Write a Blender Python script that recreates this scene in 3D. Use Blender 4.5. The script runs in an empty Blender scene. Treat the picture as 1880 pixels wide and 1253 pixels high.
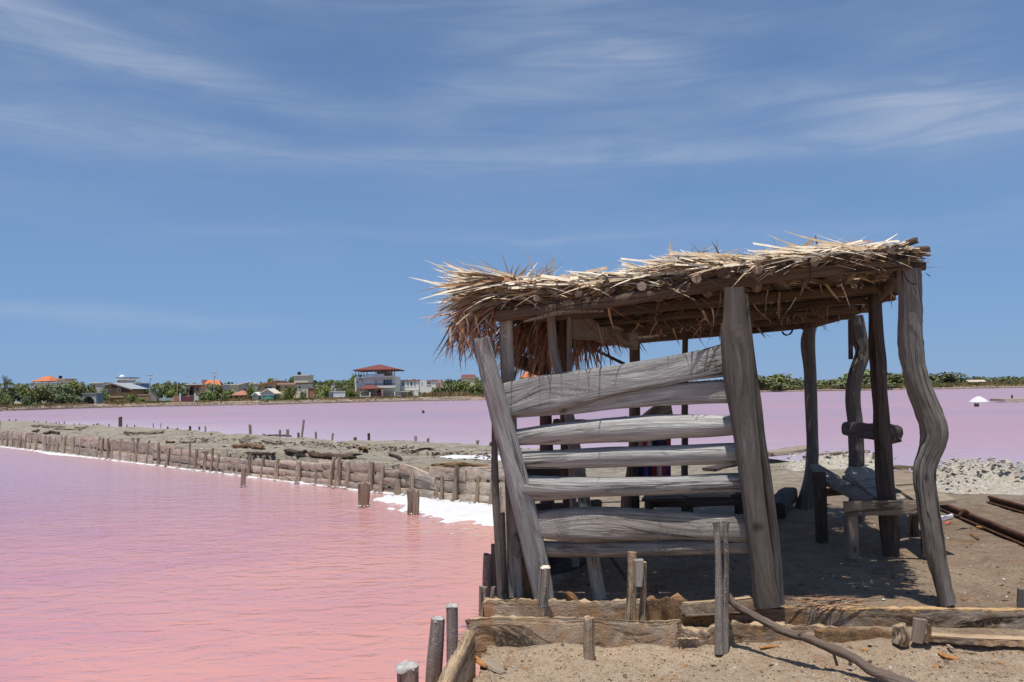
import bpy, math, random
import numpy as np
from mathutils import Vector, Matrix, noise as mnoise

random.seed(7)
R = math.radians
SC = bpy.context.scene
COL = SC.collection

# ---------------------------------------------------------------- camera
EYE = Vector((0.0, 0.0, 1.6))
FPX = 1500.0
PITCH = math.atan(91.5 / FPX)
ROLL = -R(1.2)
CAMR = Matrix.Rotation(math.pi / 2 + PITCH, 3, 'X') @ Matrix.Rotation(ROLL, 3, 'Z')
cam_data = bpy.data.cameras.new('camera')
cam_data.sensor_width = 36.0
cam_data.lens = FPX / 1880.0 * 36.0
cam_data.clip_start = 0.05
cam_data.clip_end = 6000.0
cam = bpy.data.objects.new('camera', cam_data)
cam.matrix_world = Matrix.Translation(EYE) @ CAMR.to_4x4()
COL.objects.link(cam)
SC.camera = cam

# ---------------------------------------------------------------- sun, sky, exposure
SUNV = Vector((-0.05, -0.235, 1.0)).normalized()          # towards the sun, nearly overhead
sun_data = bpy.data.lights.new('sun', 'SUN')
sun_data.energy = 4.4
sun_data.angle = R(0.53)
sun_data.color = (1.0, 0.955, 0.88)
sun = bpy.data.objects.new('sun', sun_data)
sun.rotation_euler = SUNV.to_track_quat('Z', 'Y').to_euler()
sun.location = (0, 0, 30)
COL.objects.link(sun)

SC.view_settings.view_transform = 'Standard'
SC.view_settings.look = 'None'
SC.view_settings.exposure = 0.0
SC.view_settings.gamma = 1.0
SC.view_settings.use_curve_mapping = False

world = bpy.data.worlds.new('World')
SC.world = world
world.use_nodes = True
SKY_STRENGTH = 0.08


class NT:
    """small helper round a node tree"""
    def __init__(self, tree):
        self.t = tree
        tree.nodes.clear()

    def n(self, kind, **kw):
        nd = self.t.nodes.new(kind)
        for k, v in kw.items():
            setattr(nd, k, v)
        return nd

    def put(self, sock, v):
        if v is None:
            return
        if hasattr(v, 'is_linked'):
            self.t.links.new(v, sock)
        else:
            sock.default_value = v

    def math(self, op, a, b=None, c=None, clamp=False):
        nd = self.n('ShaderNodeMath', operation=op)
        nd.use_clamp = clamp
        self.put(nd.inputs[0], a)
        self.put(nd.inputs[1], b)
        self.put(nd.inputs[2], c)
        return nd.outputs[0]

    def noise(self, vec, scale=5.0, detail=5.0, rough=0.55, dist=0.0, w=None):
        nd = self.n('ShaderNodeTexNoise')
        if vec is not None:
            self.put(nd.inputs['Vector'], vec)
        nd.inputs['Scale'].default_value = scale
        nd.inputs['Detail'].default_value = detail
        nd.inputs['Roughness'].default_value = rough
        nd.inputs['Distortion'].default_value = dist
        return nd.outputs[0]

    def mapping(self, vec, scale=(1, 1, 1), loc=(0, 0, 0), rot=(0, 0, 0)):
        nd = self.n('ShaderNodeMapping')
        self.put(nd.inputs['Vector'], vec)
        self.put(nd.inputs['Location'], loc)
        nd.inputs['Rotation'].default_value = rot
        nd.inputs['Scale'].default_value = scale
        return nd.outputs[0]

    def ramp(self, fac, stops, interp='LINEAR'):
        nd = self.n('ShaderNodeValToRGB')
        cr = nd.color_ramp
        cr.interpolation = interp
        while len(cr.elements) < len(stops):
            cr.elements.new(0.5)
        for e, (p, c) in zip(cr.elements, stops):
            e.position = p
            e.color = (c, c, c, 1) if isinstance(c, (int, float)) else (*c, 1)
        self.put(nd.inputs[0], fac)
        return nd.outputs[0]

    def mix(self, fac, a, b, blend='MIX'):
        nd = self.n('ShaderNodeMix', data_type='RGBA', blend_type=blend)
        nd.clamp_factor = True
        self.put(nd.inputs[0], fac)
        self.put(nd.inputs[6], (*a, 1) if isinstance(a, tuple) and len(a) == 3 else a)
        self.put(nd.inputs[7], (*b, 1) if isinstance(b, tuple) and len(b) == 3 else b)
        return nd.outputs[2]

    def bump(self, height, strength=0.5, dist=0.01, normal=None):
        nd = self.n('ShaderNodeBump')
        nd.inputs['Strength'].default_value = strength
        nd.inputs['Distance'].default_value = dist
        self.put(nd.inputs['Height'], height)
        if normal is not None:
            self.put(nd.inputs['Normal'], normal)
        return nd.outputs[0]


# sky: Nishita plus thin cirrus streaks laid out by compass bearing and height above the horizon
W = NT(world.node_tree)
sky = W.n('ShaderNodeTexSky', sky_type='NISHITA')
sky.sun_disc = False
sky.sun_elevation = math.asin(SUNV.z)
sky.sun_rotation = math.atan2(SUNV.x, SUNV.y)
sky.altitude = 0.0
sky.air_density = 0.9
sky.dust_density = 0.0
sky.ozone_density = 5.0
tc = W.n('ShaderNodeTexCoord')
sep = W.n('ShaderNodeSeparateXYZ')
W.put(sep.inputs[0], tc.outputs['Generated'])
dx, dy, dz = sep.outputs
az = W.math('ARCTAN2', dx, dy)
el = W.math('ARCSINE', dz)
comb = W.n('ShaderNodeCombineXYZ')
W.put(comb.inputs[0], az)
W.put(comb.inputs[1], el)
ae = comb.outputs[0]
warp = W.math('MULTIPLY', W.math('SUBTRACT', W.noise(W.mapping(ae, (3, 5, 1)), 1.6, 3), 0.5), 0.045)
fib = W.ramp(W.noise(W.mapping(ae, (4.5, 38, 1), rot=(0, 0, 0.10)), 1.0, 7, 0.62, 0.8), [(0.36, 0.0), (0.78, 1.0)])
patch = W.ramp(W.noise(W.mapping(ae, (3.2, 9, 1), (3.1, 0.4, 0)), 1.0, 3, 0.5), [(0.33, 0.0), (0.66, 1.0)])
total = None
# bearing centre, half width, height at the centre, slope, thickness, strength
BANDS = [(-0.42, 0.24, 0.366, -0.13, 0.016, 0.62), (-0.58, 0.07, 0.412, -0.25, 0.018, 0.60),
         (0.00, 0.17, 0.362, 0.10, 0.020, 0.36), (0.17, 0.06, 0.382, -0.06, 0.015, 0.40), (0.06, 0.12, 0.420, 0.02, 0.030, 0.22),
         (0.47, 0.17, 0.303, -0.20, 0.020, 0.62), (0.30, 0.45, 0.276, -0.01, 0.013, 0.46), (0.55, 0.12, 0.262, 0.0, 0.012, 0.4),
         (-0.38, 0.40, 0.284, 0.00, 0.015, 0.36), (-0.48, 0.17, 0.088, 0.00, 0.008, 0.42), (-0.55, 0.10, 0.096, 0.00, 0.006, 0.3),
         (-0.05, 0.40, 0.186, -0.02, 0.006, 0.22), (0.55, 0.30, 0.165, 0.02, 0.02, 0.16),
         (2.2, 0.8, 0.33, -0.06, 0.03, 0.5), (-2.1, 0.8, 0.38, 0.05, 0.03, 0.5), (3.0, 0.7, 0.25, 0.0, 0.02, 0.4)]
for (a0, aw, e0, sl, th, st) in BANDS:
    da = W.math('SUBTRACT', az, a0)
    line = W.math('MULTIPLY_ADD', da, sl, e0)
    de = W.math('DIVIDE', W.math('SUBTRACT', W.math('ADD', el, warp), line), th * 1.2)
    g = W.math('POWER', 2.718, W.math('MULTIPLY', W.math('MULTIPLY', de, de), -1.0))
    q = W.math('DIVIDE', da, aw)
    ga = W.math('POWER', 2.718, W.math('MULTIPLY', W.math('MULTIPLY', q, q), -1.0))
    b = W.math('MULTIPLY', W.math('MULTIPLY', g, ga), st)
    total = b if total is None else W.math('ADD', total, b)
cl = W.math('MULTIPLY', total, W.math('MULTIPLY_ADD', fib, 0.75, 0.28))
veil = W.math('MULTIPLY', W.math('MULTIPLY', patch, W.math('MULTIPLY_ADD', fib, 0.7, 0.3)), 0.34)
veil = W.math('MULTIPLY', veil, W.ramp(el, [(0.10, 0.0), (0.30, 1.0)]))
cl = W.math('MULTIPLY', W.math('ADD', cl, veil), 0.80, clamp=True)
# thin even haze high up: the photograph's sky is a flat mid blue right down to the horizon
hazef = W.ramp(W.math('ABSOLUTE', el), [(0.0, 0.80), (0.14, 0.66), (0.30, 0.42), (0.46, 0.30)])
skycol = W.mix(hazef, W.mix(1.0, sky.outputs[0], (0.90, 1.02, 1.10), 'MULTIPLY'), (0.200 / SKY_STRENGTH, 0.352 / SKY_STRENGTH, 0.645 / SKY_STRENGTH))
mixc = W.mix(cl, skycol, (0.50 / SKY_STRENGTH, 0.56 / SKY_STRENGTH, 0.68 / SKY_STRENGTH))
bg = W.n('ShaderNodeBackground')
W.put(bg.inputs[0], mixc)
bg.inputs[1].default_value = SKY_STRENGTH
wo = W.n('ShaderNodeOutputWorld')
W.put(wo.inputs[0], bg.outputs[0])


# ---------------------------------------------------------------- pixels of the photograph -> points of the place
def ray(px, py):
    return CAMR @ Vector(((px - 940.0) / FPX, (626.5 - py) / FPX, -1.0))


def gp(px, py, z=0.0):
    d = ray(px, py)
    return EYE + d * ((z - EYE.z) / d.z)


def dp(px, py, Y):
    d = ray(px, py)
    return EYE + d * (Y / d.y)


def px2m(n, Y):
    return n * Y / FPX


# ---------------------------------------------------------------- objects
ORIGIN = {}


def tag(o, label=None, cat=None, group=None, kind=None):
    if label: o['label'] = label
    if cat: o['category'] = cat
    if group: o['group'] = group
    if kind: o['kind'] = kind
    return o


def empty(name, loc, label=None, cat=None, group=None):
    o = bpy.data.objects.new(name, None)
    o.empty_display_size = 0.2
    COL.objects.link(o)
    o.location = loc
    ORIGIN[o.name] = Vector(loc)
    return tag(o, label, cat, group)


def link(name, mesh, origin, parent=None):
    o = bpy.data.objects.new(name, mesh)
    COL.objects.link(o)
    origin = Vector(origin)
    ORIGIN[o.name] = origin
    if parent is not None:
        o.parent = parent
        o.location = origin - ORIGIN[parent.name]
    else:
        o.location = origin
    return o


def copy_thing(src, loc, rotz=0.0, scale=(1, 1, 1)):
    c = src.copy()
    COL.objects.link(c)
    c.location = loc
    c.rotation_euler = (0, 0, rotz)
    c.scale = scale
    ORIGIN[c.name] = Vector(loc)
    for ch in src.children:
        d = ch.copy()
        COL.objects.link(d)
        d.parent = c
    return c


class MB:
    """collects vertices, faces and grain coordinates and makes ONE mesh object of them"""
    def __init__(self):
        self.v = []; self.f = []; self.uv = []; self.mi = []

    def face(self, idx, uvs=None, mi=0):
        self.f.append(tuple(idx))
        self.uv.append(uvs if uvs else [(0.0, 0.0)] * len(idx))
        self.mi.append(mi)

    def quad(self, a, b, c, d, mi=0, uv=None):
        n = len(self.v)
        self.v += [Vector(a), Vector(b), Vector(c), Vector(d)]
        if uv is None:
            l1 = (self.v[n + 1] - self.v[n]).length; l2 = (self.v[n + 3] - self.v[n]).length
            uv = [(0, 0), (l1, 0), (l1, l2), (0, l2)]
        self.face((n, n + 1, n + 2, n + 3), uv, mi)

    def box(self, lo, hi, mi=0, rotz=0.0, piv=None):
        x0, y0, z0 = lo; x1, y1, z1 = hi
        c = [Vector((x, y, z)) for z in (z0, z1) for y in (y0, y1) for x in (x0, x1)]
        if rotz:
            p = Vector(piv) if piv else Vector(((x0 + x1) / 2, (y0 + y1) / 2, 0))
            M = Matrix.Rotation(rotz, 3, 'Z')
            c = [M @ (q - p) + p for q in c]
        for q in ((0, 2, 3, 1), (4, 5, 7, 6), (0, 1, 5, 4), (1, 3, 7, 5), (3, 2, 6, 7), (2, 0, 4, 6)):
            self.quad(*(c[i] for i in q), mi=mi)

    def limb(self, pts, w, t, n=12, sq=2.0, rough=0.06, groove=0.05, seed=0.0, step=0.05, side=None,
             ends=0.0, mi=0, lump=0.0, lumpf=14.0, taper_end=None):
        """sweep a weathered log or board: pts centre line, w width along `side`, t thickness across it"""
        P = [Vector(p) for p in pts]
        k = len(P)
        wl = list(w) if hasattr(w, '__len__') else [w] * k
        tl = list(t) if hasattr(t, '__len__') else [t] * k
        seg = [(P[i + 1] - P[i]).length for i in range(k - 1)]
        L = sum(seg)
        m = max(2, int(L / step) + 1)
        cum = [0.0]
        for s in seg: cum.append(cum[-1] + s)
        def at(arr, s):
            i = 0
            while i < k - 2 and s > cum[i + 1]: i += 1
            u = (s - cum[i]) / max(seg[i], 1e-6)
            a0 = arr[max(i - 1, 0)]; a1 = arr[i]; a2 = arr[i + 1]; a3 = arr[min(i + 2, k - 1)]
            m1 = (a2 - a0) * 0.5; m2 = (a3 - a1) * 0.5
            u2 = u * u; u3 = u2 * u
            return a1 * (2 * u3 - 3 * u2 + 1) + m1 * (u3 - 2 * u2 + u) + a2 * (-2 * u3 + 3 * u2) + m2 * (u3 - u2)
        hint = Vector(side) if side is not None else Vector((1, 0, 0))
        base = len(self.v)
        uo = random.uniform(0, 50)
        rings = []
        for j in range(m + 1):
            s = L * j / m
            c = at(P, s); a = at(P, max(0, s - 0.02)); b = at(P, min(L, s + 0.02))
            T = (b - a).normalized()
            S = (hint - T * hint.dot(T))
            if S.length < 1e-3: S = Vector((0, 0, 1)) - T * T.z
            S.normalize(); U = T.cross(S)
            ww = at(wl, s) / 2; tt = at(tl, s) / 2
            per = 2.6 * (ww + tt)
            ring = []
            for i in range(n):
                th = 2 * math.pi * (i + 0.5) / n
                cx, sx = math.cos(th), math.sin(th)
                ex = math.copysign(abs(cx) ** (2 / sq), cx); ey = math.copysign(abs(sx) ** (2 / sq), sx)
                r = 1.0
                if rough: r += rough * 2 * mnoise.noise(Vector((cx * 1.1 + seed, sx * 1.1 + seed * 2, s * 3.2)))
                if groove: r += groove * 2 * mnoise.noise(Vector((cx * 4.5 + seed * 3, sx * 4.5, s * 0.9 + seed)))
                if lump: r += lump * 2 * (mnoise.noise(Vector((c.x * lumpf + ex * 2, c.y * lumpf + ey * 2, c.z * lumpf + seed))) + .6 * mnoise.noise(Vector((c.x * lumpf * 2.9 + ex * 5, c.y * lumpf * 2.9 + ey * 5, c.z * lumpf * 2.9 + seed))))
                e = 0.0
                if ends and (j == 0 or j == m):
                    e = ends * mnoise.noise(Vector((cx * 2 + seed, sx * 2, 9.1 * (j == m)))) * 2
                self.v.append(c + S * (ex * ww * r) + U * (ey * tt * r) + T * e)
                ring.append(base + j * n + i)
            rings.append((ring, s + uo, per))
        for j in range(m):
            A, sa, pa = rings[j]; B, sb, pb = rings[j + 1]
            for i in range(n):
                i2 = (i + 1) % n
                v0 = pa * i / n; v1 = pa * (i + 1) / n
                self.face((A[i], A[i2], B[i2], B[i]), [(sa, v0), (sa, v1), (sb, v1), (sb, v0)], mi)
        for (ring, s, per), rev in ((rings[0], True), (rings[m], False)):
            cc = sum((self.v[q] for q in ring), Vector()) / n
            ci = len(self.v); self.v.append(cc)
            for i in range(n):
                a, b = ring[i], ring[(i + 1) % n]
                uvs = [(s * 31, 0.0), (s * 31 + .01, per * 0.2), (s * 31 + .02, per * 0.22)]
                self.face((ci, b, a) if rev else (ci, a, b), uvs, mi)
        return self

    def strip(self, p0, d, L, w, droop=0.0, seg=3, mi=0, side=None, bend=0.0):
        """one leaf strip or straw"""
        d = Vector(d).normalized()
        s = Vector(side) if side is not None else d.cross(Vector((random.uniform(-.6, .6), random.uniform(-.6, .6), 1)))
        if s.length < 1e-3: s = Vector((1, 0, 0))
        s.normalize()
        b0 = len(self.v)
        for i in range(seg + 1):
            u = i / seg
            p = Vector(p0) + d * (L * u) + Vector((0, 0, -droop * L * u * u)) + s * (bend * L * u * u)
            ww = w * (1 - 0.88 * u ** 2.2) * 0.5
            self.v.append(p - s * ww); self.v.append(p + s * ww)
        for i in range(seg):
            a = b0 + 2 * i
            self.face((a, a + 1, a + 3, a + 2), [(i * L / seg, 0), (i * L / seg, w), ((i + 1) * L / seg, w), ((i + 1) * L / seg, 0)], mi)

    def tube(self, pts, r, n=6, mi=0):
        self.limb(pts, r * 2, r * 2, n=n, rough=0, groove=0, step=max(r * 3, 0.03), mi=mi)

    def chunk(self, c, r, seed=None, flat=1.0, mi=0, rot=None):
        """angular lump: a jittered octahedron with split faces"""
        rnd = random
        q = [(1, 0, 0), (-1, 0, 0), (0, 1, 0), (0, -1, 0), (0, 0, 1), (0, 0, -1), (.65, .65, .1), (-.65, .6, -.1), (.6, -.65, -.1), (-.6, -.6, .15)]
        M = Matrix.Rotation(rnd.uniform(0, 6.28), 3, 'Z') @ Matrix.Rotation(rnd.uniform(-.6, .6), 3, 'X')
        b = len(self.v)
        sx, sy, sz = rnd.uniform(.7, 1.3), rnd.uniform(.6, 1.1), flat * rnd.uniform(.6, 1.1)
        for p in q:
            k = r * rnd.uniform(.75, 1.15)
            self.v.append(Vector(c) + M @ Vector((p[0] * k * sx, p[1] * k * sy, p[2] * k * sz)))
        ringo = [0, 6, 2, 7, 1, 9, 3, 8]
        for i in range(8):
            a, e = ringo[i], ringo[(i + 1) % 8]
            self.face((b + 4, b + a, b + e), None, mi); self.face((b + 5, b + e, b + a), None, mi)

    def build(self, name, mats, parent=None, origin=None, smooth=True, angle=None):
        if origin is None:
            if parent is not None and False: pass
            lo = Vector((min(q.x for q in self.v), min(q.y for q in self.v), min(q.z for q in self.v)))
            hi = Vector((max(q.x for q in self.v), max(q.y for q in self.v), max(q.z for q in self.v)))
            origin = Vector(((lo.x + hi.x) / 2, (lo.y + hi.y) / 2, lo.z))
        origin = Vector(origin)
        me = bpy.data.meshes.new(name)
        va = np.array([(q.x, q.y, q.z) for q in self.v], dtype=np.float64) - np.array(origin)
        me.from_pydata(va.tolist(), [], self.f)
        uvl = me.uv_layers.new(name='UVMap')
        flat = np.array([c for fu in self.uv for u in fu for c in u], dtype=np.float32)
        uvl.data.foreach_set('uv', flat)
        mats = mats if isinstance(mats, (list, tuple)) else [mats]
        for m in mats: me.materials.append(m)
        if len(mats) > 1:
            me.polygons.foreach_set('material_index', np.array(self.mi, dtype=np.int32))
        if smooth:
            me.polygons.foreach_set('use_smooth', np.ones(len(self.f), dtype=bool))
            if angle: me.set_sharp_from_angle(angle=R(angle))
        me.update()
        return link(name, me, origin, parent)


# ---------------------------------------------------------------- materials
MAT = {}


def newmat(name):
    m = bpy.data.materials.new(name)
    m.use_nodes = True
    MAT[name] = m
    T = NT(m.node_tree)
    out = T.n('ShaderNodeOutputMaterial')
    bs = T.n('ShaderNodeBsdfPrincipled')
    T.put(out.inputs[0], bs.outputs[0])
    return m, T, bs


def wood(name, dark, light, stain, stain_amt=0.5, crack=0.75, bump=0.9, salt=0.0, salt_col=(0.62, 0.56, 0.48), vary=0.3, low_stain=None):
    m, T, bs = newmat(name)
    tc = T.n('ShaderNodeTexCoord'); oi = T.n('ShaderNodeObjectInfo')
    off = T.n('ShaderNodeVectorMath', operation='MULTIPLY_ADD')
    cx = T.n('ShaderNodeCombineXYZ')
    T.put(cx.inputs[0], oi.outputs['Random']); T.put(cx.inputs[1], oi.outputs['Random']); T.put(cx.inputs[2], oi.outputs['Random'])
    T.put(off.inputs[0], cx.outputs[0]); off.inputs[1].default_value = (37.0, 11.0, 23.0); T.put(off.inputs[2], tc.outputs['UV'])
    uv = off.outputs[0]
    grain = T.noise(T.mapping(uv, (1.3, 52, 1)), 1.0, 8, 0.70, 0.6)
    fine = T.noise(T.mapping(uv, (5, 170, 1)), 1.0, 5, 0.65, 0.2)
    blotch = T.noise(T.mapping(uv, (1.5, 5, 1)), 1.0, 4, 0.6)
    ck = T.noise(T.mapping(uv, (0.7, 22, 1), (5, 3, 0)), 1.0, 4, 0.5, 0.7)
    crk = T.ramp(T.math('ABSOLUTE', T.math('SUBTRACT', ck, 0.5)), [(0.0, 1.0), (0.012, 0.8), (0.026, 0.0)])
    crk = T.math('MULTIPLY', crk, T.ramp(T.noise(T.mapping(uv, (1.4, 7, 1), (1, 8, 0)), 1.0, 2), [(0.50, 0), (0.60, 1)]))
    g = T.math('MULTIPLY_ADD', fine, 0.4, T.math('MULTIPLY', grain, 0.6))
    col = T.mix(T.ramp(g, [(0.36, 0), (0.62, 1)]), dark, light)
    col = T.mix(T.math('MULTIPLY', T.ramp(blotch, [(0.42, 0), (0.68, 1)]), stain_amt), col, stain)
    # knots
    vor = T.n('ShaderNodeTexVoronoi')
    T.put(vor.inputs['Vector'], T.mapping(uv, (2.2, 6, 1)))
    vor.inputs['Scale'].default_value = 1.0
    kn = T.ramp(vor.outputs['Distance'], [(0.03, 1.0), (0.10, 0.0)])
    col = T.mix(T.math('MULTIPLY', kn, 0.75), col, tuple(c * 0.35 for c in dark))
    col = T.mix(T.math('MULTIPLY', crk, crack), col, tuple(c * 0.22 for c in dark))
    vr = T.math('MULTIPLY_ADD', oi.outputs['Random'], vary, 1.0 - vary / 2)
    hv = T.n('ShaderNodeHueSaturation')
    T.put(hv.inputs['Value'], vr); T.put(hv.inputs['Color'], col)
    col = hv.outputs[0]
    h = T.math('SUBTRACT', T.math('MULTIPLY_ADD', fine, 0.45, T.math('MULTIPLY', grain, 0.9)), T.math('MULTIPLY', crk, 0.9))
    if salt:
        gran = T.noise(T.mapping(tc.outputs['Object'], (1, 1, 1)), 95, 3, 0.7)
        where = T.noise(tc.outputs['Object'], 5, 4, 0.6)
        sm = T.math('MULTIPLY', T.ramp(gran, [(0.50, 0), (0.60, 1)]), T.ramp(where, [(0.62 - 0.3 * salt, 0), (0.80 - 0.3 * salt, 1)]))
        col = T.mix(sm, col, salt_col)
        h = T.math('MULTIPLY_ADD', sm, 1.1, h)
    T.put(bs.inputs['Base Color'], col)
    bs.inputs['Roughness'].default_value = 0.85
    bs.inputs['Specular IOR Level'].default_value = 0.25
    T.put(bs.inputs['Normal'], T.bump(h, bump, 0.02))
    return m


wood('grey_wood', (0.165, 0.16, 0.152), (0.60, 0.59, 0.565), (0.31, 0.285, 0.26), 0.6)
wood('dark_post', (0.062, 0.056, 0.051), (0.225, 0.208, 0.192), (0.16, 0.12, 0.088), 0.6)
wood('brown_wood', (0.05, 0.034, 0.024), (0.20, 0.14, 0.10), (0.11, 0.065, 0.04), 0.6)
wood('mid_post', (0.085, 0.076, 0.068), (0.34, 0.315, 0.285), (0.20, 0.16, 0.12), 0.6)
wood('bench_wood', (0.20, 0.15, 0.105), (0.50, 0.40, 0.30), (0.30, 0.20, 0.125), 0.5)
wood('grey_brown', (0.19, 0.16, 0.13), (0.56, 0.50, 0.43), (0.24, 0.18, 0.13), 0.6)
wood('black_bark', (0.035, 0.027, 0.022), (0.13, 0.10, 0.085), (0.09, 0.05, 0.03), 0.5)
wood('pale_post', (0.17, 0.15, 0.13), (0.55, 0.515, 0.465), (0.33, 0.25, 0.18), 0.6, salt=0.25)
wood('table_wood', (0.20, 0.155, 0.12), (0.42, 0.34, 0.265), (0.30, 0.20, 0.13), 0.5)
wood('wall_wood', (0.30, 0.225, 0.165), (0.74, 0.635, 0.52), (0.50, 0.33, 0.21), 0.6, salt=0.5, salt_col=(0.72, 0.66, 0.6), vary=0.45)
wood('stake_wood', (0.17, 0.12, 0.085), (0.56, 0.455, 0.35), (0.32, 0.20, 0.12), 0.6, salt=0.45, salt_col=(0.75, 0.70, 0.64), vary=0.5)
wood('salted_stake', (0.19, 0.15, 0.125), (0.44, 0.38, 0.335), (0.30, 0.20, 0.13), 0.5, salt=0.8, salt_col=(0.66, 0.60, 0.53))
wood('rotten_wood', (0.075, 0.042, 0.024), (0.38, 0.24, 0.135), (0.40, 0.20, 0.08), 0.7, salt=0.7, salt_col=(0.42, 0.29, 0.17))
wood('branch_bark', (0.10, 0.07, 0.055), (0.34, 0.27, 0.22), (0.20, 0.12, 0.08), 0.6, bump=1.0)


def crusty(name, a, b, c, top, white=0.35):
    """old planks under a granular crust of salt and sand"""
    m, T, bs = newmat(name)
    tc = T.n('ShaderNodeTexCoord'); geo = T.n('ShaderNodeNewGeometry')
    ob = tc.outputs['Object']; uv = tc.outputs['UV']
    grain = T.noise(T.mapping(uv, (1.6, 22, 1)), 1.0, 8, 0.72, 0.9)
    big = T.noise(ob, 4.5, 5, 0.65)
    gran = T.noise(ob, 62, 4, 0.75)
    mid = T.noise(ob, 26, 4, 0.65)
    col = T.mix(T.ramp(grain, [(0.40, 0), (0.60, 1)]), a, b)
    col = T.mix(T.ramp(big, [(0.44, 0), (0.62, 0.9)]), col, c)
    dk = T.noise(T.mapping(uv, (1.0, 26, 1), (3, 7, 0)), 1.0, 5, 0.6, 0.8)
    col = T.mix(T.ramp(dk, [(0.38, 0.9), (0.46, 0.0)]), col, tuple(q * 0.3 for q in a))
    col = T.mix(T.math('MULTIPLY', T.ramp(T.noise(T.mapping(uv, (6, 60, 1)), 1.0, 4, 0.7), [(0.54, 0), (0.66, 0.8)]), T.ramp(big, [(0.40, 1), (0.58, 0.1)])), col, tuple(min(1, q * 1.3) for q in b))
    sp = T.n('ShaderNodeSeparateXYZ'); T.put(sp.inputs[0], geo.outputs['Normal'])
    up = T.ramp(T.math('ADD', sp.outputs[2], T.math('MULTIPLY', T.math('SUBTRACT', mid, 0.5), 2.4)), [(0.15, 0), (0.75, 1)])
    col = T.mix(T.math('MULTIPLY', up, 0.9), col, T.mix(T.ramp(T.noise(ob, 9, 4, 0.6), [(0.35, 0), (0.65, 1)]), top, tuple(min(1, q * 1.22) for q in top)))
    sw = T.math('MULTIPLY', T.ramp(gran, [(0.52, 0), (0.62, 1)]), T.ramp(T.noise(ob, 7, 4, 0.7), [(0.45, 0), (0.68, white)]))
    col = T.mix(sw, col, (0.74, 0.66, 0.56))
    T.put(bs.inputs['Base Color'], col)
    bs.inputs['Roughness'].default_value = 0.95
    bs.inputs['Specular IOR Level'].default_value = 0.15
    h = T.math('ADD', T.math('MULTIPLY', gran, 0.35), T.math('MULTIPLY_ADD', mid, 0.35, T.math('MULTIPLY', grain, 1.1)))
    h = T.math('SUBTRACT', h, T.math('MULTIPLY', T.ramp(dk, [(0.38, 1.0), (0.46, 0.0)]), 0.6))
    T.put(bs.inputs['Normal'], T.bump(h, 1.0, 0.022))
    return m


crusty('crust_board', (0.20, 0.145, 0.10), (0.52, 0.41, 0.305), (0.44, 0.25, 0.12), (0.50, 0.36, 0.225), 0.5)
crusty('dark_board', (0.10, 0.075, 0.055), (0.40, 0.325, 0.26), (0.28, 0.16, 0.08), (0.56, 0.35, 0.175), 0.3)


def plain(name, col, rough=0.8, var=0.15, scale=3.0, spec=0.3, bump=0.0, metal=0.0):
    m, T, bs = newmat(name)
    tc = T.n('ShaderNodeTexCoord')
    nz = T.noise(tc.outputs['Object'], scale, 5, 0.6)
    lo = tuple(max(0, c * (1 - var)) for c in col); hi = tuple(min(1, c * (1 + var)) for c in col)
    T.put(bs.inputs['Base Color'], T.mix(T.ramp(nz, [(0.3, 0), (0.7, 1)]), lo, hi))
    bs.inputs['Roughness'].default_value = rough
    bs.inputs['Specular IOR Level'].default_value = spec
    bs.inputs['Metallic'].default_value = metal
    if bump: T.put(bs.inputs['Normal'], T.bump(T.noise(tc.outputs['Object'], scale * 6, 4, 0.6), bump, 0.01))
    return m


def leafy(name, a, b, scale=1.2):
    m, T, bs = newmat(name)
    tc = T.n('ShaderNodeTexCoord'); oi = T.n('ShaderNodeObjectInfo'); geo = T.n('ShaderNodeNewGeometry')
    nz = T.noise(geo.outputs['Position'], scale, 4, 0.7)
    col = T.mix(T.ramp(nz, [(0.35, 0), (0.65, 1)]), a, b)
    hv = T.n('ShaderNodeHueSaturation')
    T.put(hv.inputs['Value'], T.math('MULTIPLY_ADD', oi.outputs['Random'], 0.5, 0.75)); T.put(hv.inputs['Color'], col)
    T.put(hv.inputs['Hue'], T.math('MULTIPLY_ADD', oi.outputs['Random'], 0.03, 0.485))
    T.put(bs.inputs['Base Color'], hv.outputs[0])
    bs.inputs['Roughness'].default_value = 0.75
    bs.inputs['Specular IOR Level'].default_value = 0.2
    return m


def straw(name, a, b):
    m, T, bs = newmat(name)
    tc = T.n('ShaderNodeTexCoord'); geo = T.n('ShaderNodeNewGeometry'); oi = T.n('ShaderNodeObjectInfo')
    nz = T.noise(geo.outputs['Position'], 14, 4, 0.7)
    gr = T.noise(T.mapping(tc.outputs['UV'], (3, 240, 1)), 1.0, 3, 0.6)
    f = T.math('MULTIPLY_ADD', gr, 0.4, T.math('MULTIPLY', nz, 0.6))
    col = T.mix(T.ramp(f, [(0.36, 0), (0.62, 1)]), a, b)
    hv = T.n('ShaderNodeHueSaturation')
    T.put(hv.inputs['Value'], T.math('MULTIPLY_ADD', geo.outputs['Random Per Island'], 0.75, 0.62)); T.put(hv.inputs['Color'], col)
    T.put(bs.inputs['Base Color'], hv.outputs[0])
    bs.inputs['Roughness'].default_value = 0.6
    bs.inputs['Specular IOR Level'].default_value = 0.35
    return m


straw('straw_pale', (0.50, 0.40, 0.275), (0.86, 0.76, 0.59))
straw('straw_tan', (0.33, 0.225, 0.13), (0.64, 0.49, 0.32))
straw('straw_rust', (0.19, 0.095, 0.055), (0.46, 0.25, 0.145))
straw('straw_grey', (0.09, 0.07, 0.055), (0.27, 0.215, 0.16))

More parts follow.
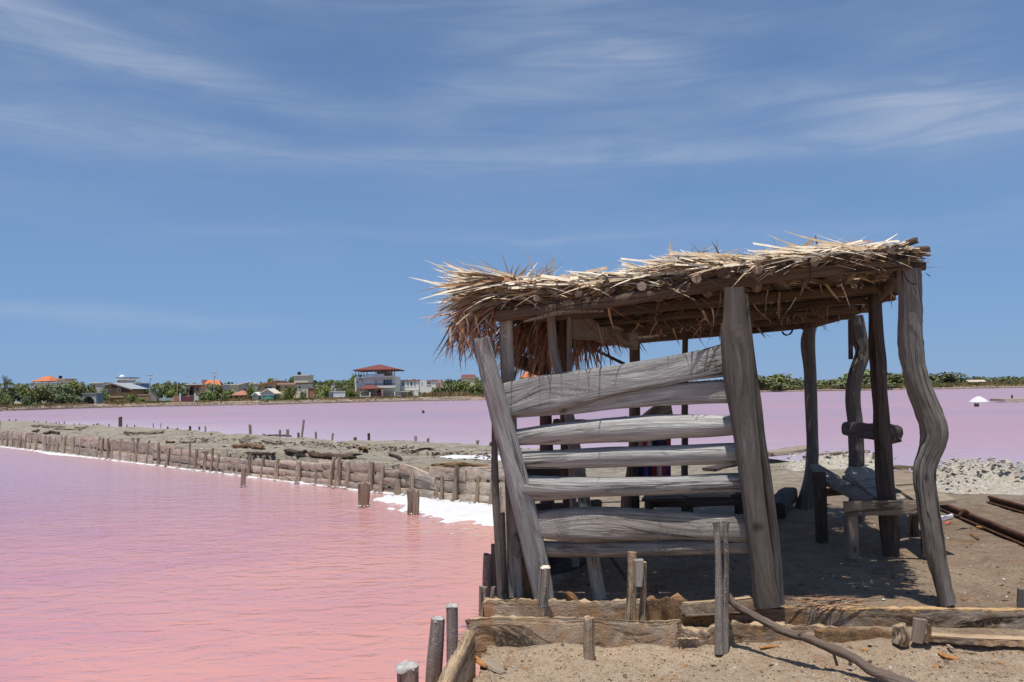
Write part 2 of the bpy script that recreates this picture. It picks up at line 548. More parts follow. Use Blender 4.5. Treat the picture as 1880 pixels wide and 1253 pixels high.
plain('wire', (0.03, 0.03, 0.032), 0.6, 0.2)
plain('rust', (0.085, 0.038, 0.022), 0.9, 0.55, 9, 0.2, 0.8)
plain('salt', (0.68, 0.675, 0.68), 0.9, 0.12, 9, 0.3, 1.0)
plain('salt_cap', (0.56, 0.53, 0.50), 0.95, 0.3, 30, 0.2, 1.0)
plain('plastic', (0.78, 0.80, 0.83), 0.25, 0.06, 20, 0.5)
plain('red_plastic', (0.62, 0.10, 0.05), 0.5, 0.25, 20, 0.4)
plain('orange_cloth', (0.80, 0.17, 0.05), 0.8, 0.2, 30)
plain('red_cloth', (0.28, 0.035, 0.035), 0.9, 0.3, 30)
plain('purple_cloth', (0.075, 0.03, 0.12), 0.9, 0.3, 30)
plain('navy_cloth', (0.02, 0.025, 0.07), 0.9, 0.3, 30)
plain('pale_cloth', (0.50, 0.42, 0.40), 0.9, 0.2, 30)
plain('bark_chip', (0.42, 0.20, 0.075), 0.9, 0.35, 22, 0.2, 0.7)

leafy('leaf_olive', (0.11, 0.125, 0.06), (0.30, 0.30, 0.155))
leafy('leaf_green', (0.075, 0.115, 0.036), (0.24, 0.30, 0.10))
leafy('leaf_dark', (0.06, 0.085, 0.04), (0.19, 0.22, 0.105))
leafy('leaf_yellow', (0.16, 0.16, 0.045), (0.34, 0.31, 0.10))
leafy('dry_grass', (0.15, 0.10, 0.045), (0.32, 0.22, 0.11), 0.6)
leafy('green_grass', (0.09, 0.10, 0.03), (0.22, 0.20, 0.075), 0.5)
plain('bark', (0.10, 0.075, 0.055), 0.9, 0.3)

plain('plaster_white', (0.78, 0.77, 0.75), 0.85, 0.06, 0.6)
plain('plaster_grey', (0.46, 0.46, 0.47), 0.85, 0.12, 0.6)
plain('plaster_cream', (0.66, 0.60, 0.48), 0.85, 0.08, 0.6)
plain('plaster_yellow', (0.56, 0.46, 0.28), 0.85, 0.10, 0.6)
plain('plaster_brown', (0.34, 0.22, 0.13), 0.85, 0.15, 0.6)
plain('plaster_pink', (0.62, 0.38, 0.33), 0.85, 0.10, 0.6)
plain('paint_teal', (0.10, 0.35, 0.27), 0.6, 0.12, 0.8)
plain('paint_aqua', (0.50, 0.68, 0.66), 0.6, 0.10, 0.8)
plain('paint_maroon', (0.16, 0.055, 0.075), 0.6, 0.2, 0.8)
plain('paint_blue', (0.10, 0.18, 0.40), 0.6, 0.15, 0.8)
plain('slab_blue', (0.16, 0.25, 0.36), 0.6, 0.1, 0.8)
plain('roof_red', (0.19, 0.06, 0.048), 0.8, 0.2, 1.5)
plain('roof_orange', (0.56, 0.19, 0.085), 0.8, 0.15, 1.5)
plain('roof_salmon', (0.42, 0.18, 0.125), 0.8, 0.18, 1.5)
plain('roof_grey', (0.36, 0.37, 0.38), 0.7, 0.15, 1.5)
plain('window_dark', (0.025, 0.03, 0.035), 0.15, 0.3, 1.0, 0.5)
plain('frame_brown', (0.10, 0.05, 0.035), 0.6, 0.2)
plain('black_tank', (0.018, 0.018, 0.02), 0.5, 0.2)
plain('concrete', (0.38, 0.36, 0.34), 0.9, 0.15, 1.0)
plain('car_dark', (0.03, 0.03, 0.035), 0.25, 0.2, 1.0, 0.5)

# ================================================================= GROUND, WATER, FAR LAND
WATER_Z = -0.45
WALL_A = gp(912, 930, WATER_Z)                 # where the dike's plank wall meets the shack's bank
WALL_B = gp(-60, 812, WATER_Z)
WALL_DIR = (WALL_B - WALL_A); WALL_DIR.z = 0
WALL_LEN = WALL_DIR.length; WALL_DIR.normalize()
WALL_N = Vector((-WALL_DIR.y, WALL_DIR.x, 0))
if WALL_N.y > 0: WALL_N = -WALL_N              # towards the near pond
REAR_L = gp(888, 1108, 0.0); REAR_R = gp(1880, 1116, 0.0)
FRONT_L = gp(866, 1194, -0.2); FRONT_R = gp(1640, 1190, -0.2)


def line_y(a, b, x):
    return a.y + (b.y - a.y) * (x - a.x) / (b.x - a.x)


POLY = [(-0.55, 1.0), (-0.44, 4.0), (-0.34, 5.3), (-0.27, 6.2), (-0.24, 9.0), (-0.26, 12.0), (WALL_A.x, WALL_A.y),
        (WALL_B.x, WALL_B.y), (WALL_A.x + WALL_DIR.x * 75, WALL_A.y + WALL_DIR.y * 75), (-70, 100)]
for q in [(0, 770, .1), (120, 774, .1), (250, 781, .1), (380, 788, .1), (470, 794, .1), (560, 800, .1), (680, 806, .1), (790, 809, .05), (905, 812, .05)]:
    g = gp(*q); POLY.append((g.x, g.y))
BACK0 = len(POLY) - 9
for q in [(1010, 818, 0), (1120, 822, 0), (1240, 826, 0), (1340, 828, 0), (1420, 833, 0), (1600, 845, 0), (1720, 858, 0), (1800, 856, 0), (1890, 850, 0), (2050, 852, 0)]:
    g = gp(*q); POLY.append((g.x, g.y))
POLY += [(24, 14.0), (24, 1.0)]


def seg_dist(px, py, a, b):
    ax, ay = a; bx, by = b
    vx, vy = bx - ax, by - ay
    t = np.clip(((px - ax) * vx + (py - ay) * vy) / (vx * vx + vy * vy), 0, 1)
    return np.hypot(px - ax - t * vx, py - ay - t * vy)


def inside(px, py, poly):
    c = np.zeros(px.shape, bool)
    n = len(poly)
    for i in range(n):
        x1, y1 = poly[i]; x2, y2 = poly[(i + 1) % n]
        cond = ((y1 > py) != (y2 > py))
        with np.errstate(divide='ignore', invalid='ignore'):
            c ^= cond & (px < (x2 - x1) * (py - y1) / (y2 - y1 + 1e-12) + x1)
    return c


def sstep(a, b, x):
    t = np.clip((x - a) / (b - a), 0, 1)
    return t * t * (3 - 2 * t)


def ground_z(X, Y):
    """height of the peninsula and dike for arrays of x, y"""
    X = np.asarray(X, float); Y = np.asarray(Y, float)
    ins = inside(X, Y, POLY)
    n = len(POLY)
    dh = np.full(X.shape, 1e9); ds = np.full(X.shape, 1e9)
    for i in range(n):
        a, b = POLY[i], POLY[(i + 1) % n]
        d = seg_dist(X, Y, a, b)
        if BACK0 <= i < n - 3: ds = np.minimum(ds, d)
        else: dh = np.minimum(dh, d)
    f3 = np.vectorize(lambda x, y: mnoise.fractal(Vector((x * 0.55, y * 0.55, 3.3)), 0.9, 2.1, 4))(X, Y)
    f4 = np.vectorize(lambda x, y: mnoise.fractal(Vector((x * 5.5, y * 5.5, 7.7)), 0.8, 2.1, 4))(X, Y)
    far = sstep(12, 18, Y)
    h = 0.020 * f3 + 0.009 * f4
    h = h + far * (0.10 + 0.075 * f3 + 0.02 * f4) * sstep(0.5, -2.0, X - 0.0) + far * 0.05 * f3 * sstep(-1, 1, X)
    # the lip in front of the border boards
    yr = REAR_L.y + (REAR_R.y - REAR_L.y) * (X - REAR_L.x) / (REAR_R.x - REAR_L.x)
    yf = FRONT_L.y + (FRONT_R.y - FRONT_L.y) * (X - FRONT_L.x) / (FRONT_R.x - FRONT_L.x)
    k1 = sstep(0.02, -0.02, Y - yr + 0.0)
    k2 = sstep(0.03, -0.03, Y - yf)
    h = h - k1 * 0.13 - k2 * 0.07 + k2 * (0.026 * f3 + 0.014 * f4)
    h = h + k2 * 0.05 * np.exp(-((yf - Y) / 0.12) ** 2) * (0.5 + f3)
    soft = sstep(0.0, 1.3, ds)
    h = h * soft + (WATER_Z - 0.10) * (1 - soft)
    z = np.where(ins, h, -1.0)
    z = np.where(ins & (dh < 0.05), -1.0, z)
    return z


def gz(x, y):
    return float(ground_z(np.array([x]), np.array([y]))[0])


def spaced(parts):
    out = [parts[0][0]]
    for (a, b, s) in parts:
        k = max(1, int(round((b - a) / s)))
        out += [a + (b - a) * i / k for i in range(1, k + 1)]
    return np.array(out)


gxs = spaced([(-80, -30, 1.2), (-30, -0.8, 0.22), (-0.8, 4.2, 0.032), (4.2, 9, 0.12), (9, 24, 0.4)])
gys = spaced([(1.0, 3.9, 0.25), (3.9, 7.2, 0.032), (7.2, 12, 0.09), (12, 45, 0.2), (45, 105, 1.2)])
GX, GY = np.meshgrid(gxs, gys)
# keep only the columns and rows that matter: cells far outside the land are dropped below
ins0 = inside(GX, GY, POLY)
GZ = np.full(GX.shape, -1.0)
GZ[ins0] = ground_z(GX[ins0], GY[ins0])
ny, nx = GX.shape
keep = (GZ > -0.99)
cell = keep[:-1, :-1] | keep[1:, :-1] | keep[:-1, 1:] | keep[1:, 1:]
idx = np.arange(nx * ny).reshape(ny, nx)
cf = np.stack([idx[:-1, :-1], idx[:-1, 1:], idx[1:, 1:], idx[1:, :-1]], -1)[cell]
used = np.zeros(nx * ny, bool); used[cf.ravel()] = True
remap = np.cumsum(used) - 1
verts = np.stack([GX.ravel(), GY.ravel(), GZ.ravel()], -1)[used]
cf = remap[cf]
me = bpy.data.meshes.new('ground')
me.from_pydata(verts.tolist(), [], cf.tolist())
me.polygons.foreach_set('use_smooth', np.ones(len(cf), bool))

m, T, bs = newmat('sand')
geo = T.n('ShaderNodeNewGeometry')
pos = geo.outputs['Position']
sp = T.n('ShaderNodeSeparateXYZ'); T.put(sp.inputs[0], pos)
n1 = T.noise(pos, 0.9, 6, 0.62); n2 = T.noise(pos, 6.0, 6, 0.65); n3 = T.noise(pos, 26, 5, 0.7); n4 = T.noise(pos, 78, 4, 0.75)
near = T.mix(T.ramp(n1, [(0.36, 0), (0.64, 1)]), (0.34, 0.235, 0.155), (0.53, 0.395, 0.275))
near = T.mix(T.ramp(n2, [(0.46, 0), (0.70, 0.65)]), near, (0.58, 0.45, 0.32))
near = T.mix(T.ramp(T.noise(pos, 2.3, 4, 0.6, 0.8), [(0.54, 0), (0.66, 0.8)]), near, (0.28, 0.175, 0.105))
grey = T.mix(T.ramp(n2, [(0.36, 0), (0.64, 1)]), (0.27, 0.235, 0.18), (0.44, 0.395, 0.315))
grey = T.mix(T.ramp(T.noise(T.mapping(pos, (1.0, 1.6, 1)), 0.9, 6, 0.7), [(0.52, 0), (0.62, 0.85)]), grey, (0.15, 0.125, 0.095))
xx = T.math('MULTIPLY_ADD', T.math('SUBTRACT', n1, 0.5), 3.0, sp.outputs[0]); yy = T.math('MULTIPLY_ADD', T.math('SUBTRACT', n1, 0.5), 4.0, sp.outputs[1])
soil = T.math('MULTIPLY', T.math('MULTIPLY', T.math('SUBTRACT', xx, 3.3, clamp=True), T.math('DIVIDE', T.math('SUBTRACT', yy, 7.2), 2.0, clamp=True)), T.math('DIVIDE', T.math('SUBTRACT', 15.5, yy), 2.0, clamp=True))
near = T.mix(T.math('MULTIPLY', soil, 0.75), near, T.mix(T.ramp(n2, [(0.38, 0), (0.62, 1)]), (0.17, 0.108, 0.07), (0.33, 0.225, 0.15)))
wetf = T.ramp(T.math('ADD', sp.outputs[2], T.math('MULTIPLY', n1, 0.1)), [(-0.42 + 0.5, 1), (-0.2 + 0.5, 0)])
near = T.mix(T.ramp(T.math('ADD', T.math('MULTIPLY', sp.outputs[2], -1.0), T.math('MULTIPLY', T.math('SUBTRACT', n2, 0.5), 0.12)), [(0.10, 0), (0.19, 1)]), T.mix(1.0, near, (0.80, 0.79, 0.78), 'MULTIPLY'), T.mix(0.42, near, (0.72, 0.56, 0.40)))
gf = T.math('ADD', sp.outputs[1], T.math('MULTIPLY', n1, 5.0))
gf = T.math('DIVIDE', T.math('SUBTRACT', gf, 11.0), 8.0, clamp=True)
col = T.mix(gf, near, grey)
spk = T.ramp(n4, [(0.56, 0), (0.64, 1)])
col = T.mix(T.math('MULTIPLY', spk, 0.7), col, (0.62, 0.53, 0.42))
spk2 = T.ramp(T.noise(pos, 115, 3, 0.75), [(0.36, 1), (0.45, 0)])
col = T.mix(T.math('MULTIPLY', spk2, 0.7), col, (0.20, 0.14, 0.095))
rst = T.ramp(T.noise(pos, 3.1, 5, 0.7, 0.5), [(0.56, 0), (0.68, 0.6)])
col = T.mix(T.math('MULTIPLY', rst, T.math('SUBTRACT', 1.0, gf)), col, (0.40, 0.22, 0.115))
drk = T.ramp(n3, [(0.36, 1), (0.46, 0)])
col = T.mix(T.math('MULTIPLY', drk, 0.55), col, (0.12, 0.085, 0.06))
T.put(bs.inputs['Base Color'], col)
bs.inputs['Roughness'].default_value = 0.95
bs.inputs['Specular IOR Level'].default_value = 0.15
T.put(bs.inputs['Normal'], T.bump(T.math('ADD', T.math('MULTIPLY', n4, 0.5), T.math('MULTIPLY_ADD', n3, 1.0, T.math('MULTIPLY', n2, 1.2))), 1.0, 0.035))
me.materials.append(MAT['sand'])
ground = link('ground', me, (0, 0, 0))
tag(ground, 'brown sandy bank under the shack running into the grey dike across the pink ponds', kind='structure')

# ---- water: one pink sheet under everything
m, T, bs = newmat('pink_water')
geo = T.n('ShaderNodeNewGeometry'); pos = geo.outputs['Position']
sp = T.n('ShaderNodeSeparateXYZ'); T.put(sp.inputs[0], pos)
big = T.noise(T.mapping(pos, (0.035, 0.07, 1)), 1.0, 4, 0.55)
med = T.noise(T.mapping(pos, (0.55, 1.3, 1)), 1.0, 4, 0.55, 0.5)
salm = (0.61, 0.285, 0.25); rose = (0.535, 0.24, 0.262)
col = T.mix(T.ramp(med, [(0.35, 0), (0.66, 1)]), rose, salm)
# lilac of the reflected sky put into the base colour towards the far pond
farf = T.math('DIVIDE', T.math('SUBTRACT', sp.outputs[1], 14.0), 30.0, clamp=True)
far_lilac = T.mix(T.ramp(big, [(0.38, 0), (0.62, 1)]), (0.355, 0.25, 0.32), (0.415, 0.262, 0.312))
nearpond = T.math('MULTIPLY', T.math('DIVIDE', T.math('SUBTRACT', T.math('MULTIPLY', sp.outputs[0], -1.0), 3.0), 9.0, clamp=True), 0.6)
col = T.mix(nearpond, col, (0.42, 0.165, 0.275))  # magenta tint to the left, reflected sky mixed into the colour
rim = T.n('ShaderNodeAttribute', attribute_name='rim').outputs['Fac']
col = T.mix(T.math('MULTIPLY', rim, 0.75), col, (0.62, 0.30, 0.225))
col = T.mix(farf, col, far_lilac)
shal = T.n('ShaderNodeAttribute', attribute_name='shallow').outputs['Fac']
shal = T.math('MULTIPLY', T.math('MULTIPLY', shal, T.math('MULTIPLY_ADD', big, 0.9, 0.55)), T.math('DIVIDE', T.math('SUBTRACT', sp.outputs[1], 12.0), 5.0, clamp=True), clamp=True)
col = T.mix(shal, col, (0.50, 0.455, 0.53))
T.put(bs.inputs['Base Color'], col)
T.put(bs.inputs['Roughness'], T.math('MULTIPLY_ADD', farf, 0.33, 0.10))
bs.inputs['IOR'].default_value = 1.34
rip1 = T.noise(T.mapping(pos, (2.7, 4.6, 1), rot=(0, 0, 0.3)), 1.0, 3, 0.5, 0.6)
rip2 = T.noise(T.mapping(pos, (6, 9, 1), rot=(0, 0, -0.2)), 1.0, 2, 0.5, 0.5)
hgt = T.math('MULTIPLY_ADD', rip2, 0.22, rip1)
T.put(bs.inputs['Normal'], T.bump(hgt, 0.6, 0.06))
wxs = spaced([(-900, -70, 80), (-70, -4, .8), (-4, 12, .3), (12, 40, 1), (40, 900, 80)])
wys = spaced([(0.2, 8, .5), (8, 30, .3), (30, 110, .8), (110, 700, 60)])
WX, WY = np.meshgrid(wxs, wys)
dsoft = np.full(WX.shape, 1e9); dhard = np.full(WX.shape, 1e9)
for i in range(len(POLY)):
    d_ = seg_dist(WX, WY, POLY[i], POLY[(i + 1) % len(POLY)])
    if BACK0 <= i < len(POLY) - 3: dsoft = np.minimum(dsoft, d_)
    elif i < BACK0: dhard = np.minimum(dhard, d_)
me = bpy.data.meshes.new('water')
wny, wnx = WX.shape
wi = np.arange(wnx * wny).reshape(wny, wnx)
wf = np.stack([wi[:-1, :-1], wi[:-1, 1:], wi[1:, 1:], wi[1:, :-1]], -1).reshape(-1, 4)
me.from_pydata(np.stack([WX.ravel(), WY.ravel(), np.zeros(WX.size)], -1).tolist(), [], wf.tolist())
for nm, dd in (('shallow', np.exp(-dsoft / 6.0)), ('rim', np.exp(-dhard / 2.2))):
    at = me.attributes.new(nm, 'FLOAT', 'POINT'); at.data.foreach_set('value', dd.ravel().astype(np.float32))
me.materials.append(MAT['pink_water'])
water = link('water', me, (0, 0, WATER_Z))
tag(water, 'pink salt pond water, rippled near the shack and lilac farther out', kind='structure')

bed = MB()
bed.quad((-2500, -60, -1.3), (2500, -60, -1.3), (2500, 3500, -1.3), (-2500, 3500, -1.3))
tag(bed.build('terrain', MAT['sand'], origin=(0, 0, -1.3), smooth=False), 'flat salty ground under the ponds', kind='structure')

# ---- far shore
SHORE_KEYS = [(-500, 190), (-50, 180), (0, 178), (400, 166), (690, 163), (880, 174), (1100, 210), (1400, 262), (1650, 238), (1880, 212), (2100, 200), (2700, 200)]
SHORE_PY = [(-500, 766), (0, 755.5), (160, 750), (320, 746.5), (480, 744), (600, 741), (700, 738.5), (880, 735.5), (1100, 728), (1400, 720.5), (1660, 716.5), (1880, 712.5), (2700, 700)]


def interp(keys, x):
    for (a, va), (b, vb) in zip(keys, keys[1:]):
        if x <= b: return va + (vb - va) * (x - a) / (b - a)
    return keys[-1][1]


def shore_point(px):
    """water's edge of the far bank seen under pixel column px"""
    return gp(px, interp(SHORE_PY, px), WATER_Z)


shore = MB()
cols = list(range(-480, 2660, 14))
prof = [(0.0, -0.2), (0.0, 0.0), (0.5, 0.10), (0.8, 0.46), (3.2, 0.52), (4.2, 0.56), (4.5, 0.92), (7, 0.96), (14, 1.0), (40, 1.05), (140, 1.0), (500, 1.2), (2200, 1.4)]
base = 0
for ci, c in enumerate(cols):
    p = shore_point(c)
    d = Vector((p.x, p.y, 0)).normalized()
    for (o, z) in prof:
        jit = 0.0 if o > 10 else 0.35 * mnoise.noise(Vector((c * 0.07, o, 1.0)))
        q = p + d * (o + jit)
        shore.v.append(Vector((q.x, q.y, WATER_Z + z + (0.0 if o == 0 else 0.10 * mnoise.noise(Vector((c * 0.11, o * 2, 4.0)))))))
np_ = len(prof)
for ci in range(len(cols) - 1):
    for k in range(np_ - 1):
        a = ci * np_ + k
        shore.face((a, a + np_, a + np_ + 1, a + 1), None, 0)
m, T, bs = newmat('far_bank')
geo = T.n('ShaderNodeNewGeometry'); pos = geo.outputs['Position']
sp = T.n('ShaderNodeSeparateXYZ'); T.put(sp.inputs[0], pos)
nn = T.noise(T.mapping(pos, (0.22, 0.22, 2.5)), 1.0, 6, 0.7)
hz = T.math('ADD', sp.outputs[2], T.math('MULTIPLY', T.math('SUBTRACT', nn, 0.5), 0.35))
cc = T.ramp(T.math('MULTIPLY_ADD', hz, 0.72, 0.45), [(0.04, (0.08, 0.06, 0.055)), (0.16, (0.19, 0.13, 0.115)), (0.36, (0.30, 0.22, 0.18)), (0.47, (0.42, 0.34, 0.27)), (0.60, (0.24, 0.165, 0.12)), (0.72, (0.40, 0.32, 0.23)), (0.80, (0.27, 0.22, 0.10))])
cc = T.mix(T.ramp(T.noise(pos, 0.35, 5, 0.7), [(0.5, 0), (0.62, 0.7)]), cc, (0.30, 0.24, 0.13))
T.put(bs.inputs['Base Color'], cc)
bs.inputs['Roughness'].default_value = 0.95
land = shore.build('shore', MAT['far_bank'], origin=(0, 170, WATER_Z))
tag(land, 'low far bank of stepped salty earth and dry grass beyond the pink pond', kind='structure')


def far(px, py, back):
    """point seen at px,py that stands `back` metres behind the far bank's edge"""
    return dp(px, py, shore_point(px).y + back)


# ---- salt along the foot of the dike's wall and the white sheet by the shack
salt = MB()
N = 420
for i in range(N + 1):
    u = (i / N) ** 1.35
    p = WALL_A + WALL_DIR * (WALL_LEN * u)
    d = u * WALL_LEN
    wd = 0.05 + 0.16 * max(0, mnoise.noise(Vector((d * 1.3, 0, 2)))) + 0.12 * abs(mnoise.noise(Vector((d * 5, 0, 7)))) + 0.006 * d
    wd += 0.35 * math.exp(-((d - 24) / 1.6) ** 2)
    for (o, z) in ((-0.04, 0.03), (0.3 * wd, 0.025), (0.75 * wd, 0.012), (wd, -0.01)):
        q = p + WALL_N * o
        salt.v.append(Vector((q.x, q.y, WATER_Z + z)))
for i in range(N):
    for k in range(3):
        a = i * 4 + k
        salt.face((a, a + 1, a + 5, a + 4))
o = salt.build('salt_crust', MAT['salt'])
tag(o, 'thin white line of salt crystals along the foot of the plank wall', 'salt crust', kind='stuff')

sheet = MB()
edge_px = [(908, 926), (908, 966), (880, 963), (845, 960), (800, 953), (770, 946), (735, 934), (705, 922), (690, 911), (720, 908), (760, 912), (800, 917), (850, 923)]
pp = [gp(x, y, WATER_Z) for x, y in edge_px]
SP = [(q.x, q.y) for q in pp]
SP[0] = (SP[0][0] + .3, SP[0][1] + .2); SP[1] = (SP[1][0] + .3, SP[1][1])
sx_ = np.arange(-4.2, .4, .045); sy_ = np.arange(12.0, 18.2, .05)
QX, QY = np.meshgrid(sx_, sy_)
qin = inside(QX, QY, SP)
qd = np.full(QX.shape, 1e9)
for i in range(len(SP)): qd = np.minimum(qd, seg_dist(QX, QY, SP[i], SP[(i + 1) % len(SP)]))
qd = np.where(qin, qd, -qd)
qn = np.vectorize(lambda x, y: mnoise.noise(Vector((x * 2.2, y * 1.6, 5))) + .7 * mnoise.noise(Vector((x * 6, y * 4, 8))) + .4 * mnoise.noise(Vector((x * 15, y * 11, 3))))(QX, QY)
qz = np.clip((qd + .22 * qn) * .10, -.02, .035) + .007 * qn
for r_ in range(QX.shape[0]):
    for c_ in range(QX.shape[1]): sheet.v.append(Vector((QX[r_, c_], QY[r_, c_], WATER_Z + qz[r_, c_])))
nc_ = QX.shape[1]
for r_ in range(QX.shape[0] - 1):
    for c_ in range(nc_ - 1):
        if max(qz[r_, c_], qz[r_ + 1, c_], qz[r_, c_ + 1], qz[r_ + 1, c_ + 1]) > -.008:
            k_ = r_ * nc_ + c_; sheet.face((k_, k_ + 1, k_ + nc_ + 1, k_ + nc_))
o = sheet.build('salt_sheet', MAT['salt'])
tag(o, 'broad white sheet of salt at the foot of the plank wall beside the shack', 'salt sheet')

# faint floating skins of salt off the sheet's edge
fl = MB()
for i in range(46):
    px_, py_ = random.uniform(740, 902), random.uniform(945, 985)
    if py_ < 948 + (px_ - 740) * 0.12: continue
    c = gp(px_, py_, WATER_Z + 0.004)
    L = random.uniform(.06, .22); wv = random.uniform(.006, .018); a = random.uniform(-.5, .3)
    u = Vector((math.cos(a), math.sin(a), 0)) * L / 2; v = Vector((-math.sin(a), math.cos(a), 0)) * wv
    fl.quad(c - u, c + v, c + u, c - v)
o = fl.build('salt_flakes', MAT['salt'], smooth=False)
tag(o, 'thin white salt skins drifting off the white sheet', 'salt flakes', kind='stuff')

# ================================================================= THE SHACK
shack = empty('wooden_shack', gp(1300, 1090, 0.0), 'open shack of grey driftwood posts and slats under a ragged palm thatch roof', 'shack')


def plimb(spec, Ys, thick=1.0, **kw):
    """log or board from photograph pixels: (px, py, width in px); Ys one depth or (start, end)"""
    k = len(spec)
    pts, ws = [], []
    for i, (x, y, w) in enumerate(spec):
        Y = Ys if not isinstance(Ys, (tuple, list)) else Ys[0] + (Ys[1] - Ys[0]) * i / (k - 1)
        if isinstance(Ys, list): Y = Ys[i]
        pts.append(dp(x, y, Y)); ws.append(px2m(w, Y))
    mb = MB()
    return mb.limb(pts, ws, [q * thick for q in ws], seed=random.uniform(0, 90), **kw)


def spart(name, spec, Ys, mat, thick=1.0, parent=shack, **kw):
    return plimb(spec, Ys, thick, **kw).build(name, MAT[mat], parent, smooth=True, angle=62)


def gY(px, py, z=0.0):
    return gp(px, py, z).y


ZUP = (0, 0, 1)
# posts
spart('corner_plank', [(885, 622, 29), (900, 690, 36), (927, 790, 39), (957, 910, 42), (982, 1015, 42), (1000, 1104, 36)], (6.12, 6.25), 'grey_wood', 0.42, n=16, sq=4.5, rough=.05, groove=.035, ends=.02)
spart('post', [(1348, 528, 34), (1349, 585, 38), (1350, 622, 51), (1356, 690, 52), (1365, 760, 45), (1382, 900, 40), (1400, 1040, 40), (1409, 1112, 48)], (5.74, 5.95), 'dark_post', 0.6, n=24, sq=5.0, rough=.05, groove=.04)
spart('lath', [(1368, 540, 7), (1386, 700, 11), (1400, 820, 14), (1413, 920, 16), (1424, 1020, 16), (1433, 1108, 14)], (5.86, 5.99), 'dark_post', 1.6, n=10, sq=3.5, rough=.12, groove=.1)
spart('post', [(929, 566, 25), (930, 640, 26), (934, 720, 27), (940, 900, 26), (948, 1095, 27)], (6.38, 6.45), 'pale_post', 0.9, n=12, sq=6, rough=.02, groove=.03)
spart('lath', [(904, 626, 8), (907, 760, 9), (909, 870, 13), (913, 980, 12), (918, 1108, 10)], 6.32, 'dark_post', 1.5, n=8, sq=5, rough=.08)
spart('post', [(1011, 580, 14), (1016, 640, 15), (1027, 690, 15), (1046, 770, 18), (1068, 890, 22), (1088, 1020, 25), (1101, 1102, 27)], (6.75, 6.35), 'pale_post', 0.8, n=12, sq=3, rough=.08)
spart('post', [(1044, 570, 9), (1046, 690, 10), (1050, 860, 13), (1056, 1040, 15)], (6.9, 6.9), 'pale_post', 0.7, n=8, sq=5)
spart('post', [(1031, 575, 11), (1034, 640, 13), (1036, 700, 13), (1040, 800, 22), (1046, 950, 24)], (7.05, 7.1), 'brown_wood', 0.9, n=10, sq=3, rough=.1)
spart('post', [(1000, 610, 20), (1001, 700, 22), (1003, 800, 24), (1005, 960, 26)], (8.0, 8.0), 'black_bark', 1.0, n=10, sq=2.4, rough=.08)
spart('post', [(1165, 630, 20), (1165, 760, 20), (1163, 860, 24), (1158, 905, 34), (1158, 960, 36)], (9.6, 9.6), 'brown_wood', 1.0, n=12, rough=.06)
spart('post', [(1258, 612, 11), (1257, 760, 12), (1257, 935, 14)], 11.0, 'black_bark', 1.0, n=8)
spart('post', [(1489, 598, 18), (1483, 628, 25), (1487, 680, 22), (1490, 760, 21), (1492, 830, 23), (1488, 880, 25), (1478, 938, 36)], 10.7, 'dark_post', 0.95, n=14, rough=.05)
spart('post', [(1571, 580, 24), (1578, 622, 27), (1584, 648, 25), (1570, 692, 25), (1566, 735, 25), (1571, 790, 25), (1572, 860, 26), (1573, 952, 27)], 9.7, 'dark_post', 0.9, n=16, sq=2.6, rough=.05)
spart('lath', [(1561, 588, 6), (1562, 660, 6)], 9.55, 'brown_wood', 2.0, n=8, sq=6)
spart('post', [(1606, 550, 22), (1611, 640, 26), (1617, 760, 26), (1622, 850, 29), (1630, 930, 32), (1637, 1020, 31)], 7.7, 'black_bark', 0.95, n=18, rough=.10, groove=.14)
spart('post', [(1668, 494, 38), (1671, 560, 39), (1673, 640, 39), (1684, 700, 39), (1703, 755, 41), (1714, 797, 43), (1706, 832, 37), (1698, 870, 35), (1704, 930, 36), (1715, 1000, 35), (1729, 1062, 28), (1739, 1108, 29)], (5.82, 5.95), 'mid_post', 0.9, n=24, sq=2.6, rough=.07, groove=.05, lump=.05, lumpf=9, step=.025)
spart('rail', [(1555, 787, 25), (1590, 791, 28), (1644, 797, 34)], (9.35, 7.9), 'dark_post', .8, n=14, sq=2.8, side=ZUP, rough=.08, groove=.08, ends=.04)
# front wall slats
SL = dict(side=ZUP, n=24, step=.035)
spart('wall_plank', [(922, 737, 62), (1000, 722, 69), (1060, 712, 62), (1130, 697, 52), (1230, 680, 52), (1338, 660, 58)], (6.22, 5.97), 'grey_wood', 0.36, sq=4.5, rough=.05, groove=.045, ends=.03, **SL)
spart('wall_plank', [(938, 762, 12), (1000, 756, 16), (1060, 747, 26), (1130, 735, 34), (1200, 727, 36), (1270, 722, 40), (1348, 720, 44)], (6.27, 6.01), 'grey_wood', 0.55, sq=3.0, rough=.08, groove=.05, **SL)
spart('wall_plank', [(940, 805, 30), (1040, 796, 40), (1150, 788, 46), (1250, 784, 44), (1362, 780, 36)], (6.25, 6.0), 'grey_wood', 1.0, rough=.05, groove=.03, **SL)
spart('wall_plank', [(950, 845, 30), (1040, 843, 34), (1150, 839, 37), (1250, 836, 37), (1366, 832, 38)], (6.25, 6.0), 'grey_wood', 1.0, rough=.05, groove=.03, **SL)
spart('wall_plank', [(955, 896, 46), (1020, 897, 42), (1080, 895, 35), (1200, 892, 33), (1368, 886, 34)], (6.26, 6.0), 'grey_wood', 1.0, rough=.05, groove=.03, **SL)
spart('wall_plank', [(958, 962, 40), (1030, 963, 58), (1100, 963, 62), (1230, 965, 50), (1300, 968, 47), (1380, 970, 46)], (6.26, 6.02), 'pale_post', 0.6, sq=3.0, rough=.06, groove=.03, **SL)
spart('wall_plank', [(970, 1008, 28), (1080, 1009, 28), (1230, 1007, 24), (1385, 1003, 23)], (6.3, 6.04), 'pale_post', 0.9, rough=.05, groove=.04, **SL)
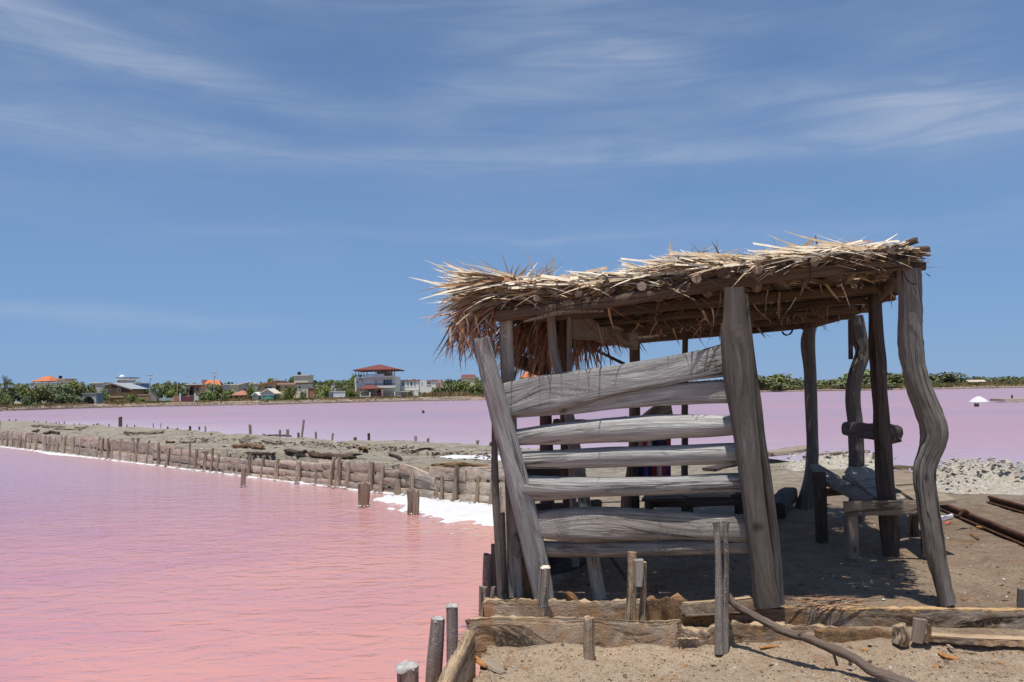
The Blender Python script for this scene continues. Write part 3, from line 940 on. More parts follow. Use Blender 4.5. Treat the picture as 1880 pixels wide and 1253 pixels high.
# left wall remnants
spart('wall_plank', [(945, 662, 22), (992, 676, 28)], (7.0, 7.9), 'brown_wood', 0.5, side=ZUP, n=10, sq=4)
spart('wall_plank', [(1056, 692, 14), (1140, 687, 9)], (8.6, 9.5), 'brown_wood', 0.8, side=ZUP, n=8)
spart('wall_plank', [(1048, 598, 46), (1110, 612, 38), (1168, 627, 32)], (7.0, 9.5), 'table_wood', 0.25, side=ZUP, n=12, sq=5)
spart('wall_plank', [(1020, 790, 40), (1090, 782, 24), (1150, 772, 16)], (7.3, 9.4), 'brown_wood', 0.3, side=ZUP, n=8, sq=4)
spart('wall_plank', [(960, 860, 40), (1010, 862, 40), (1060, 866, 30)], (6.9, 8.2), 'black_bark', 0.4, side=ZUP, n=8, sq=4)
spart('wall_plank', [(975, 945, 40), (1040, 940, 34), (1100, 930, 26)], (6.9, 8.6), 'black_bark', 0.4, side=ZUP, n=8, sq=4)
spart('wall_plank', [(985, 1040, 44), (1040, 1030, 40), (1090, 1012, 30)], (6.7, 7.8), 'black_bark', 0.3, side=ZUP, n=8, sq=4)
spart('brace', [(1083, 638, 5), (1147, 669, 6)], (9.0, 9.6), 'black_bark', 1.0, n=6, side=ZUP)
spart('brace', [(1085, 985, 8), (1120, 1022, 8), (1152, 1066, 9)], (7.2, 6.5), 'brown_wood', 0.7, n=6, side=ZUP)
spart('splint', [(962, 591, 3), (1000, 582, 9), (1030, 575, 9), (1108, 572, 5)], (6.05, 6.0), 'brown_wood', 0.6, n=6, side=ZUP)

# roof frame
def roof_z(x, y):
    return 2.265 + 0.062 * x - 0.012 * (y - 6.0)

FLc = Vector((-0.15, 6.26)); FRc = Vector((2.92, 5.66)); MRc = Vector((3.58, 7.7)); CRc = Vector((4.12, 9.7)); ERc = Vector((3.95, 10.9)); RLc = Vector((2.25, 11.2)); LMc = Vector((1.30, 9.6))
spart('roof_beam', [(912, 580, 24), (1000, 570, 24), (1150, 549, 25), (1350, 517, 25), (1500, 498, 24), (1668, 483, 26)], (6.27, 5.72), 'brown_wood', 0.9, side=ZUP, n=12, sq=3.2, rough=.05, groove=.06)
spart('roof_beam', [(1640, 492, 15), (1668, 490, 18), (1699, 489, 14)], (5.85, 5.80), 'brown_wood', 1.0, side=ZUP, n=10, sq=3, rough=.08)
spart('roof_beam', [(1652, 503, 20), (1625, 535, 18), (1600, 556, 15)], [5.95, 7.0, 8.0], 'brown_wood', 1.0, side=ZUP, n=10, sq=3)
spart('roof_beam', [(1647, 536, 13), (1600, 560, 13), (1556, 577, 14), (1476, 602, 12)], [7.3, 8.5, 9.4, 10.9], 'brown_wood', 1.0, side=ZUP, n=10, rough=.08)
spart('roof_beam', [(1040, 634, 16), (1165, 624, 16), (1330, 610, 16), (1500, 594, 16)], [11.1, 11.1, 11.0, 10.8], 'brown_wood', 1.0, side=ZUP, n=10)


def edge_x(y, right):
    """x of the roof's left or right edge at depth y"""
    ch = [FRc, MRc, CRc, ERc] if right else [FLc, LMc, RLc]
    for a, b in zip(ch, ch[1:]):
        if y <= b.y: return a.x + (b.x - a.x) * (y - a.y) / (b.y - a.y)
    return ch[-1].x


def front_y(x):
    return FLc.y + (FRc.y - FLc.y) * (x - FLc.x) / (FRc.x - FLc.x)


for yy, ww in ((6.9, .10), (7.9, .09), (8.9, .10), (9.9, .09)):
    x0, x1 = edge_x(yy, False) - .05, edge_x(yy, True) + .06
    pts = [Vector((x0 + (x1 - x0) * i / 3, yy + random.uniform(-.06, .06), roof_z(x0 + (x1 - x0) * i / 3, yy) - .045 + random.uniform(-.015, .015))) for i in range(4)]
    mb = MB(); mb.limb(pts, ww, ww, n=10, side=ZUP, seed=yy, rough=.08)
    mb.build('purlin', MAT['brown_wood'], shack, angle=60)
# rafters: their cut ends show above the front beam
RAFT = [(985, 553, 12, 0), (1062, 546, 13, 0), (1120, 537, 18, 1), (1178, 527, 17, 0), (1222, 520, 28, 1), (1278, 511, 20, 0), (1332, 503, 34, 1), (1390, 494, 20, 0), (1440, 487, 36, 1), (1496, 481, 17, 0), (1546, 474, 34, 1), (1594, 467, 19, 0), (1640, 462, 22, 1)]
for i, (x, y, wpx, flat) in enumerate(RAFT):
    Yf = front_y((x - 940) / FPX * 5.9) - 0.10
    a = dp(x, y - 1, Yf)
    u = (a.x - FLc.x) / (FRc.x - FLc.x)
    endx = LMc.x * (1 - u) + CRc.x * u + random.uniform(-.05, .05); endy = 9.7 + (1 - u) * 1.0
    b = Vector((endx, endy, roof_z(endx, endy) + .045))
    mid = a.lerp(b, .5); mid.z = roof_z(mid.x, mid.y) + .03
    a.z = max(a.z, roof_z(a.x, a.y) + .015)
    ww = px2m(wpx, Yf)
    mb = MB()
    if flat: mb.limb([a, mid, b], [ww, ww, ww * .9], [ww * .62] * 3, n=10, sq=2.2, seed=i * 3.1, rough=.12, ends=.02, step=.12)
    else: mb.limb([a, mid, b], [ww, ww, ww * .9], [ww] * 3, n=10, seed=i * 3.1, rough=.05, step=.12)
    mb.build('rafter', MAT['brown_wood' if flat else 'table_wood'], shack, angle=60)
# corner bundle at the right end of the roof
for q in ([(1588, 470, 10), (1640, 456, 12), (1684, 441, 12)], [(1610, 474, 12), (1660, 464, 16), (1702, 459, 13)], [(1630, 480, 16), (1665, 472, 22), (1688, 466, 16)]):
    spart('splint', q, (5.72, 5.75), 'brown_wood', 0.7, side=ZUP, n=8, sq=3, rough=.15, ends=.03)

# ---------------------------------------------------------------- thatch
THM = [MAT['straw_pale'], MAT['straw_tan'], MAT['straw_rust'], MAT['straw_grey']]


def pick(*w):
    return random.choices(range(4), w)[0]


def inroof(x, y):
    return front_y(x) - 0.02 <= y <= 11.1 and edge_x(y, False) - .05 <= x <= edge_x(y, True) + .03


def thick_at(x):
    return 0.045 + 0.05 * math.exp(-((x - 0.1) / .35) ** 2) + 0.085 * math.exp(-((x - 1.35) / .35) ** 2) + 0.042 * math.exp(-((x - 2.2) / .4) ** 2)


th = MB()
cnt = 0
while cnt < 11500:
    y = random.uniform(5.6, 11.1); x = random.uniform(-.2, 4.2)
    if not inroof(x, y): continue
    # a few worn gaps near the right edge let the sky through
    if edge_x(y, True) - x < .55 and mnoise.noise(Vector((x * 3.0, y * 2.4, 1.7))) > 0.12: 
        if random.random() < .9: continue
    cnt += 1
    u = random.random()
    z = roof_z(x, y) + .05 + u * thick_at(x)
    a = random.gauss(0, .38) + (math.pi if random.random() < .5 else 0)
    if random.random() < .18: a += math.pi / 2
    L = random.uniform(.28, .62)
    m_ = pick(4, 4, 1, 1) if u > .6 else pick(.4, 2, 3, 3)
    d = (math.cos(a), math.sin(a) * .8, random.gauss(.0, .05))
    p = Vector((x, y, z)) - Vector(d) * (L * .4)
    ov = max(p.x, p.x + d[0] * L) - (edge_x(y, True) + .05)
    if ov > 0: p.x -= ov
    lim = front_y(p.x) - .05
    if p.y < lim: p.y = lim + random.uniform(0, .1)
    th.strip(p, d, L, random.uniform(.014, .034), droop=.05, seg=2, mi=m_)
# the long straw laid along the front edge
for i in range(2500):
    x = random.uniform(-.25, 2.95)
    tk = thick_at(x)
    u = random.random() ** .8
    y = front_y(x) + abs(random.gauss(.02, .08))
    z = roof_z(x, y) + .085 + u * tk * .85
    s = 1 if random.random() < .6 else -1
    d = Vector((s, random.gauss(0, .24), random.gauss(.03, .17)))
    L = random.uniform(.12, .55)
    q0 = Vector((x, y, z)) - d * L * .45
    if max(q0.x, q0.x + d.x * L) > 2.86: continue
    th.strip(q0, d, L, random.choice([.005, .008, .012, .018, .028]), droop=random.uniform(-.08, .25), seg=4, bend=random.gauss(0, .14), mi=pick(5, 5, .8, 1.2), side=d.cross(Vector((random.gauss(0, .3), -.75, random.uniform(.3, 1)))))
# loose ends standing up from the ridge line
for (x0, n_, hh) in ((0.05, 120, .27), (0.45, 22, .12), (0.9, 16, .10), (1.25, 70, .18), (1.55, 40, .13), (2.05, 40, .12), (2.5, 26, .08)):
    for i in range(n_):
        x = random.gauss(x0, .16); y = front_y(x) + random.uniform(-.03, .35)
        z = roof_z(x, y) + .05 + thick_at(x) * .7
        d = Vector((random.gauss(.1, .75), random.gauss(-.1, .3), random.uniform(.25, 1.0)))
        th.strip((x, y, z), d, random.uniform(.4, 1.1) * hh * 1.3, random.uniform(.008, .028), droop=random.uniform(0, .6), seg=4, bend=random.gauss(0, .25), mi=pick(4, 5, 1, 1))
# the overhang at the left front corner
for i in range(950):
    x = random.gauss(-.04, .09); y = random.uniform(6.2, 6.95)
    u = random.random()
    z = roof_z(x, y) + .02 + u * .17
    d = Vector((-1, random.gauss(-.12, .35), .14 - .52 * (1 - u) ** 1.5 + random.gauss(.0, .20)))
    L = random.uniform(.22, .58) * (1 - .25 * (1 - u))
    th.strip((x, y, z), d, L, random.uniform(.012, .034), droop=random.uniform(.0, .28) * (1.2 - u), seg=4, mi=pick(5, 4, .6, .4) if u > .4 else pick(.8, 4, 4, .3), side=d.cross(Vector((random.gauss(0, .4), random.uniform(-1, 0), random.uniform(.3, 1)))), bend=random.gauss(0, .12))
for i in range(150):
    x = random.uniform(-.48, -.12); y = random.uniform(6.2, 7.0)
    z = 2.19 + .12 * x + random.uniform(-.05, .03)
    d = Vector((random.gauss(-.25, .3), random.gauss(0, .2), -1))
    th.strip((x, y, z), d, random.uniform(.12, .36), random.uniform(.008, .02), seg=3, mi=pick(.3, 2, 5, .5), bend=random.gauss(0, .25))
# fronds hanging inside from the back of the left edge
for i in range(900):
    t = random.random() ** 1.2 * .62
    y = 7.0 + 2.5 * t; x = edge_x(y, False) + random.gauss(-.02, .10)
    z = roof_z(x, y) + random.uniform(-.06, .06)
    d = Vector((random.gauss(-.45, .3) + .5 * (t > .5), random.gauss(-.2, .25), random.uniform(-1.1, -.25)))
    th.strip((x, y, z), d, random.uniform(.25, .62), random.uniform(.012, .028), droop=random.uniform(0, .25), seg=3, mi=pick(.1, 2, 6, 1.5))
# odd bits dangling under the roof
for i in range(230):
    y = random.uniform(6.3, 10.4); x = random.uniform(edge_x(y, False) + .2, edge_x(y, True) - .05)
    d = Vector((random.gauss(0, .6), random.gauss(0, .3), random.uniform(-1, -.1)))
    th.strip((x, y, roof_z(x, y) - .01), d, random.uniform(.08, .28), random.uniform(.008, .024), seg=3, mi=pick(.5, 3, 3, 2), bend=random.gauss(0, .35))
o = th.build('thatch', THM, shack, smooth=False)
o['kind'] = 'stuff'

# the larger strips one can pick out singly
def leaf(p, d, L, w, mi, droop=.1, bend=0.0, seg=4, up=None):
    mb = MB()
    mb.strip(p, d, L, w, droop, seg, 0, bend=bend, side=None if up is None else Vector(d).cross(Vector(up)))
    mb.build('palm_leaf', THM[mi], shack, origin=p, smooth=False)


for i in range(70):                                     # left overhang
    y = random.uniform(6.15, 6.6); u = random.random()
    d = Vector((-1, random.gauss(-.1, .25), .1 - .7 * (1 - u) + random.gauss(.0, .15)))
    leaf(Vector((random.uniform(-.22, .0), y, roof_z(0, y) + .06 + u * .14)), d, random.uniform(.3, .56), random.uniform(.024, .045), pick(5, 3, .8, .2) if u > .35 else pick(.5, 3, 4, 0), random.uniform(.0, .22), random.gauss(0, .12))
for i in range(16):                                     # drooping tips under it
    leaf(Vector((random.uniform(-.5, -.2), random.uniform(6.0, 6.4), random.uniform(2.08, 2.2))), Vector((random.gauss(.1, .3), random.gauss(0, .1), -1)), random.uniform(.12, .28), random.uniform(.014, .024), pick(.5, 3, 3, 0), 0, random.gauss(.2, .5))
for i in range(110):                                    # straw along the edge
    x = random.uniform(-.1, 2.85); y = front_y(x) - random.uniform(.0, .08)
    d = Vector((1 if random.random() < .6 else -1, random.gauss(0, .08), random.gauss(.02, .09)))
    L = random.uniform(.3, .7)
    if x + L * .5 > 2.8: x -= .5
    leaf(Vector((x, y, roof_z(x, y) + .095 + random.random() * thick_at(x))) - d * L * .5, d, L, random.uniform(.012, .030), pick(5, 5, .4, .6), random.uniform(-.05, .22), random.gauss(0, .16), 5, (random.gauss(0, .3), -.75, random.uniform(.3, 1)))
# named sticking-up pieces, read off the photograph
for (x, y, x2, y2, w, mi) in [(935, 545, 986, 482, 12, 0), (915, 540, 975, 486, 6, 1), (930, 530, 1008, 508, 5, 1), (895, 545, 866, 492, 3, 0), (860, 560, 846, 516, 9, 1), (885, 545, 874, 522, 6, 0), (900, 545, 910, 496, 5, 1),
                              (872, 548, 870, 524, 5, 1), (1230, 476, 1231, 438, 5, 0), (1290, 468, 1265, 446, 3, 1), (1310, 468, 1327, 446, 3, 3), (1320, 466, 1308, 443, 3, 3), (1340, 470, 1390, 466, 6, 0), (1432, 478, 1434, 452, 6, 0),
                              (1500, 448, 1496, 432, 4, 3), (1425, 455, 1418, 434, 2, 3), (1240, 480, 1195, 482, 5, 0), (1100, 520, 1080, 522, 5, 0), (1089, 530, 1084, 514, 5, 0), (1270, 470, 1300, 452, 5, 0), (1188, 490, 1216, 466, 5, 1)]:
    Y = front_y((x - 940) / FPX * 5.9) + random.uniform(-.02, .1)
    a, b = dp(x, y, Y), dp(x2, y2, Y)
    leaf(a, b - a, (b - a).length, px2m(w, Y), mi, 0, random.uniform(-.08, .08))
for (x, y, x2, y2, w, mi) in [(1380, 497, 1392, 522, 6, 0), (1355, 500, 1383, 508, 5, 0), (1360, 478, 1355, 502, 4, 0), (1100, 540, 1128, 562, 4, 1), (985, 556, 975, 584, 4, 0), (1515, 520, 1540, 555, 6, 1), (1500, 515, 1555, 530, 5, 1), (1430, 540, 1436, 576, 6, 1), (1290, 570, 1300, 596, 5, 1),
                              (1430, 478, 1486, 490, 7, 0), (1098, 595, 1108, 645, 3, 1), (1160, 605, 1178, 650, 3, 3), (1170, 612, 1196, 636, 3, 3), (1168, 620, 1190, 648, 3, 3), (1391, 602, 1405, 622, 4, 3), (1398, 610, 1420, 622, 3, 3), (1505, 525, 1530, 575, 6, 1), (1480, 512, 1470, 545, 7, 1)]:
    Y = front_y((x - 940) / FPX * 5.9) + (-.06 if y < 512 or x < 1130 else random.uniform(.3, 1.2))
    a, b = dp(x, y, Y), dp(x2, y2, Y)
    leaf(a, b - a, (b - a).length, px2m(w, Y), mi, 0, random.uniform(-.2, .2))

# binding wires on the roof
for q in ([(1095, 512), (1110, 505), (1122, 520), (1135, 528), (1118, 534), (1104, 528), (1112, 515)], [(1484, 470), (1486, 486), (1488, 505), (1482, 524)], [(1634, 462), (1642, 478), (1656, 492), (1664, 512), (1672, 520), (1682, 522)], [(1700, 502), (1708, 508)],
          [(908, 566), (925, 556), (945, 560), (930, 568)], [(1022, 530), (1026, 545), (1020, 556)]):
    Y = front_y((q[0][0] - 940) / FPX * 5.9) - .09
    mb = MB(); mb.tube([dp(x, y, Y - .01 * (i % 2)) for i, (x, y) in enumerate(q)], .006 if q[0][0] != 1700 else .003)
    mb.build('wire', MAT['wire'], shack)
mb = MB()
hq = [(1454, 594), (1455, 606), (1451, 613), (1444, 616), (1438, 613), (1436, 609)]
mb.tube([dp(x, y, 7.6) for x, y in [(1455, 560)] + hq], .009)
hook = mb.build('wire_hook', MAT['wire'])
tag(hook, 'bent black wire hook hanging below the thatch roof between two posts', 'hook')

# ================================================================= IN AND ROUND THE SHACK
def tpart(parent, name, spec, Ys, mat, thick=1.0, **kw):
    return plimb(spec, Ys, thick, **kw).build(name, MAT[mat], parent, smooth=True, angle=60)


def slab(pts_px, thick, parent, name, mat, rough=.0, label=None):
    """a plank given by its top face's corners: (px, py, depth Y); real thickness below"""
    top = [dp(x, y, Y) for (x, y, Y) in pts_px]
    mb = MB()
    n = len(top)
    den = []
    for i in range(n):
        a, b = top[i], top[(i + 1) % n]
        k = max(1, int((b - a).length / .12))
        for q in range(k):
            r = a.lerp(b, q / k)
            if q and rough: r = r + Vector((random.gauss(0, rough), random.gauss(0, rough), random.gauss(0, rough * .5)))
            den.append(r)
    n = len(den)
    mb.v = den + [p - Vector((0, 0, thick)) for p in den]
    ax = (top[1] - top[0]).normalized()
    ay = Vector((-ax.y, ax.x, 0))
    uv = [(p.dot(ax), p.dot(ay)) for p in den]
    mb.face(list(range(n)), uv)
    mb.face(list(range(2 * n - 1, n - 1, -1)), uv[::-1])
    for i in range(n):
        j = (i + 1) % n
        mb.face((j, i, n + i, n + j), [(uv[j][0], 0), (uv[i][0], 0), (uv[i][0], thick), (uv[j][0], thick)])
    nrm = (top[1] - top[0]).cross(top[2] - top[1])
    if nrm.z < 0:
        mb.f = [tuple(reversed(f)) for f in mb.f]; mb.uv = [list(reversed(u)) for u in mb.uv]
    o = mb.build(name, MAT[mat], parent, smooth=False)
    return o


table = empty('work_table', gp(1600, 1000, 0), 'low rough table of curved grey slabs among the crooked posts', 'table')
slab([(1487, 853, 9.0), (1502, 852, 9.05), (1530, 868, 8.9), (1560, 890, 8.5), (1606, 914, 7.85), (1590, 920, 7.85), (1540, 897, 8.2), (1508, 880, 8.5)], .045, table, 'table_slab', 'grey_brown', .006)
slab([(1556, 858, 9.0), (1590, 857, 9.1), (1612, 866, 8.9), (1664, 908, 7.95), (1664, 915, 7.85), (1612, 916, 7.85), (1566, 890, 8.5), (1546, 874, 8.8)], .05, table, 'table_slab', 'grey_brown', .004)
tpart(table, 'apron', [(1549, 934, 26), (1620, 933, 26), (1705, 931, 25)], (7.52, 7.42), 'table_wood', .22, side=ZUP, n=12, sq=8, rough=.01, groove=.02)
tpart(table, 'apron', [(1500, 906, 16), (1550, 902, 14), (1606, 900, 12)], (8.35, 8.6), 'brown_wood', .3, side=ZUP, n=8, sq=6)
tpart(table, 'leg', [(1562, 946, 21), (1565, 1024, 20)], 7.55, 'table_wood', .8, n=10, sq=7, rough=.02)
tpart(table, 'leg', [(1677, 944, 14), (1678, 986, 14)], 8.45, 'brown_wood', .8, n=10, sq=7, rough=.02)
tpart(table, 'leg', [(1502, 868, 24), (1506, 930, 22), (1509, 994, 21)], 8.4, 'black_bark', .9, n=10, sq=3, rough=.05)

bench = empty('plank_bench', gp(1690, 1000, 0), 'bench of two flat sawn boards running back behind the sharply crooked corner post', 'bench')
slab([(1640, 894, 8.25), (1697, 889, 8.4), (1756, 918, 7.55), (1690, 924, 7.42)], .035, bench, 'seat_board', 'bench_wood')
slab([(1640, 864, 9.9), (1664, 862, 10.0), (1700, 886, 8.5), (1640, 891, 8.35)], .035, bench, 'seat_board', 'bench_wood')
tpart(bench, 'leg', [(1697, 932, 13), (1700, 1022, 14)], 7.5, 'brown_wood', .9, n=8, sq=6)

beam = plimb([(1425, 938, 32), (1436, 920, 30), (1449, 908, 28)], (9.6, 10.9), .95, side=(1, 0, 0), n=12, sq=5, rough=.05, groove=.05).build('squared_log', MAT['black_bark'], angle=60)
tag(beam, 'dark squared log lying end on in the shade behind the tall front post', 'log')

ib = empty('low_bench', gp(1270, 950, 0), 'low dark bench at the back of the shack seen between the lower slats', 'bench')
slab([(1262, 909, 9.3), (1250, 903, 9.9), (1362, 902, 9.9), (1340, 908, 9.3)], .03, ib, 'seat_board', 'table_wood')
slab([(1178, 916, 9.0), (1185, 908, 9.9), (1249, 907, 9.9), (1261, 915, 9.0)], .03, ib, 'seat_board', 'brown_wood')
tpart(ib, 'leg', [(1262, 912, 20), (1262, 960, 20)], 9.4, 'black_bark', .7, n=8, sq=5)
tpart(ib, 'leg', [(1357, 905, 16), (1357, 960, 16)], 9.6, 'black_bark', .7, n=8, sq=5)
tpart(ib, 'leg', [(1192, 916, 16), (1192, 965, 16)], 9.3, 'black_bark', .7, n=8, sq=5)
tpart(ib, 'apron', [(1185, 922, 18), (1270, 921, 20), (1358, 918, 20)], 9.35, 'black_bark', .2, side=ZUP, n=8, sq=6)

lb = plimb([(1176, 770, 8), (1205, 757, 26), (1231, 751, 34)], (9.2, 9.3), .35, side=ZUP, n=10, sq=4, rough=.1).build('angled_board', MAT['table_wood'], angle=60)
tag(lb, 'brown wedge shaped board fixed at the back post above the folded cloth', 'board')

# patterned cloth hung at the back post: folded strips of several colours
cloth = empty('patterned_cloth', dp(1200, 890, 9.35), 'bundle of patterned red, purple and navy cloth hanging inside the shack behind the slats', 'cloth')
CL = ['purple_cloth', 'red_cloth', 'navy_cloth', 'pale_cloth']
for i in range(7):
    xa = 1172 + i * 8.5
    for r in range(3):
        y0 = 772 + r * 36
        mb = MB()
        nseg = 5
        for j in range(nseg + 1):
            yy = y0 + 36.5 * j / nseg
            for s in (0, 1):
                q = dp(xa + s * 8.8, yy, 9.38 + .05 * math.sin((i + s) * 2.1) + .02 * math.sin(yy * .11 + i))
                mb.v.append(q)
        for j in range(nseg): mb.face((2 * j, 2 * j + 1, 2 * j + 3, 2 * j + 2))
        mb.build('fold', MAT[CL[(i * 2 + r * 3 + (i // 3)) % 4]], cloth)

rag = MB()
for i in range(9):
    c = dp(977 + random.uniform(-6, 8), 933 + random.uniform(-4, 4), 6.9)
    rag.chunk(c, .018, flat=.6)
tag(rag.build('orange_rag', MAT['orange_cloth']), 'scrap of bright orange rag caught behind the leaning corner plank', 'rag')

# ---------------------------------------------------------------- border boards in front
def board(name, spec, zs, mat, thick, label, cat='board', rough=.05, lump=.10, parent=None, sq=9, n=20, ends=.03, groove=.05):
    """upright board along the ground: (px top, py top, height m); lies on the line given by zs depth function"""
    pts, ws = [], []
    for (x, y, h, Y) in spec:
        a = dp(x, y, Y)
        pts.append(a - Vector((0, 0, h / 2))); ws.append(h)
    mb = MB()
    mb.limb(pts, ws, [thick] * len(pts), side=ZUP, n=28, sq=sq, rough=rough, groove=groove, lump=min(.16, lump * .7), lumpf=17, step=.02, ends=ends, seed=random.uniform(0, 50))
    o = mb.build(name, MAT[mat], parent, angle=70)
    if label: tag(o, label, cat, 'planks edging the bank in front of the shack')
    return o


def RY(px): return REAR_L.y + (REAR_R.y - REAR_L.y) * (px - 888) / (1880 - 888) - .03
def FY(px): return FRONT_L.y + (FRONT_R.y - FRONT_L.y) * (px - 866) / (1640 - 866) + .02

board('edge_board', [(886, 1102, .26, RY(886)), (1000, 1103, .26, RY(1000)), (1100, 1104, .27, RY(1100)), (1196, 1101, .27, RY(1196))], None, 'crust_board', .05, 'salt crusted plank behind the front plank, at the foot of the leaning corner plank')
board('edge_board', [(1184, 1101, .20, RY(1184)), (1235, 1097, .24, RY(1235)), (1262, 1112, .18, RY(1262)), (1306, 1116, .14, RY(1306)), (1330, 1128, .12, RY(1330))], None, 'rotten_wood', .09, 'broken rotten plank end between the slotted post and the forked stake', rough=.16, lump=.28)
board('edge_board', [(1255, 1106, .10, 6.02), (1320, 1102, .10, 6.0), (1384, 1096, .10, 5.98)], None, 'crust_board', .05, 'thin grey plank lying in the shade at the foot of the tall front post', lump=.03)
board('edge_board', [(1338, 1116, .27, RY(1338)), (1420, 1115, .27, RY(1420)), (1560, 1116, .27, RY(1560)), (1720, 1116, .28, RY(1720)), (1910, 1117, .30, RY(1910))], None, 'dark_board', .06, 'long dark plank with an orange crusted top edge beneath the shack floor', lump=.05, rough=.03)
board('edge_board', [(864, 1139, .27, FY(864)), (900, 1134, .28, FY(900)), (1000, 1134, .26, FY(1000)), (1090, 1136, .25, FY(1090)), (1180, 1141, .24, FY(1180)), (1246, 1138, .26, FY(1246))], None, 'crust_board', .055, 'foremost pale crusted plank running from the pond corner to the slotted post', lump=.06, rough=.035)
board('edge_board', [(1238, 1142, .22, FY(1238)), (1262, 1156, .18, FY(1262)), (1300, 1158, .17, FY(1300)), (1335, 1146, .19, FY(1335)), (1440, 1146, .20, FY(1440))], None, 'crust_board', .065, 'worn foremost plank with a dip in its top edge behind the forked stake', lump=.16, rough=.08)
board('edge_board', [(1426, 1151, .17, FY(1426) + .08), (1480, 1149, .17, FY(1480) + .08), (1534, 1152, .15, FY(1534) + .08), (1548, 1160, .10, FY(1548) + .08)], None, 'crust_board', .06, 'short round ended plank lying behind the dry branch', lump=.16, rough=.08)
board('edge_board', [(1500, 1160, .16, FY(1500)), (1560, 1158, .18, FY(1560)), (1620, 1159, .17, FY(1620)), (1652, 1164, .12, FY(1652))], None, 'rotten_wood', .07, 'rotten brown plank between the dry branch and the sawn stump', lump=.2, rough=.1)
board('edge_board', [(1696, 1162, .05, 5.60), (1780, 1168, .05, 5.56), (1900, 1172, .05, 5.52)], None, 'crust_board', .10, 'thin pale plank lying flat below the long dark plank', lump=.12, rough=.06)
# the plank along the pond's edge
eb = MB()
ep = [gp(862, 1160, .02), gp(846, 1190, .02), gp(826, 1226, .015), gp(800, 1285, .0)]
eb.limb([p - Vector((0, 0, .25)) for p in ep], [.52, .5, .5, .5], [.075, .08, .085, .09], side=ZUP, n=24, sq=6, rough=.03, groove=.03, lump=.05, lumpf=18, step=.025, seed=4)
tag(eb.build('edge_board', MAT['crust_board'], angle=70), 'white crusted plank running towards the camera along the pond edge', 'board', 'planks edging the bank in front of the shack')

# salt lumps grown on the planks (each lump belongs to one plank's edge: uncountable crust)
cr = MB()
for i in range(0):
    x = random.choice([random.uniform(870, 1440), random.uniform(880, 1200), random.uniform(1340, 1880)])
    if x < 1440 and random.random() < .6:
        Y = FY(x) + random.uniform(-.03, .02); z = random.choice([0.0, random.uniform(-.2, 0)]) ; Y = Y if z == 0 else FY(x) - .035
        if 1242 < x < 1330: z -= .07
    else:
        Y = RY(x) + random.uniform(-.03, .02); z = random.choice([0.03, random.uniform(-.12, .02)]); Y = Y if z == .03 else RY(x) - .035
        if 1200 < x < 1338: continue
    c = Vector(((x - 940) / FPX * Y, Y, z + random.uniform(-.012, .004)))
    cr.chunk(c, random.uniform(.004, .013))
for i in range(160):
    c = gp(1270 + random.gauss(0, 8), 1180 + random.gauss(0, 9), -.12); c.y = FY(1270) - random.uniform(.02, .06)
    cr.chunk(c, random.uniform(.004, .009))
o = cr.build('salt_lumps', MAT['crust_board'], smooth=False)
tag(o, 'granular tan salt crust grown over the edge planks', 'salt crust', kind='stuff')

# ---------------------------------------------------------------- stakes near the camera
def stake(spec, Y, mat, label, thick=1.0, cap=True, cat='stake', group='stakes round the pond corner', name='stake', capmat='salt_cap', **kw):
    kw.setdefault('n', 14)
    base = dp(spec[-1][0], spec[-1][1], Y if not isinstance(Y, (list, tuple)) else Y[-1])
    root = empty(name, base, label, cat, group)
    kw2 = dict(rough=.05, groove=.06, ends=.012, step=.03); kw2.update(kw)
    plimb(spec, Y, thick, **kw2).build('shaft', MAT[mat], root, angle=60)
    if cap:
        x, y, w = spec[0]
        Y0 = Y if not isinstance(Y, (list, tuple)) else Y[0]
        r = px2m(w, Y0) / 2
        c = dp(x, y, Y0)
        mb = MB()
        nn, rr = 14, 5
        for j in range(rr + 1):
            for i in range(nn):
                t = 2 * math.pi * i / nn; q = j / rr
                rad = r * (1.02 * math.sin(q * math.pi / 2)) * (1 + .35 * mnoise.noise(Vector((math.cos(t) * 2, math.sin(t) * 2, x))))
                zz = r * .26 * math.cos(q * math.pi / 2) * (1 + 1.3 * mnoise.noise(Vector((math.cos(t) * 2.6 * q, math.sin(t) * 2.6 * q, x + 3)))) - r * (.05 + .45 * abs(mnoise.noise(Vector((math.cos(t) * 3, math.sin(t) * 3, x + 8))))) * (q > .95)
                mb.v.append(c + Vector((rad * math.cos(t), rad * math.sin(t), zz)))
        for j in range(rr):
            for i in range(nn): mb.face((j * nn + i, (j + 1) * nn + i, (j + 1) * nn + (i + 1) % nn, j * nn + (i + 1) % nn))
        mb.build('salt_cap', MAT[capmat], root)
    return root


stake([(748, 1224, 41), (749, 1250, 40), (750, 1330, 40)], 5.1, 'salted_stake', 'short thick stake with a lumpy white salt cap, lowest in the pond corner')
stake([(804, 1137, 25), (802, 1170, 27), (797, 1230, 29), (793, 1330, 30)], 5.3, 'salted_stake', 'tall stake with a white salt cap standing against the pond edge plank')
stake([(830, 1112, 21), (830, 1160, 21), (831, 1290, 22)], 5.72, 'salted_stake', 'slim round topped stake behind the tall salt capped one')
stake([(896, 1018, 17), (895, 1060, 18), (894, 1150, 18)], 6.7, 'salted_stake', 'split stake with a pale flat top left of the thin upright lath', cap=False)
stake([(909, 1000, 16), (909, 1050, 16), (908, 1150, 17)], 6.9, 'dark_post', 'dark round stake behind the split one beside the thin lath', cap=False)
stake([(887, 1078, 15), (887, 1110, 16), (887, 1160, 16)], 6.45, 'salted_stake', 'short stake at the pond edge in front of the split stake', cap=False)
stake([(906, 1078, 8), (902, 1110, 9)], 6.4, 'salted_stake', 'thin bent salty stick at the foot of the lath', cap=False, n=8)
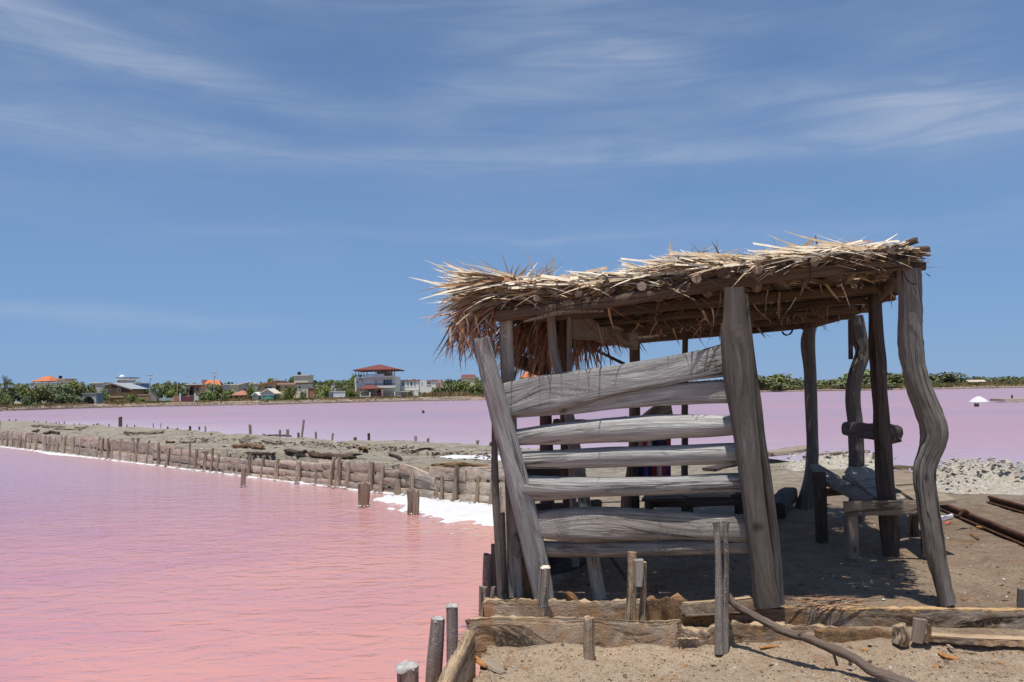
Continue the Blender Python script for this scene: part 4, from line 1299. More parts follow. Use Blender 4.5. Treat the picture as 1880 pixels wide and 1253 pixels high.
stake([(936, 985, 13), (937, 1040, 14), (938, 1112, 14)], 6.5, 'brown_wood', 'dark narrow board upright between the lath and the leaning plank', cap=False, thick=.5, n=8, sq=4)
stake([(953, 968, 10), (944, 1015, 16), (938, 1046, 14), (944, 1080, 6)], 6.42, 'rotten_wood', 'pointed rusty brown splinter hanging beside the leaning plank', cap=False, thick=.5, n=8)
stake([(960, 1020, 20), (963, 1060, 22), (965, 1112, 22)], 6.45, 'rotten_wood', 'brown rotten board upright behind the leaning plank', cap=False, thick=.5, n=10, sq=4)
stake([(922, 942, 10), (924, 1010, 11), (926, 1112, 11)], 6.7, 'salted_stake', 'knobbly upright stick right behind the thin lath', cap=False, n=8)
stake([(949, 980, 12), (952, 1000, 20), (949, 1022, 16)], 6.38, 'salted_stake', 'salt knotted lump of wood wedged beside the leaning plank', cap=False, n=10, rough=.2, name='wood_knot', cat='wood knot')
stake([(1001, 1042, 19), (999, 1075, 20), (996, 1116, 21)], 6.08, 'salted_stake', 'smooth round stake standing at the foot of the leaning corner plank', capmat='straw_pale')
up = empty('slotted_post', dp(1168, 1140, 5.85), 'crusted post of two upright pieces with a block wedged across its top', 'post')
tpart(up, 'upright', [(1161, 1014, 15), (1160, 1070, 16), (1156, 1140, 18)], 5.85, 'crust_board', 1.1, n=14, sq=5, rough=.05, lump=.08, step=.025)
tpart(up, 'upright', [(1181, 1032, 11), (1181, 1080, 11), (1180, 1140, 12)], 5.85, 'crust_board', 1.2, n=12, sq=5, rough=.05, lump=.08, step=.025)
tpart(up, 'block', [(1172, 1028, 17), (1173, 1050, 16), (1172, 1076, 13)], 5.80, 'pale_post', 1.1, n=12, sq=7, rough=.03)
fk = empty('forked_stake', dp(1325, 1190, 5.58), 'tall thin forked stake standing in front of the slatted wall', 'stake')
tpart(fk, 'prong', [(1314, 958, 14), (1316, 975, 11), (1319, 1040, 12), (1320, 1100, 14), (1320, 1200, 16)], 5.60, 'salted_stake', 1.0, n=12, rough=.07, step=.02)
tpart(fk, 'prong', [(1333, 957, 13), (1332, 980, 9), (1334, 1040, 9), (1332, 1100, 11), (1331, 1200, 13)], 5.61, 'salted_stake', 1.0, n=12, rough=.07, step=.02)
stake([(1081, 1134, 19), (1081, 1165, 19), (1082, 1222, 20)], 5.60, 'crust_board', 'small square stake pinning the middle of the foremost plank', cap=False, sq=4, lump=.08)
sp_ = empty('sawn_stump', dp(1688, 1176, 5.55), 'short sawn stump split open beside a crusted lump under the long dark plank', 'stump')
tpart(sp_, 'stump', [(1690, 1137, 25), (1688, 1155, 24), (1684, 1180, 22)], 5.55, 'table_wood', .5, n=12, sq=4, rough=.08, step=.02)
tpart(sp_, 'lump', [(1652, 1148, 22), (1656, 1165, 26), (1652, 1184, 24)], 5.56, 'crust_board', .9, n=12, rough=.15, lump=.2, step=.02)
tpart(sp_, 'bark', [(1704, 1146, 6), (1706, 1160, 8), (1700, 1180, 8)], 5.53, 'rotten_wood', 1.2, n=8, rough=.2, step=.02)
stake([(1876, 1083, 15), (1876, 1100, 16), (1876, 1120, 16)], 5.9, 'dark_post', 'dark round stub cut off by the picture edge behind the long dark plank', cap=False)

# branch
br = empty('dry_branch', gp(1520, 1190, -.15), 'long dry branch leaning from the forked stake down over the planks', 'branch')
bp = [dp(1336, 1092, 5.66), dp(1352, 1112, 5.62), dp(1400, 1139, 5.5), dp(1442, 1160, 5.4), dp(1490, 1175, 5.3), dp(1530, 1192, 5.2), dp(1570, 1210, 5.1), dp(1602, 1232, 5.0), dp(1640, 1248, 4.9), dp(1700, 1275, 4.75)]
bw = [13, 14, 15, 17, 16, 17, 17, 18, 22, 26]
mb = MB(); mb.limb(bp, [px2m(w, 5.2) for w in bw], [px2m(w, 5.2) for w in bw], n=14, rough=.10, groove=.10, lump=.10, lumpf=30, step=.02, seed=3)
mb.build('stem', MAT['branch_bark'], br)
for (pts, w) in (([(1526, 1190), (1531, 1202), (1537, 1222)], 5), ([(1556, 1205), (1562, 1216), (1560, 1222)], 7), ([(1400, 1140), (1404, 1150), (1402, 1158)], 5), ([(1466, 1168), (1472, 1160)], 6), ([(1585, 1220), (1600, 1214)], 6)):
    mb = MB(); mb.limb([dp(x, y, 5.22 if x > 1450 else 5.48) for x, y in pts], [px2m(w, 5.2)] * len(pts), [px2m(w, 5.2)] * len(pts), n=8, rough=.15, step=.02)
    mb.build('twig', MAT['branch_bark'], br)

# ---------------------------------------------------------------- rails, litter and chips to the right
def rail(spec, Ys, label):
    root = empty('rusty_rail', dp(*spec[1][:2], Ys[0]), label, 'rail', 'rusty rails in the sand beside the shack')
    pts = [dp(x, y, Y) for (x, y), Y in zip([s[:2] for s in spec], Ys)]
    for (nm, off, w, t) in (('railhead', .055, .035, .06), ('web', .025, .06, .02), ('foot', -.005, .016, .11)):
        mb = MB(); mb.limb([p + Vector((0, 0, off)) for p in pts], [w] * len(pts), [t] * len(pts), side=ZUP, n=10, sq=5, rough=.04, groove=.02, step=.1)
        mb.build(nm, MAT['rust'], root, angle=50)
    return root


def ground_pts(lst, dz=.03):
    return [gp(x, y, dz) for x, y in lst]


for (lst, lab) in (([(1690, 915), (1740, 937), (1800, 962), (1900, 1004), (2000, 1044)], 'rusty rail half sunk in the sand right of the bench'), ([(1818, 921), (1850, 930), (1900, 944), (1990, 968)], 'second rusty rail farther back beside the salt rubble')):
    g = ground_pts(lst)
    rail(lst, [p.y for p in g], lab)
sp2 = plimb([(1757, 950, 5), (1764, 944, 6), (1769, 938, 9), (1774, 942, 12)], (8.95, 9.0), 1.0, n=8, rough=.15, step=.015).build('rusty_bolt', MAT['rust'])
tag(sp2, 'thick rusty bolt sticking out beside the sunken rail', 'bolt')
bt = MB()
b0, b1 = gp(1724, 953, .03), gp(1747, 948, .035)
bt.limb([b0, b0.lerp(b1, .25), b0.lerp(b1, .6), b1], [.045, .075, .06, .07], [.04, .05, .035, .05], n=10, side=ZUP, rough=.2, groove=.15, step=.015)
tag(bt.build('plastic_bottle', MAT['plastic'], smooth=False), 'crumpled clear white plastic bottle lying by the crooked corner post', 'bottle')
rp = MB()
c = gp(1744, 961, .012)
for i in range(10): rp.chunk(c + Vector((random.gauss(0, .045), random.gauss(0, .05), 0)), .02, flat=.25)
tag(rp.build('red_wrapper', MAT['red_plastic'], smooth=False), 'torn red wrapper on the sand beside the plastic bottle', 'wrapper')


def chip(pts, z, w, mat, label, cat='wood chip', flat=.3, group='loose wood chips on the sand'):
    P_ = [gp(x, y, z) for x, y in pts]
    mb = MB(); mb.limb(P_, [w * .5] + [w] * (len(P_) - 2) + [w * .4], [w * flat] * len(P_), n=8, sq=3, rough=.2, groove=.1, step=.03, side=(1, 0, 0))
    tag(mb.build('wood_chip', MAT[mat], angle=50), label, cat, group)


chip([(868, 1205), (880, 1214), (893, 1224)], -.175, .055, 'bark_chip', 'orange bark chip just inside the pond corner planks')
chip([(884, 1210), (905, 1222), (925, 1236)], -.185, .10, 'table_wood', 'pale splintered chip beside the orange bark chip', flat=.12)
chip([(902, 1236), (908, 1262)], -.18, .05, 'table_wood', 'chip standing at the bottom below the splintered one')
chip([(868, 1198), (882, 1195), (893, 1192)], -.18, .03, 'rotten_wood', 'small brown chip against the foremost plank')
chip([(1412, 1173), (1440, 1180), (1487, 1188)], -.17, .055, 'bark_chip', 'long orange chip under the dry branch')
chip([(1395, 1190), (1420, 1187), (1450, 1186)], -.17, .04, 'bark_chip', 'yellowish chip near the foot of the forked stake')
chip([(1725, 1199), (1742, 1207), (1760, 1210)], -.17, .06, 'bark_chip', 'rusty orange chip alone below the sawn stump')
chip([(1740, 1196), (1760, 1200), (1790, 1200)], -.175, .03, 'rotten_wood', 'thin brown chip right of the rusty orange one')
chip([(1740, 1185), (1750, 1192)], -.14, .04, 'table_wood', 'pale chip on end by the flat pale plank')
chip([(1783, 980), (1790, 984), (1797, 990)], .015, .05, 'rotten_wood', 'dark bark chip on the open sand')
chip([(1793, 968), (1820, 971), (1845, 974)], .015, .07, 'bark_chip', 'flat reddish chip along the sunken rail')
chip([(1790, 1102), (1050, 1072)][:1] + [(1800, 1104)], .01, .02, 'bark_chip', 'tiny orange chip near the long dark plank')
pc = plimb([(1040, 1088, 8), (1050, 1096, 15), (1060, 1107, 10)], RY(1050), .7, n=9, rough=.2, groove=.1, step=.015).build('wood_chip', MAT['rotten_wood'], angle=50)
tag(pc, 'crusted chip perched on the rear plank beside the inner post', 'wood chip', 'loose wood chips on the sand')

# dry frond scraps on the ground in front of the shade's edge
fr = MB()
for i in range(120):
    px_ = random.gauss(1525, 32); py_ = random.gauss(1104, 4.5)
    a = random.gauss(.15, .35) + (math.pi if random.random() < .5 else 0)
    fr.strip(gp(px_, py_, .012 + random.random() * .02), (math.cos(a), math.sin(a) * .8, random.gauss(0, .05)), random.uniform(.08, .3), random.uniform(.004, .012), droop=.03, seg=2, mi=pick(0, 1.5, 4, 2))
o = fr.build('straw_litter', THM, smooth=False)
tag(o, 'dry fallen frond scraps on the sand in front of the shack', 'straw', kind='stuff')

# grit, pebbles and salt grains
def scatter(name, n, mats, weights, region, rs, label, flat=.6):
    mb = MB()
    X, Y, Rr, M_ = [], [], [], []
    while len(X) < n:
        x, y = region()
        X.append(x); Y.append(y); Rr.append(random.choice(rs) * random.uniform(.5, 1.4)); M_.append(random.choices(range(len(mats)), weights)[0])
    Z = ground_z(np.array(X), np.array(Y))
    for x, y, z, r, k in zip(X, Y, Z, Rr, M_):
        if z < -.5: continue
        mb.chunk((x, y, z + r * .2), r, flat=flat, mi=k)
    o = mb.build(name, [MAT[q] for q in mats], smooth=False)
    return tag(o, label, 'gravel', kind='stuff')


plain('pebble_tan', (0.34, 0.255, 0.175), 0.95, 0.3, 40)
plain('pebble_brown', (0.16, 0.105, 0.07), 0.95, 0.3, 40)
plain('pebble_pale', (0.56, 0.48, 0.39), 0.95, 0.2, 40)


def reg_front():
    while True:
        g = gp(random.uniform(840, 1900), random.uniform(1190, 1290), -.2)
        if g.y < line_y(FRONT_L, FRONT_R, g.x): return g.x, g.y


def reg_mid():
    g = gp(random.uniform(920, 1950), 930 + 175 * random.random() ** .6, 0)
    return g.x, g.y


def reg_dike():
    u = random.random() ** 1.5 * 28; v = random.uniform(.2, 8)
    p = WALL_A + WALL_DIR * u - WALL_N * v
    return p.x, p.y


scatter('gravel', 9000, ['pebble_tan', 'pebble_brown', 'pebble_pale', 'salt'], [6, 3, 1.4, .03], reg_front, [.002, .003, .004, .007], 'fine grit and crumbs of salt in front of the planks')
scatter('gravel', 7000, ['pebble_tan', 'pebble_brown', 'pebble_pale', 'salt'], [5, 4, 1, .06], reg_mid, [.002, .003, .004, .007], 'fine grit on the sandy floor in and beside the shack')
scatter('debris', 650, ['pebble_brown', 'pebble_tan', 'pebble_pale', 'black_bark'], [3, 3, 2, 3], reg_dike, [.015, .02, .03, .06], 'clods and dark crumbs strewn along the dike', flat=.45)
scatter('litter', 420, ['rotten_wood', 'bark_chip', 'pebble_brown', 'table_wood'], [4, 1.5, 4, 1.5], reg_mid, [.006, .01, .014, .02], 'small wood crumbs littering the sandy floor', .4)
scatter('litter', 300, ['rotten_wood', 'bark_chip', 'pebble_brown', 'table_wood'], [4, 2, 3, 2], reg_front, [.005, .008, .012, .018], 'small wood crumbs littering the sand before the planks', .4)
sg = [(1480, 925), (1748, 948), (1843, 1065), (1690, 1125), (1622, 1103), (1560, 1104), (1848, 1098), (1862, 1193), (1605, 966), (1530, 1060), (1700, 995), (1600, 1070), (1782, 1042), (1788, 957), (1740, 990), (1510, 1065)]
mb = MB()
for (x, y) in sg:
    g = gp(x, y, 0 if y < 1120 else -.18)
    mb.chunk(g + Vector((0, 0, .008)), random.uniform(.008, .018), flat=.7)
o = mb.build('salt_grains', MAT['salt'], smooth=False)
tag(o, 'scattered white grains of salt on the sand', 'salt grains', kind='stuff')

# ---------------------------------------------------------------- heaps of salty rubble behind
def crusted(name, a, b, c):
    m, T, bs = newmat(name)
    geo = T.n('ShaderNodeNewGeometry'); pos = geo.outputs['Position']
    n1 = T.noise(pos, 4, 6, .7); n2 = T.noise(pos, 22, 5, .7); n3 = T.noise(pos, 70, 3, .7)
    col = T.mix(T.ramp(n2, [(.36, 0), (.60, 1)]), a, b)
    col = T.mix(T.ramp(n1, [(.48, 0), (.66, .7)]), col, c)
    T.put(bs.inputs['Base Color'], col)
    bs.inputs['Roughness'].default_value = .95
    T.put(bs.inputs['Normal'], T.bump(T.math('ADD', n2, T.math('MULTIPLY', n3, .4)), 1.0, .05))


crusted('rubble', (.38, .325, .25), (.72, .66, .56), (.50, .41, .30))


def heap(path, w, h, label, n):
    P_ = [gp(x, y, 0) for x, y in path]
    root = empty('rubble_heap', sum(P_, Vector()) / len(P_), label, 'rubble heap', 'heaps of salty rubble behind the shack')
    L = sum((P_[i + 1] - P_[i]).length for i in range(len(P_) - 1))
    mb = MB()
    na, nb = int(L / .045), 44
    def at(t):
        s = t * (len(P_) - 1); i = min(int(s), len(P_) - 2); return P_[i].lerp(P_[i + 1], s - i)
    for i in range(na + 1):
        t = i / na; c = at(t)
        e = math.sin(math.pi * min(1, max(0, t))) ** .5
        for j in range(nb + 1):
            v = (j / nb * 2 - 1)
            x, y = c.x + .1 * v, c.y + v * w * (.6 + .4 * e)
            prof_ = max(0, 1 - abs(v) ** 1.8) * e
            zz = h * prof_ * (.75 + .6 * mnoise.noise(Vector((x * .9, y * .9, 3))))
            zz += prof_ ** .5 * (.13 * abs(mnoise.noise(Vector((x * 3.4, y * 3.4, 1)))) + .09 * abs(mnoise.noise(Vector((x * 8, y * 8, 5)))) + .05 * mnoise.noise(Vector((x * 17, y * 17, 2))) + .025 * mnoise.noise(Vector((x * 34, y * 34, 6)))) - .03
            mb.v.append(Vector((x, y, zz)))
    for i in range(na):
        for j in range(nb):
            a = i * (nb + 1) + j; mb.face((a, a + nb + 1, a + nb + 2, a + 1))
    mb.build('mound', MAT['rubble'], root, smooth=True)
    lm = MB()
    for i in range(n):
        t = random.uniform(.03, .97); v = random.gauss(0, .45); c = at(t)
        e = math.sin(math.pi * t) ** .5
        z = h * max(0, 1 - abs(v) ** 1.8) * e * .85 + .04
        lm.chunk((c.x + random.gauss(0, .1), c.y + v * w, z + random.uniform(0, .06)), random.choice([.012, .02, .03, .05]) * random.uniform(.7, 1.3), flat=.32)
    o = lm.build('clods', MAT['rubble'], root, smooth=False); o['kind'] = 'stuff'


heap([(1690, 893), (1740, 890), (1800, 890), (1860, 892), (1960, 894)], 1.25, .36, 'broad pale heap of salty rubble right of the crooked corner post', 480)
heap([(1440, 862), (1490, 857), (1545, 855), (1590, 856), (1630, 858)], .95, .26, 'smaller pale heap of salty rubble seen through the open posts', 240)

def ground_board(lst, w, t, mat, label, z=.04, cat='plank'):
    P_ = [gp(x, y, z) for x, y in lst]
    mb = MB(); mb.limb(P_, [w] * len(P_), [t] * len(P_), side=ZUP if w < t else (0, 1, 0), n=10, sq=5, rough=.07, groove=.04, step=.1)
    tag(mb.build('loose_plank', MAT[mat], angle=60), label, cat, 'planks lying behind the shack')


ground_board([(1398, 834), (1440, 830), (1482, 822)], .5, .10, 'table_wood', 'pale broad plank lying on the bank right behind the tall front post', .16)
ground_board([(1482, 840), (1530, 834), (1590, 829)], .22, .05, 'brown_wood', 'narrow plank along the pond edge behind the open posts', .14)
ground_board([(1640, 858), (1720, 862), (1808, 864)], .30, .06, 'brown_wood', 'dark plank holding the pond edge behind the broad rubble heap', .10)
ground_board([(1300, 862), (1340, 852), (1356, 846)], .25, .05, 'black_bark', 'dark plank lying behind the slats near the tall front post', .06)
stake([(1607, 831, 10), (1607, 852, 10)], 15.6, 'salted_stake', 'small pale stub between the crooked posts at the pond edge', cap=False, group='stubs at the back pond edge', n=8)
stake([(1836, 850, 16), (1838, 866, 17)], 15.4, 'dark_post', 'dark stub standing on the edge behind the broad rubble heap', cap=False, group='stubs at the back pond edge', n=8)
bd = MB(); bd.chunk(gp(1886, 872, .2), .30, flat=.9)
tag(bd.build('boulder', MAT['concrete'], smooth=False), 'grey stone at the picture edge on top of the rubble', 'stone')

# ================================================================= THE DIKE'S PLANK WALL
def on_wall(px):
    """distance along the wall of the water line under pixel column px"""
    best = None
    lo, hi = -2.0, WALL_LEN + 4
    for _ in range(60):
        mid = (lo + hi) / 2
        p = WALL_A + WALL_DIR * mid
        v = CAMR.transposed() @ (p - EYE)
        x = 940 + FPX * v.x / -v.z
        if x > px: lo = mid
        else: hi = mid
    return (lo + hi) / 2


wall = empty('plank_wall', WALL_A, 'long low wall of salt stained planks and stakes holding the dike above the near pond', 'retaining wall')
# top edge of the planks, in pixels
TOP = [(-40, 782), (0, 789), (100, 797), (200, 806), (260, 812), (330, 823), (400, 836), (480, 844), (560, 846), (640, 849), (690, 852), (702, 858), (740, 866), (790, 862), (850, 858), (912, 858)]


def top_z(px):
    d = on_wall(px)
    p = WALL_A + WALL_DIR * d
    ty = interp(TOP, px)
    r = ray(px, ty)
    return EYE.z + r.z * (p.y / r.y)


SEGS = [(930, 852), (856, 796), (800, 741), (746, 700), (703, 640), (648, 588), (592, 520), (526, 470), (474, 415), (420, 365), (370, 318), (322, 280), (283, 245), (248, 210), (213, 178), (180, 145), (148, 112), (114, 80), (82, 50), (52, 22), (24, -5), (-3, -30)]
for k, (xa, xb) in enumerate(SEGS):
    da, db = on_wall(xa), on_wall(xb)
    H0 = top_z((xa + xb) / 2) + random.uniform(-.03, .03)
    nb_ = 3 if k < 12 else 2
    bot = WATER_Z - .06
    hh = (H0 - bot) / nb_
    tilt = random.uniform(-.04, .04) if k not in (2,) else .1
    for c in range(nb_):
        zc = bot + hh * (c + .5)
        jit = random.uniform(-.02, .02)
        off = WALL_N * (random.uniform(.0, .06) - .015 * c)
        A = WALL_A + WALL_DIR * (da - .04) + off; B = WALL_A + WALL_DIR * (db + .05) + off
        w = hh * random.uniform(.86, .99)
        tt = tilt * (c / max(1, nb_ - 1))
        pts = [Vector((A.x, A.y, zc + jit - tt)), Vector(((A.x + B.x) / 2, (A.y + B.y) / 2, zc + jit + random.uniform(-.012, .012))), Vector((B.x, B.y, zc + jit + tt))]
        mb = MB()
        mb.limb(pts, [w * random.uniform(.9, 1.02), w, w * random.uniform(.85, 1.02)], [.045] * 3, side=ZUP, n=10 if k < 10 else 8, sq=6, rough=.05, groove=.03, step=.12 if k < 8 else .3, ends=.02, seed=random.uniform(0, 99))
        mb.build('plank', MAT['wall_wood'], wall, angle=50)
STK = [(905, 868, 11, 0), (880, 873, 11, -1), (863, 905, 6, 0), (840, 860, 13, 4), (812, 868, 9, 5), (803, 872, 11, 2), (760, 868, 10, 2), (737, 880, 14, 4), (729, 873, 9, 3), (702, 860, 8, 3), (682, 846, 12, 6), (673, 870, 9, 1), (656, 850, 0, 0),
       (640, 846, 10, 2), (626, 848, 9, 1), (612, 845, 9, -1), (580, 846, 8, 3), (551, 844, 12, 4), (511, 845, 8, 5), (482, 838, 7, 3), (460, 838, 8, 2), (437, 835, 8, 1), (416, 834, 8, -2), (402, 833, 6, 2), (391, 824, 6, 2), (378, 831, 8, 3),
       (362, 826, 7, 2), (350, 810, 5, 1), (333, 824, 7, 1), (312, 819, 6, 0), (294, 812, 7, 3), (274, 809, 6, 0), (252, 806, 6, 2), (245, 806, 5, -1), (224, 806, 6, 2), (209, 808, 6, 1), (199, 808, 6, 4), (189, 804, 6, 2), (182, 802, 5, -1),
       (166, 804, 5, 0), (149, 803, 5, 0), (134, 803, 6, 3), (119, 801, 5, 2), (110, 800, 5, -1), (103, 800, 6, -2), (92, 799, 5, 1), (84, 798, 6, 3), (73, 799, 5, -3), (60, 799, 5, -2), (50, 797, 4, 0), (41, 797, 4, -1), (35, 795, 4, 1),
       (29, 795, 4, -1), (24, 794, 4, 1), (16, 793, 4, 1), (8, 793, 4, 0), (1, 775, 4, 0), (-8, 790, 4, 0)]
caps = MB()
for (x, ty, w, lean) in STK:
    if not w: continue
    d = on_wall(x + lean)
    b = WALL_A + WALL_DIR * d + WALL_N * random.uniform(.08, .14)
    r = ray(x, ty); t = EYE + r * ((b.y + .05) / r.y)
    ww = px2m(w, b.y) * .86 * random.uniform(.8, 1.2)
    t = t + Vector((random.gauss(0, .035), 0, random.gauss(0, .035)))
    b2 = Vector((b.x, b.y, WATER_Z - .15))
    if t.z < WATER_Z + .1: continue
    mb = MB()
    mid = b2.lerp(t, .55) + Vector((random.gauss(0, .012), 0, 0))
    mb.limb([b2, mid, t], [ww * 1.25, ww, ww * .95], [ww * 1.1, ww * .9, ww * .85], n=8, rough=.09, groove=.1, ends=.02, step=.09, seed=x)
    mb.build('stake', MAT['stake_wood'], wall, angle=60)
    # collar of salt crystals where the stake meets the water
    for q in range(7):
        a = q * .9 + random.random()
        caps.chunk(Vector((b.x + math.cos(a) * ww * .8, b.y + math.sin(a) * ww * .8 - .02, WATER_Z + .01 + random.random() * .03)), ww * random.uniform(.3, .5), flat=.5)
o = caps.build('salt_crystals', MAT['salt'], smooth=False)
tag(o, 'white salt crystals gathered round the feet of the wall stakes', 'salt crystals', kind='stuff')

# posts standing free in the pink water
def pond_post(spec, px_base, py_base, label, mat='stake_wood', **kw):
    g = gp(px_base, py_base, WATER_Z)
    root = empty('pond_post', g, label, 'post', 'posts standing in the near pond')
    sc = spec + [(spec[-1][0], py_base + 14, spec[-1][2])]
    plimb(sc, g.y, 1.0, n=14, rough=.07, groove=.12, ends=.03, step=.04, **kw).build('shaft', MAT[mat], root, angle=60)
    mb = MB()
    rr = px2m(spec[-1][2], g.y) * .5
    for q in range(26):
        a = q * .7
        mb.chunk(g + Vector((math.cos(a) * rr * random.uniform(.8, 1.25), math.sin(a) * rr * random.uniform(.8, 1.25), random.random() * .03)), rr * random.uniform(.22, .4), flat=.5)
    for q in range(5):
        c = dp(spec[0][0] + random.gauss(0, spec[0][2] * .25), spec[0][1] + 1, g.y)
        mb.chunk(c, rr * .28, flat=.5)
    o = mb.build('salt_collar', MAT['salt'], root, smooth=False); o['kind'] = 'stuff'


pond_post([(447, 859, 8), (447, 872, 9), (446, 893, 9)], 446, 895, 'thin grey post alone in the pink water, farthest from the shack')
pond_post([(668, 887, 19), (669, 905, 20), (668, 928, 19)], 668, 931, 'stout grey post in the water between the thin post and the split post')
pond_post([(753, 900, 13), (754, 920, 12), (753, 943, 11)], 755, 945, 'split pale post in two halves at the edge of the white salt sheet')
pr = bpy.data.objects['pond_post.002']
plimb([(764, 901, 11), (764, 920, 12), (763, 958, 12)], gp(755, 945, WATER_Z).y - .02, 1.0, n=12, rough=.07, groove=.12, ends=.03, step=.04).build('shaft', MAT['stake_wood'], pr, angle=60)

# far edge of the dike: stumps and stubs
def edge_post(x, y0, y1, w, label, lean=0, z=.0, mat='stake_wood', group=None, name='edge_stub'):
    Y = gp(x, y1, z).y
    o = plimb([(x + lean, y0, w), (x, y1 + 2, w)], Y, 1.0, n=8, rough=.08, ends=.03, step=.1).build(name, MAT[mat], angle=60)
    tag(o, label, 'stump' if w > 8 else 'stub', group)


edge_post(221, 766, 783, 6, 'tall double stump standing on the far edge of the dike', 0, .0, 'brown_wood', name='dike_stump')
edge_post(460, 780, 797, 5, 'square stump at the end of a short edging plank on the dike', -1, .0, 'stake_wood', name='dike_stump')
edge_post(554, 772, 801, 4, 'leaning pole at the far pond edge of the dike, tallest of its row', 4, .0, 'stake_wood', name='leaning_pole')
G = 'low stubs along the far edge of the dike'
ORD = 'first second third fourth fifth sixth seventh eighth ninth tenth eleventh twelfth thirteenth fourteenth fifteenth sixteenth seventeenth eighteenth nineteenth twentieth'.split()
ORD += ['twenty-' + q for q in ORD[:9]] + ['thirtieth'] + ['thirty-' + q for q in ORD[:9]]
for k_, (x, y0, y1, w, lean) in enumerate(sorted([(514, 790, 801, 4, 0), (528, 789, 801, 5, 0), (548, 795, 802, 4, 0), (580, 794, 804, 4, 0), (610, 796, 806, 4, 1), (677, 796, 807, 5, 0), (763, 801, 808, 5, 0), (786, 806, 812, 5, 0), (876, 808, 814, 6, 1),
                             (349, 783, 791, 4, 0), (326, 786, 791, 3, 0), (366, 784, 788, 3, 0), (377, 783, 792, 3, 0), (308, 784, 790, 3, 0), (295, 778, 784, 1.6, 0), (282, 778, 784, 1.6, -1), (247, 781, 785, 2, 0), (233, 780, 785, 2.4, 0), (200, 779, 783, 3, 0), (179, 778, 783, 5, 0), (172, 779, 783, 2, 0), (146, 778, 781, 3, 0), (136, 778, 781, 2, 0), (118, 774, 778, 2, 0), (108, 774, 778, 1.8, 1), (103, 775, 778, 1.8, 0), (85, 774, 778, 2, 0), (70, 774, 777, 2, 0), (63, 773, 777, 2.4, 0), (29, 770, 774, 2.4, 0), (17, 770, 773, 2.4, 0), (652, 803, 808, 6, 0), (900, 812, 818, 6, 2), (485, 797, 801, 7, 0)], reverse=True)):
    edge_post(x, y0, y1, w, ORD[k_] + ' low stub from the shack along the far edge of the dike', lean, .05, random.choice(['stake_wood', 'brown_wood']), G)

# logs and planks lying on the dike
def dlog(pts, w, mat, label, z=.12, thick=1.0, cat='log', name='driftwood'):
    P_ = []
    for (x, y) in pts:
        g = gp(x, y, z)
        for _ in range(20):
            if gz(g.x, g.y) > -.3: break
            g = g - WALL_N * .1
        g.z = max(gz(g.x, g.y), -.3) + w * .3
        P_.append(g)
    w *= .5
    mb = MB(); mb.limb(P_, [w] * len(P_), [w * thick] * len(P_), n=11, side=(0, 1, .2), rough=.30, groove=.25, lump=.22, lumpf=9, ends=.2, step=.05, seed=pts[0][0])
    tag(mb.build(name, MAT[mat], angle=60), label, cat, 'driftwood lying on the dike')


dlog([(570, 840), (610, 843), (650, 842)], .24, 'brown_wood', 'thick rotten brown log right behind the wall planks in the middle of the dike')
dlog([(790, 860), (835, 856), (892, 853)], .15, 'rotten_wood', 'long thin brown log behind the wall planks nearest the shack')
dlog([(527, 836), (545, 838), (560, 838)], .24, 'black_bark', 'short brown log end behind the wall left of the thick rotten log')
dlog([(430, 820), (460, 822), (482, 827)], .22, 'rotten_wood', 'orange brown rotten wood behind the wall above the thin pond post')
dlog([(455, 833), (472, 836), (482, 838)], .16, 'black_bark', 'black log lying just behind the wall above the thin pond post')
dlog([(660, 828), (668, 827), (672, 829)], .25, 'rotten_wood', 'stubby brown root clump in the middle of the dike')
dlog([(645, 805), (680, 807), (705, 808)], .14, 'brown_wood', 'plank edging the far pond near the shack side of the dike', .0)
dlog([(418, 794), (440, 794), (458, 795)], .16, 'brown_wood', 'short edging plank running up to the square stump', .0)
dlog([(262, 784), (280, 785), (295, 788)], .16, 'brown_wood', 'short plank at the far edge right of the tall double stump', .05)
dlog([(100, 789), (140, 789), (155, 789)], .20, 'table_wood', 'pale plank lying on the dike left of the tall double stump', .1)
dlog([(228, 797), (260, 798), (298, 799)], .22, 'table_wood', 'pale plank lying on the dike below the tall double stump', .1)
dlog([(480, 811), (500, 812), (520, 813)], .12, 'black_bark', 'dark stick among the clods in the middle of the dike')
dlog([(760, 831), (775, 829), (793, 830)], .13, 'black_bark', 'dark forked root on the dike toward the shack')
dlog([(715, 837), (730, 838), (736, 841)], .14, 'black_bark', 'dark knotted root left of the forked one')
dlog([(60, 795), (66, 795), (70, 793)], .25, 'brown_wood', 'dark clump of wood on the wall top at the far end of the dike')
dlog([(82, 798), (96, 796), (108, 798)], .22, 'brown_wood', 'dark rotten beam on the wall top near the far end of the dike')
dlog([(330, 814), (345, 815), (358, 817)], .14, 'table_wood', 'short pale plank behind the wall near the tall thin stake')
dlog([(306, 816), (311, 814), (320, 815)], .16, 'rotten_wood', 'small rotten chunk behind the wall left of the short pale plank')
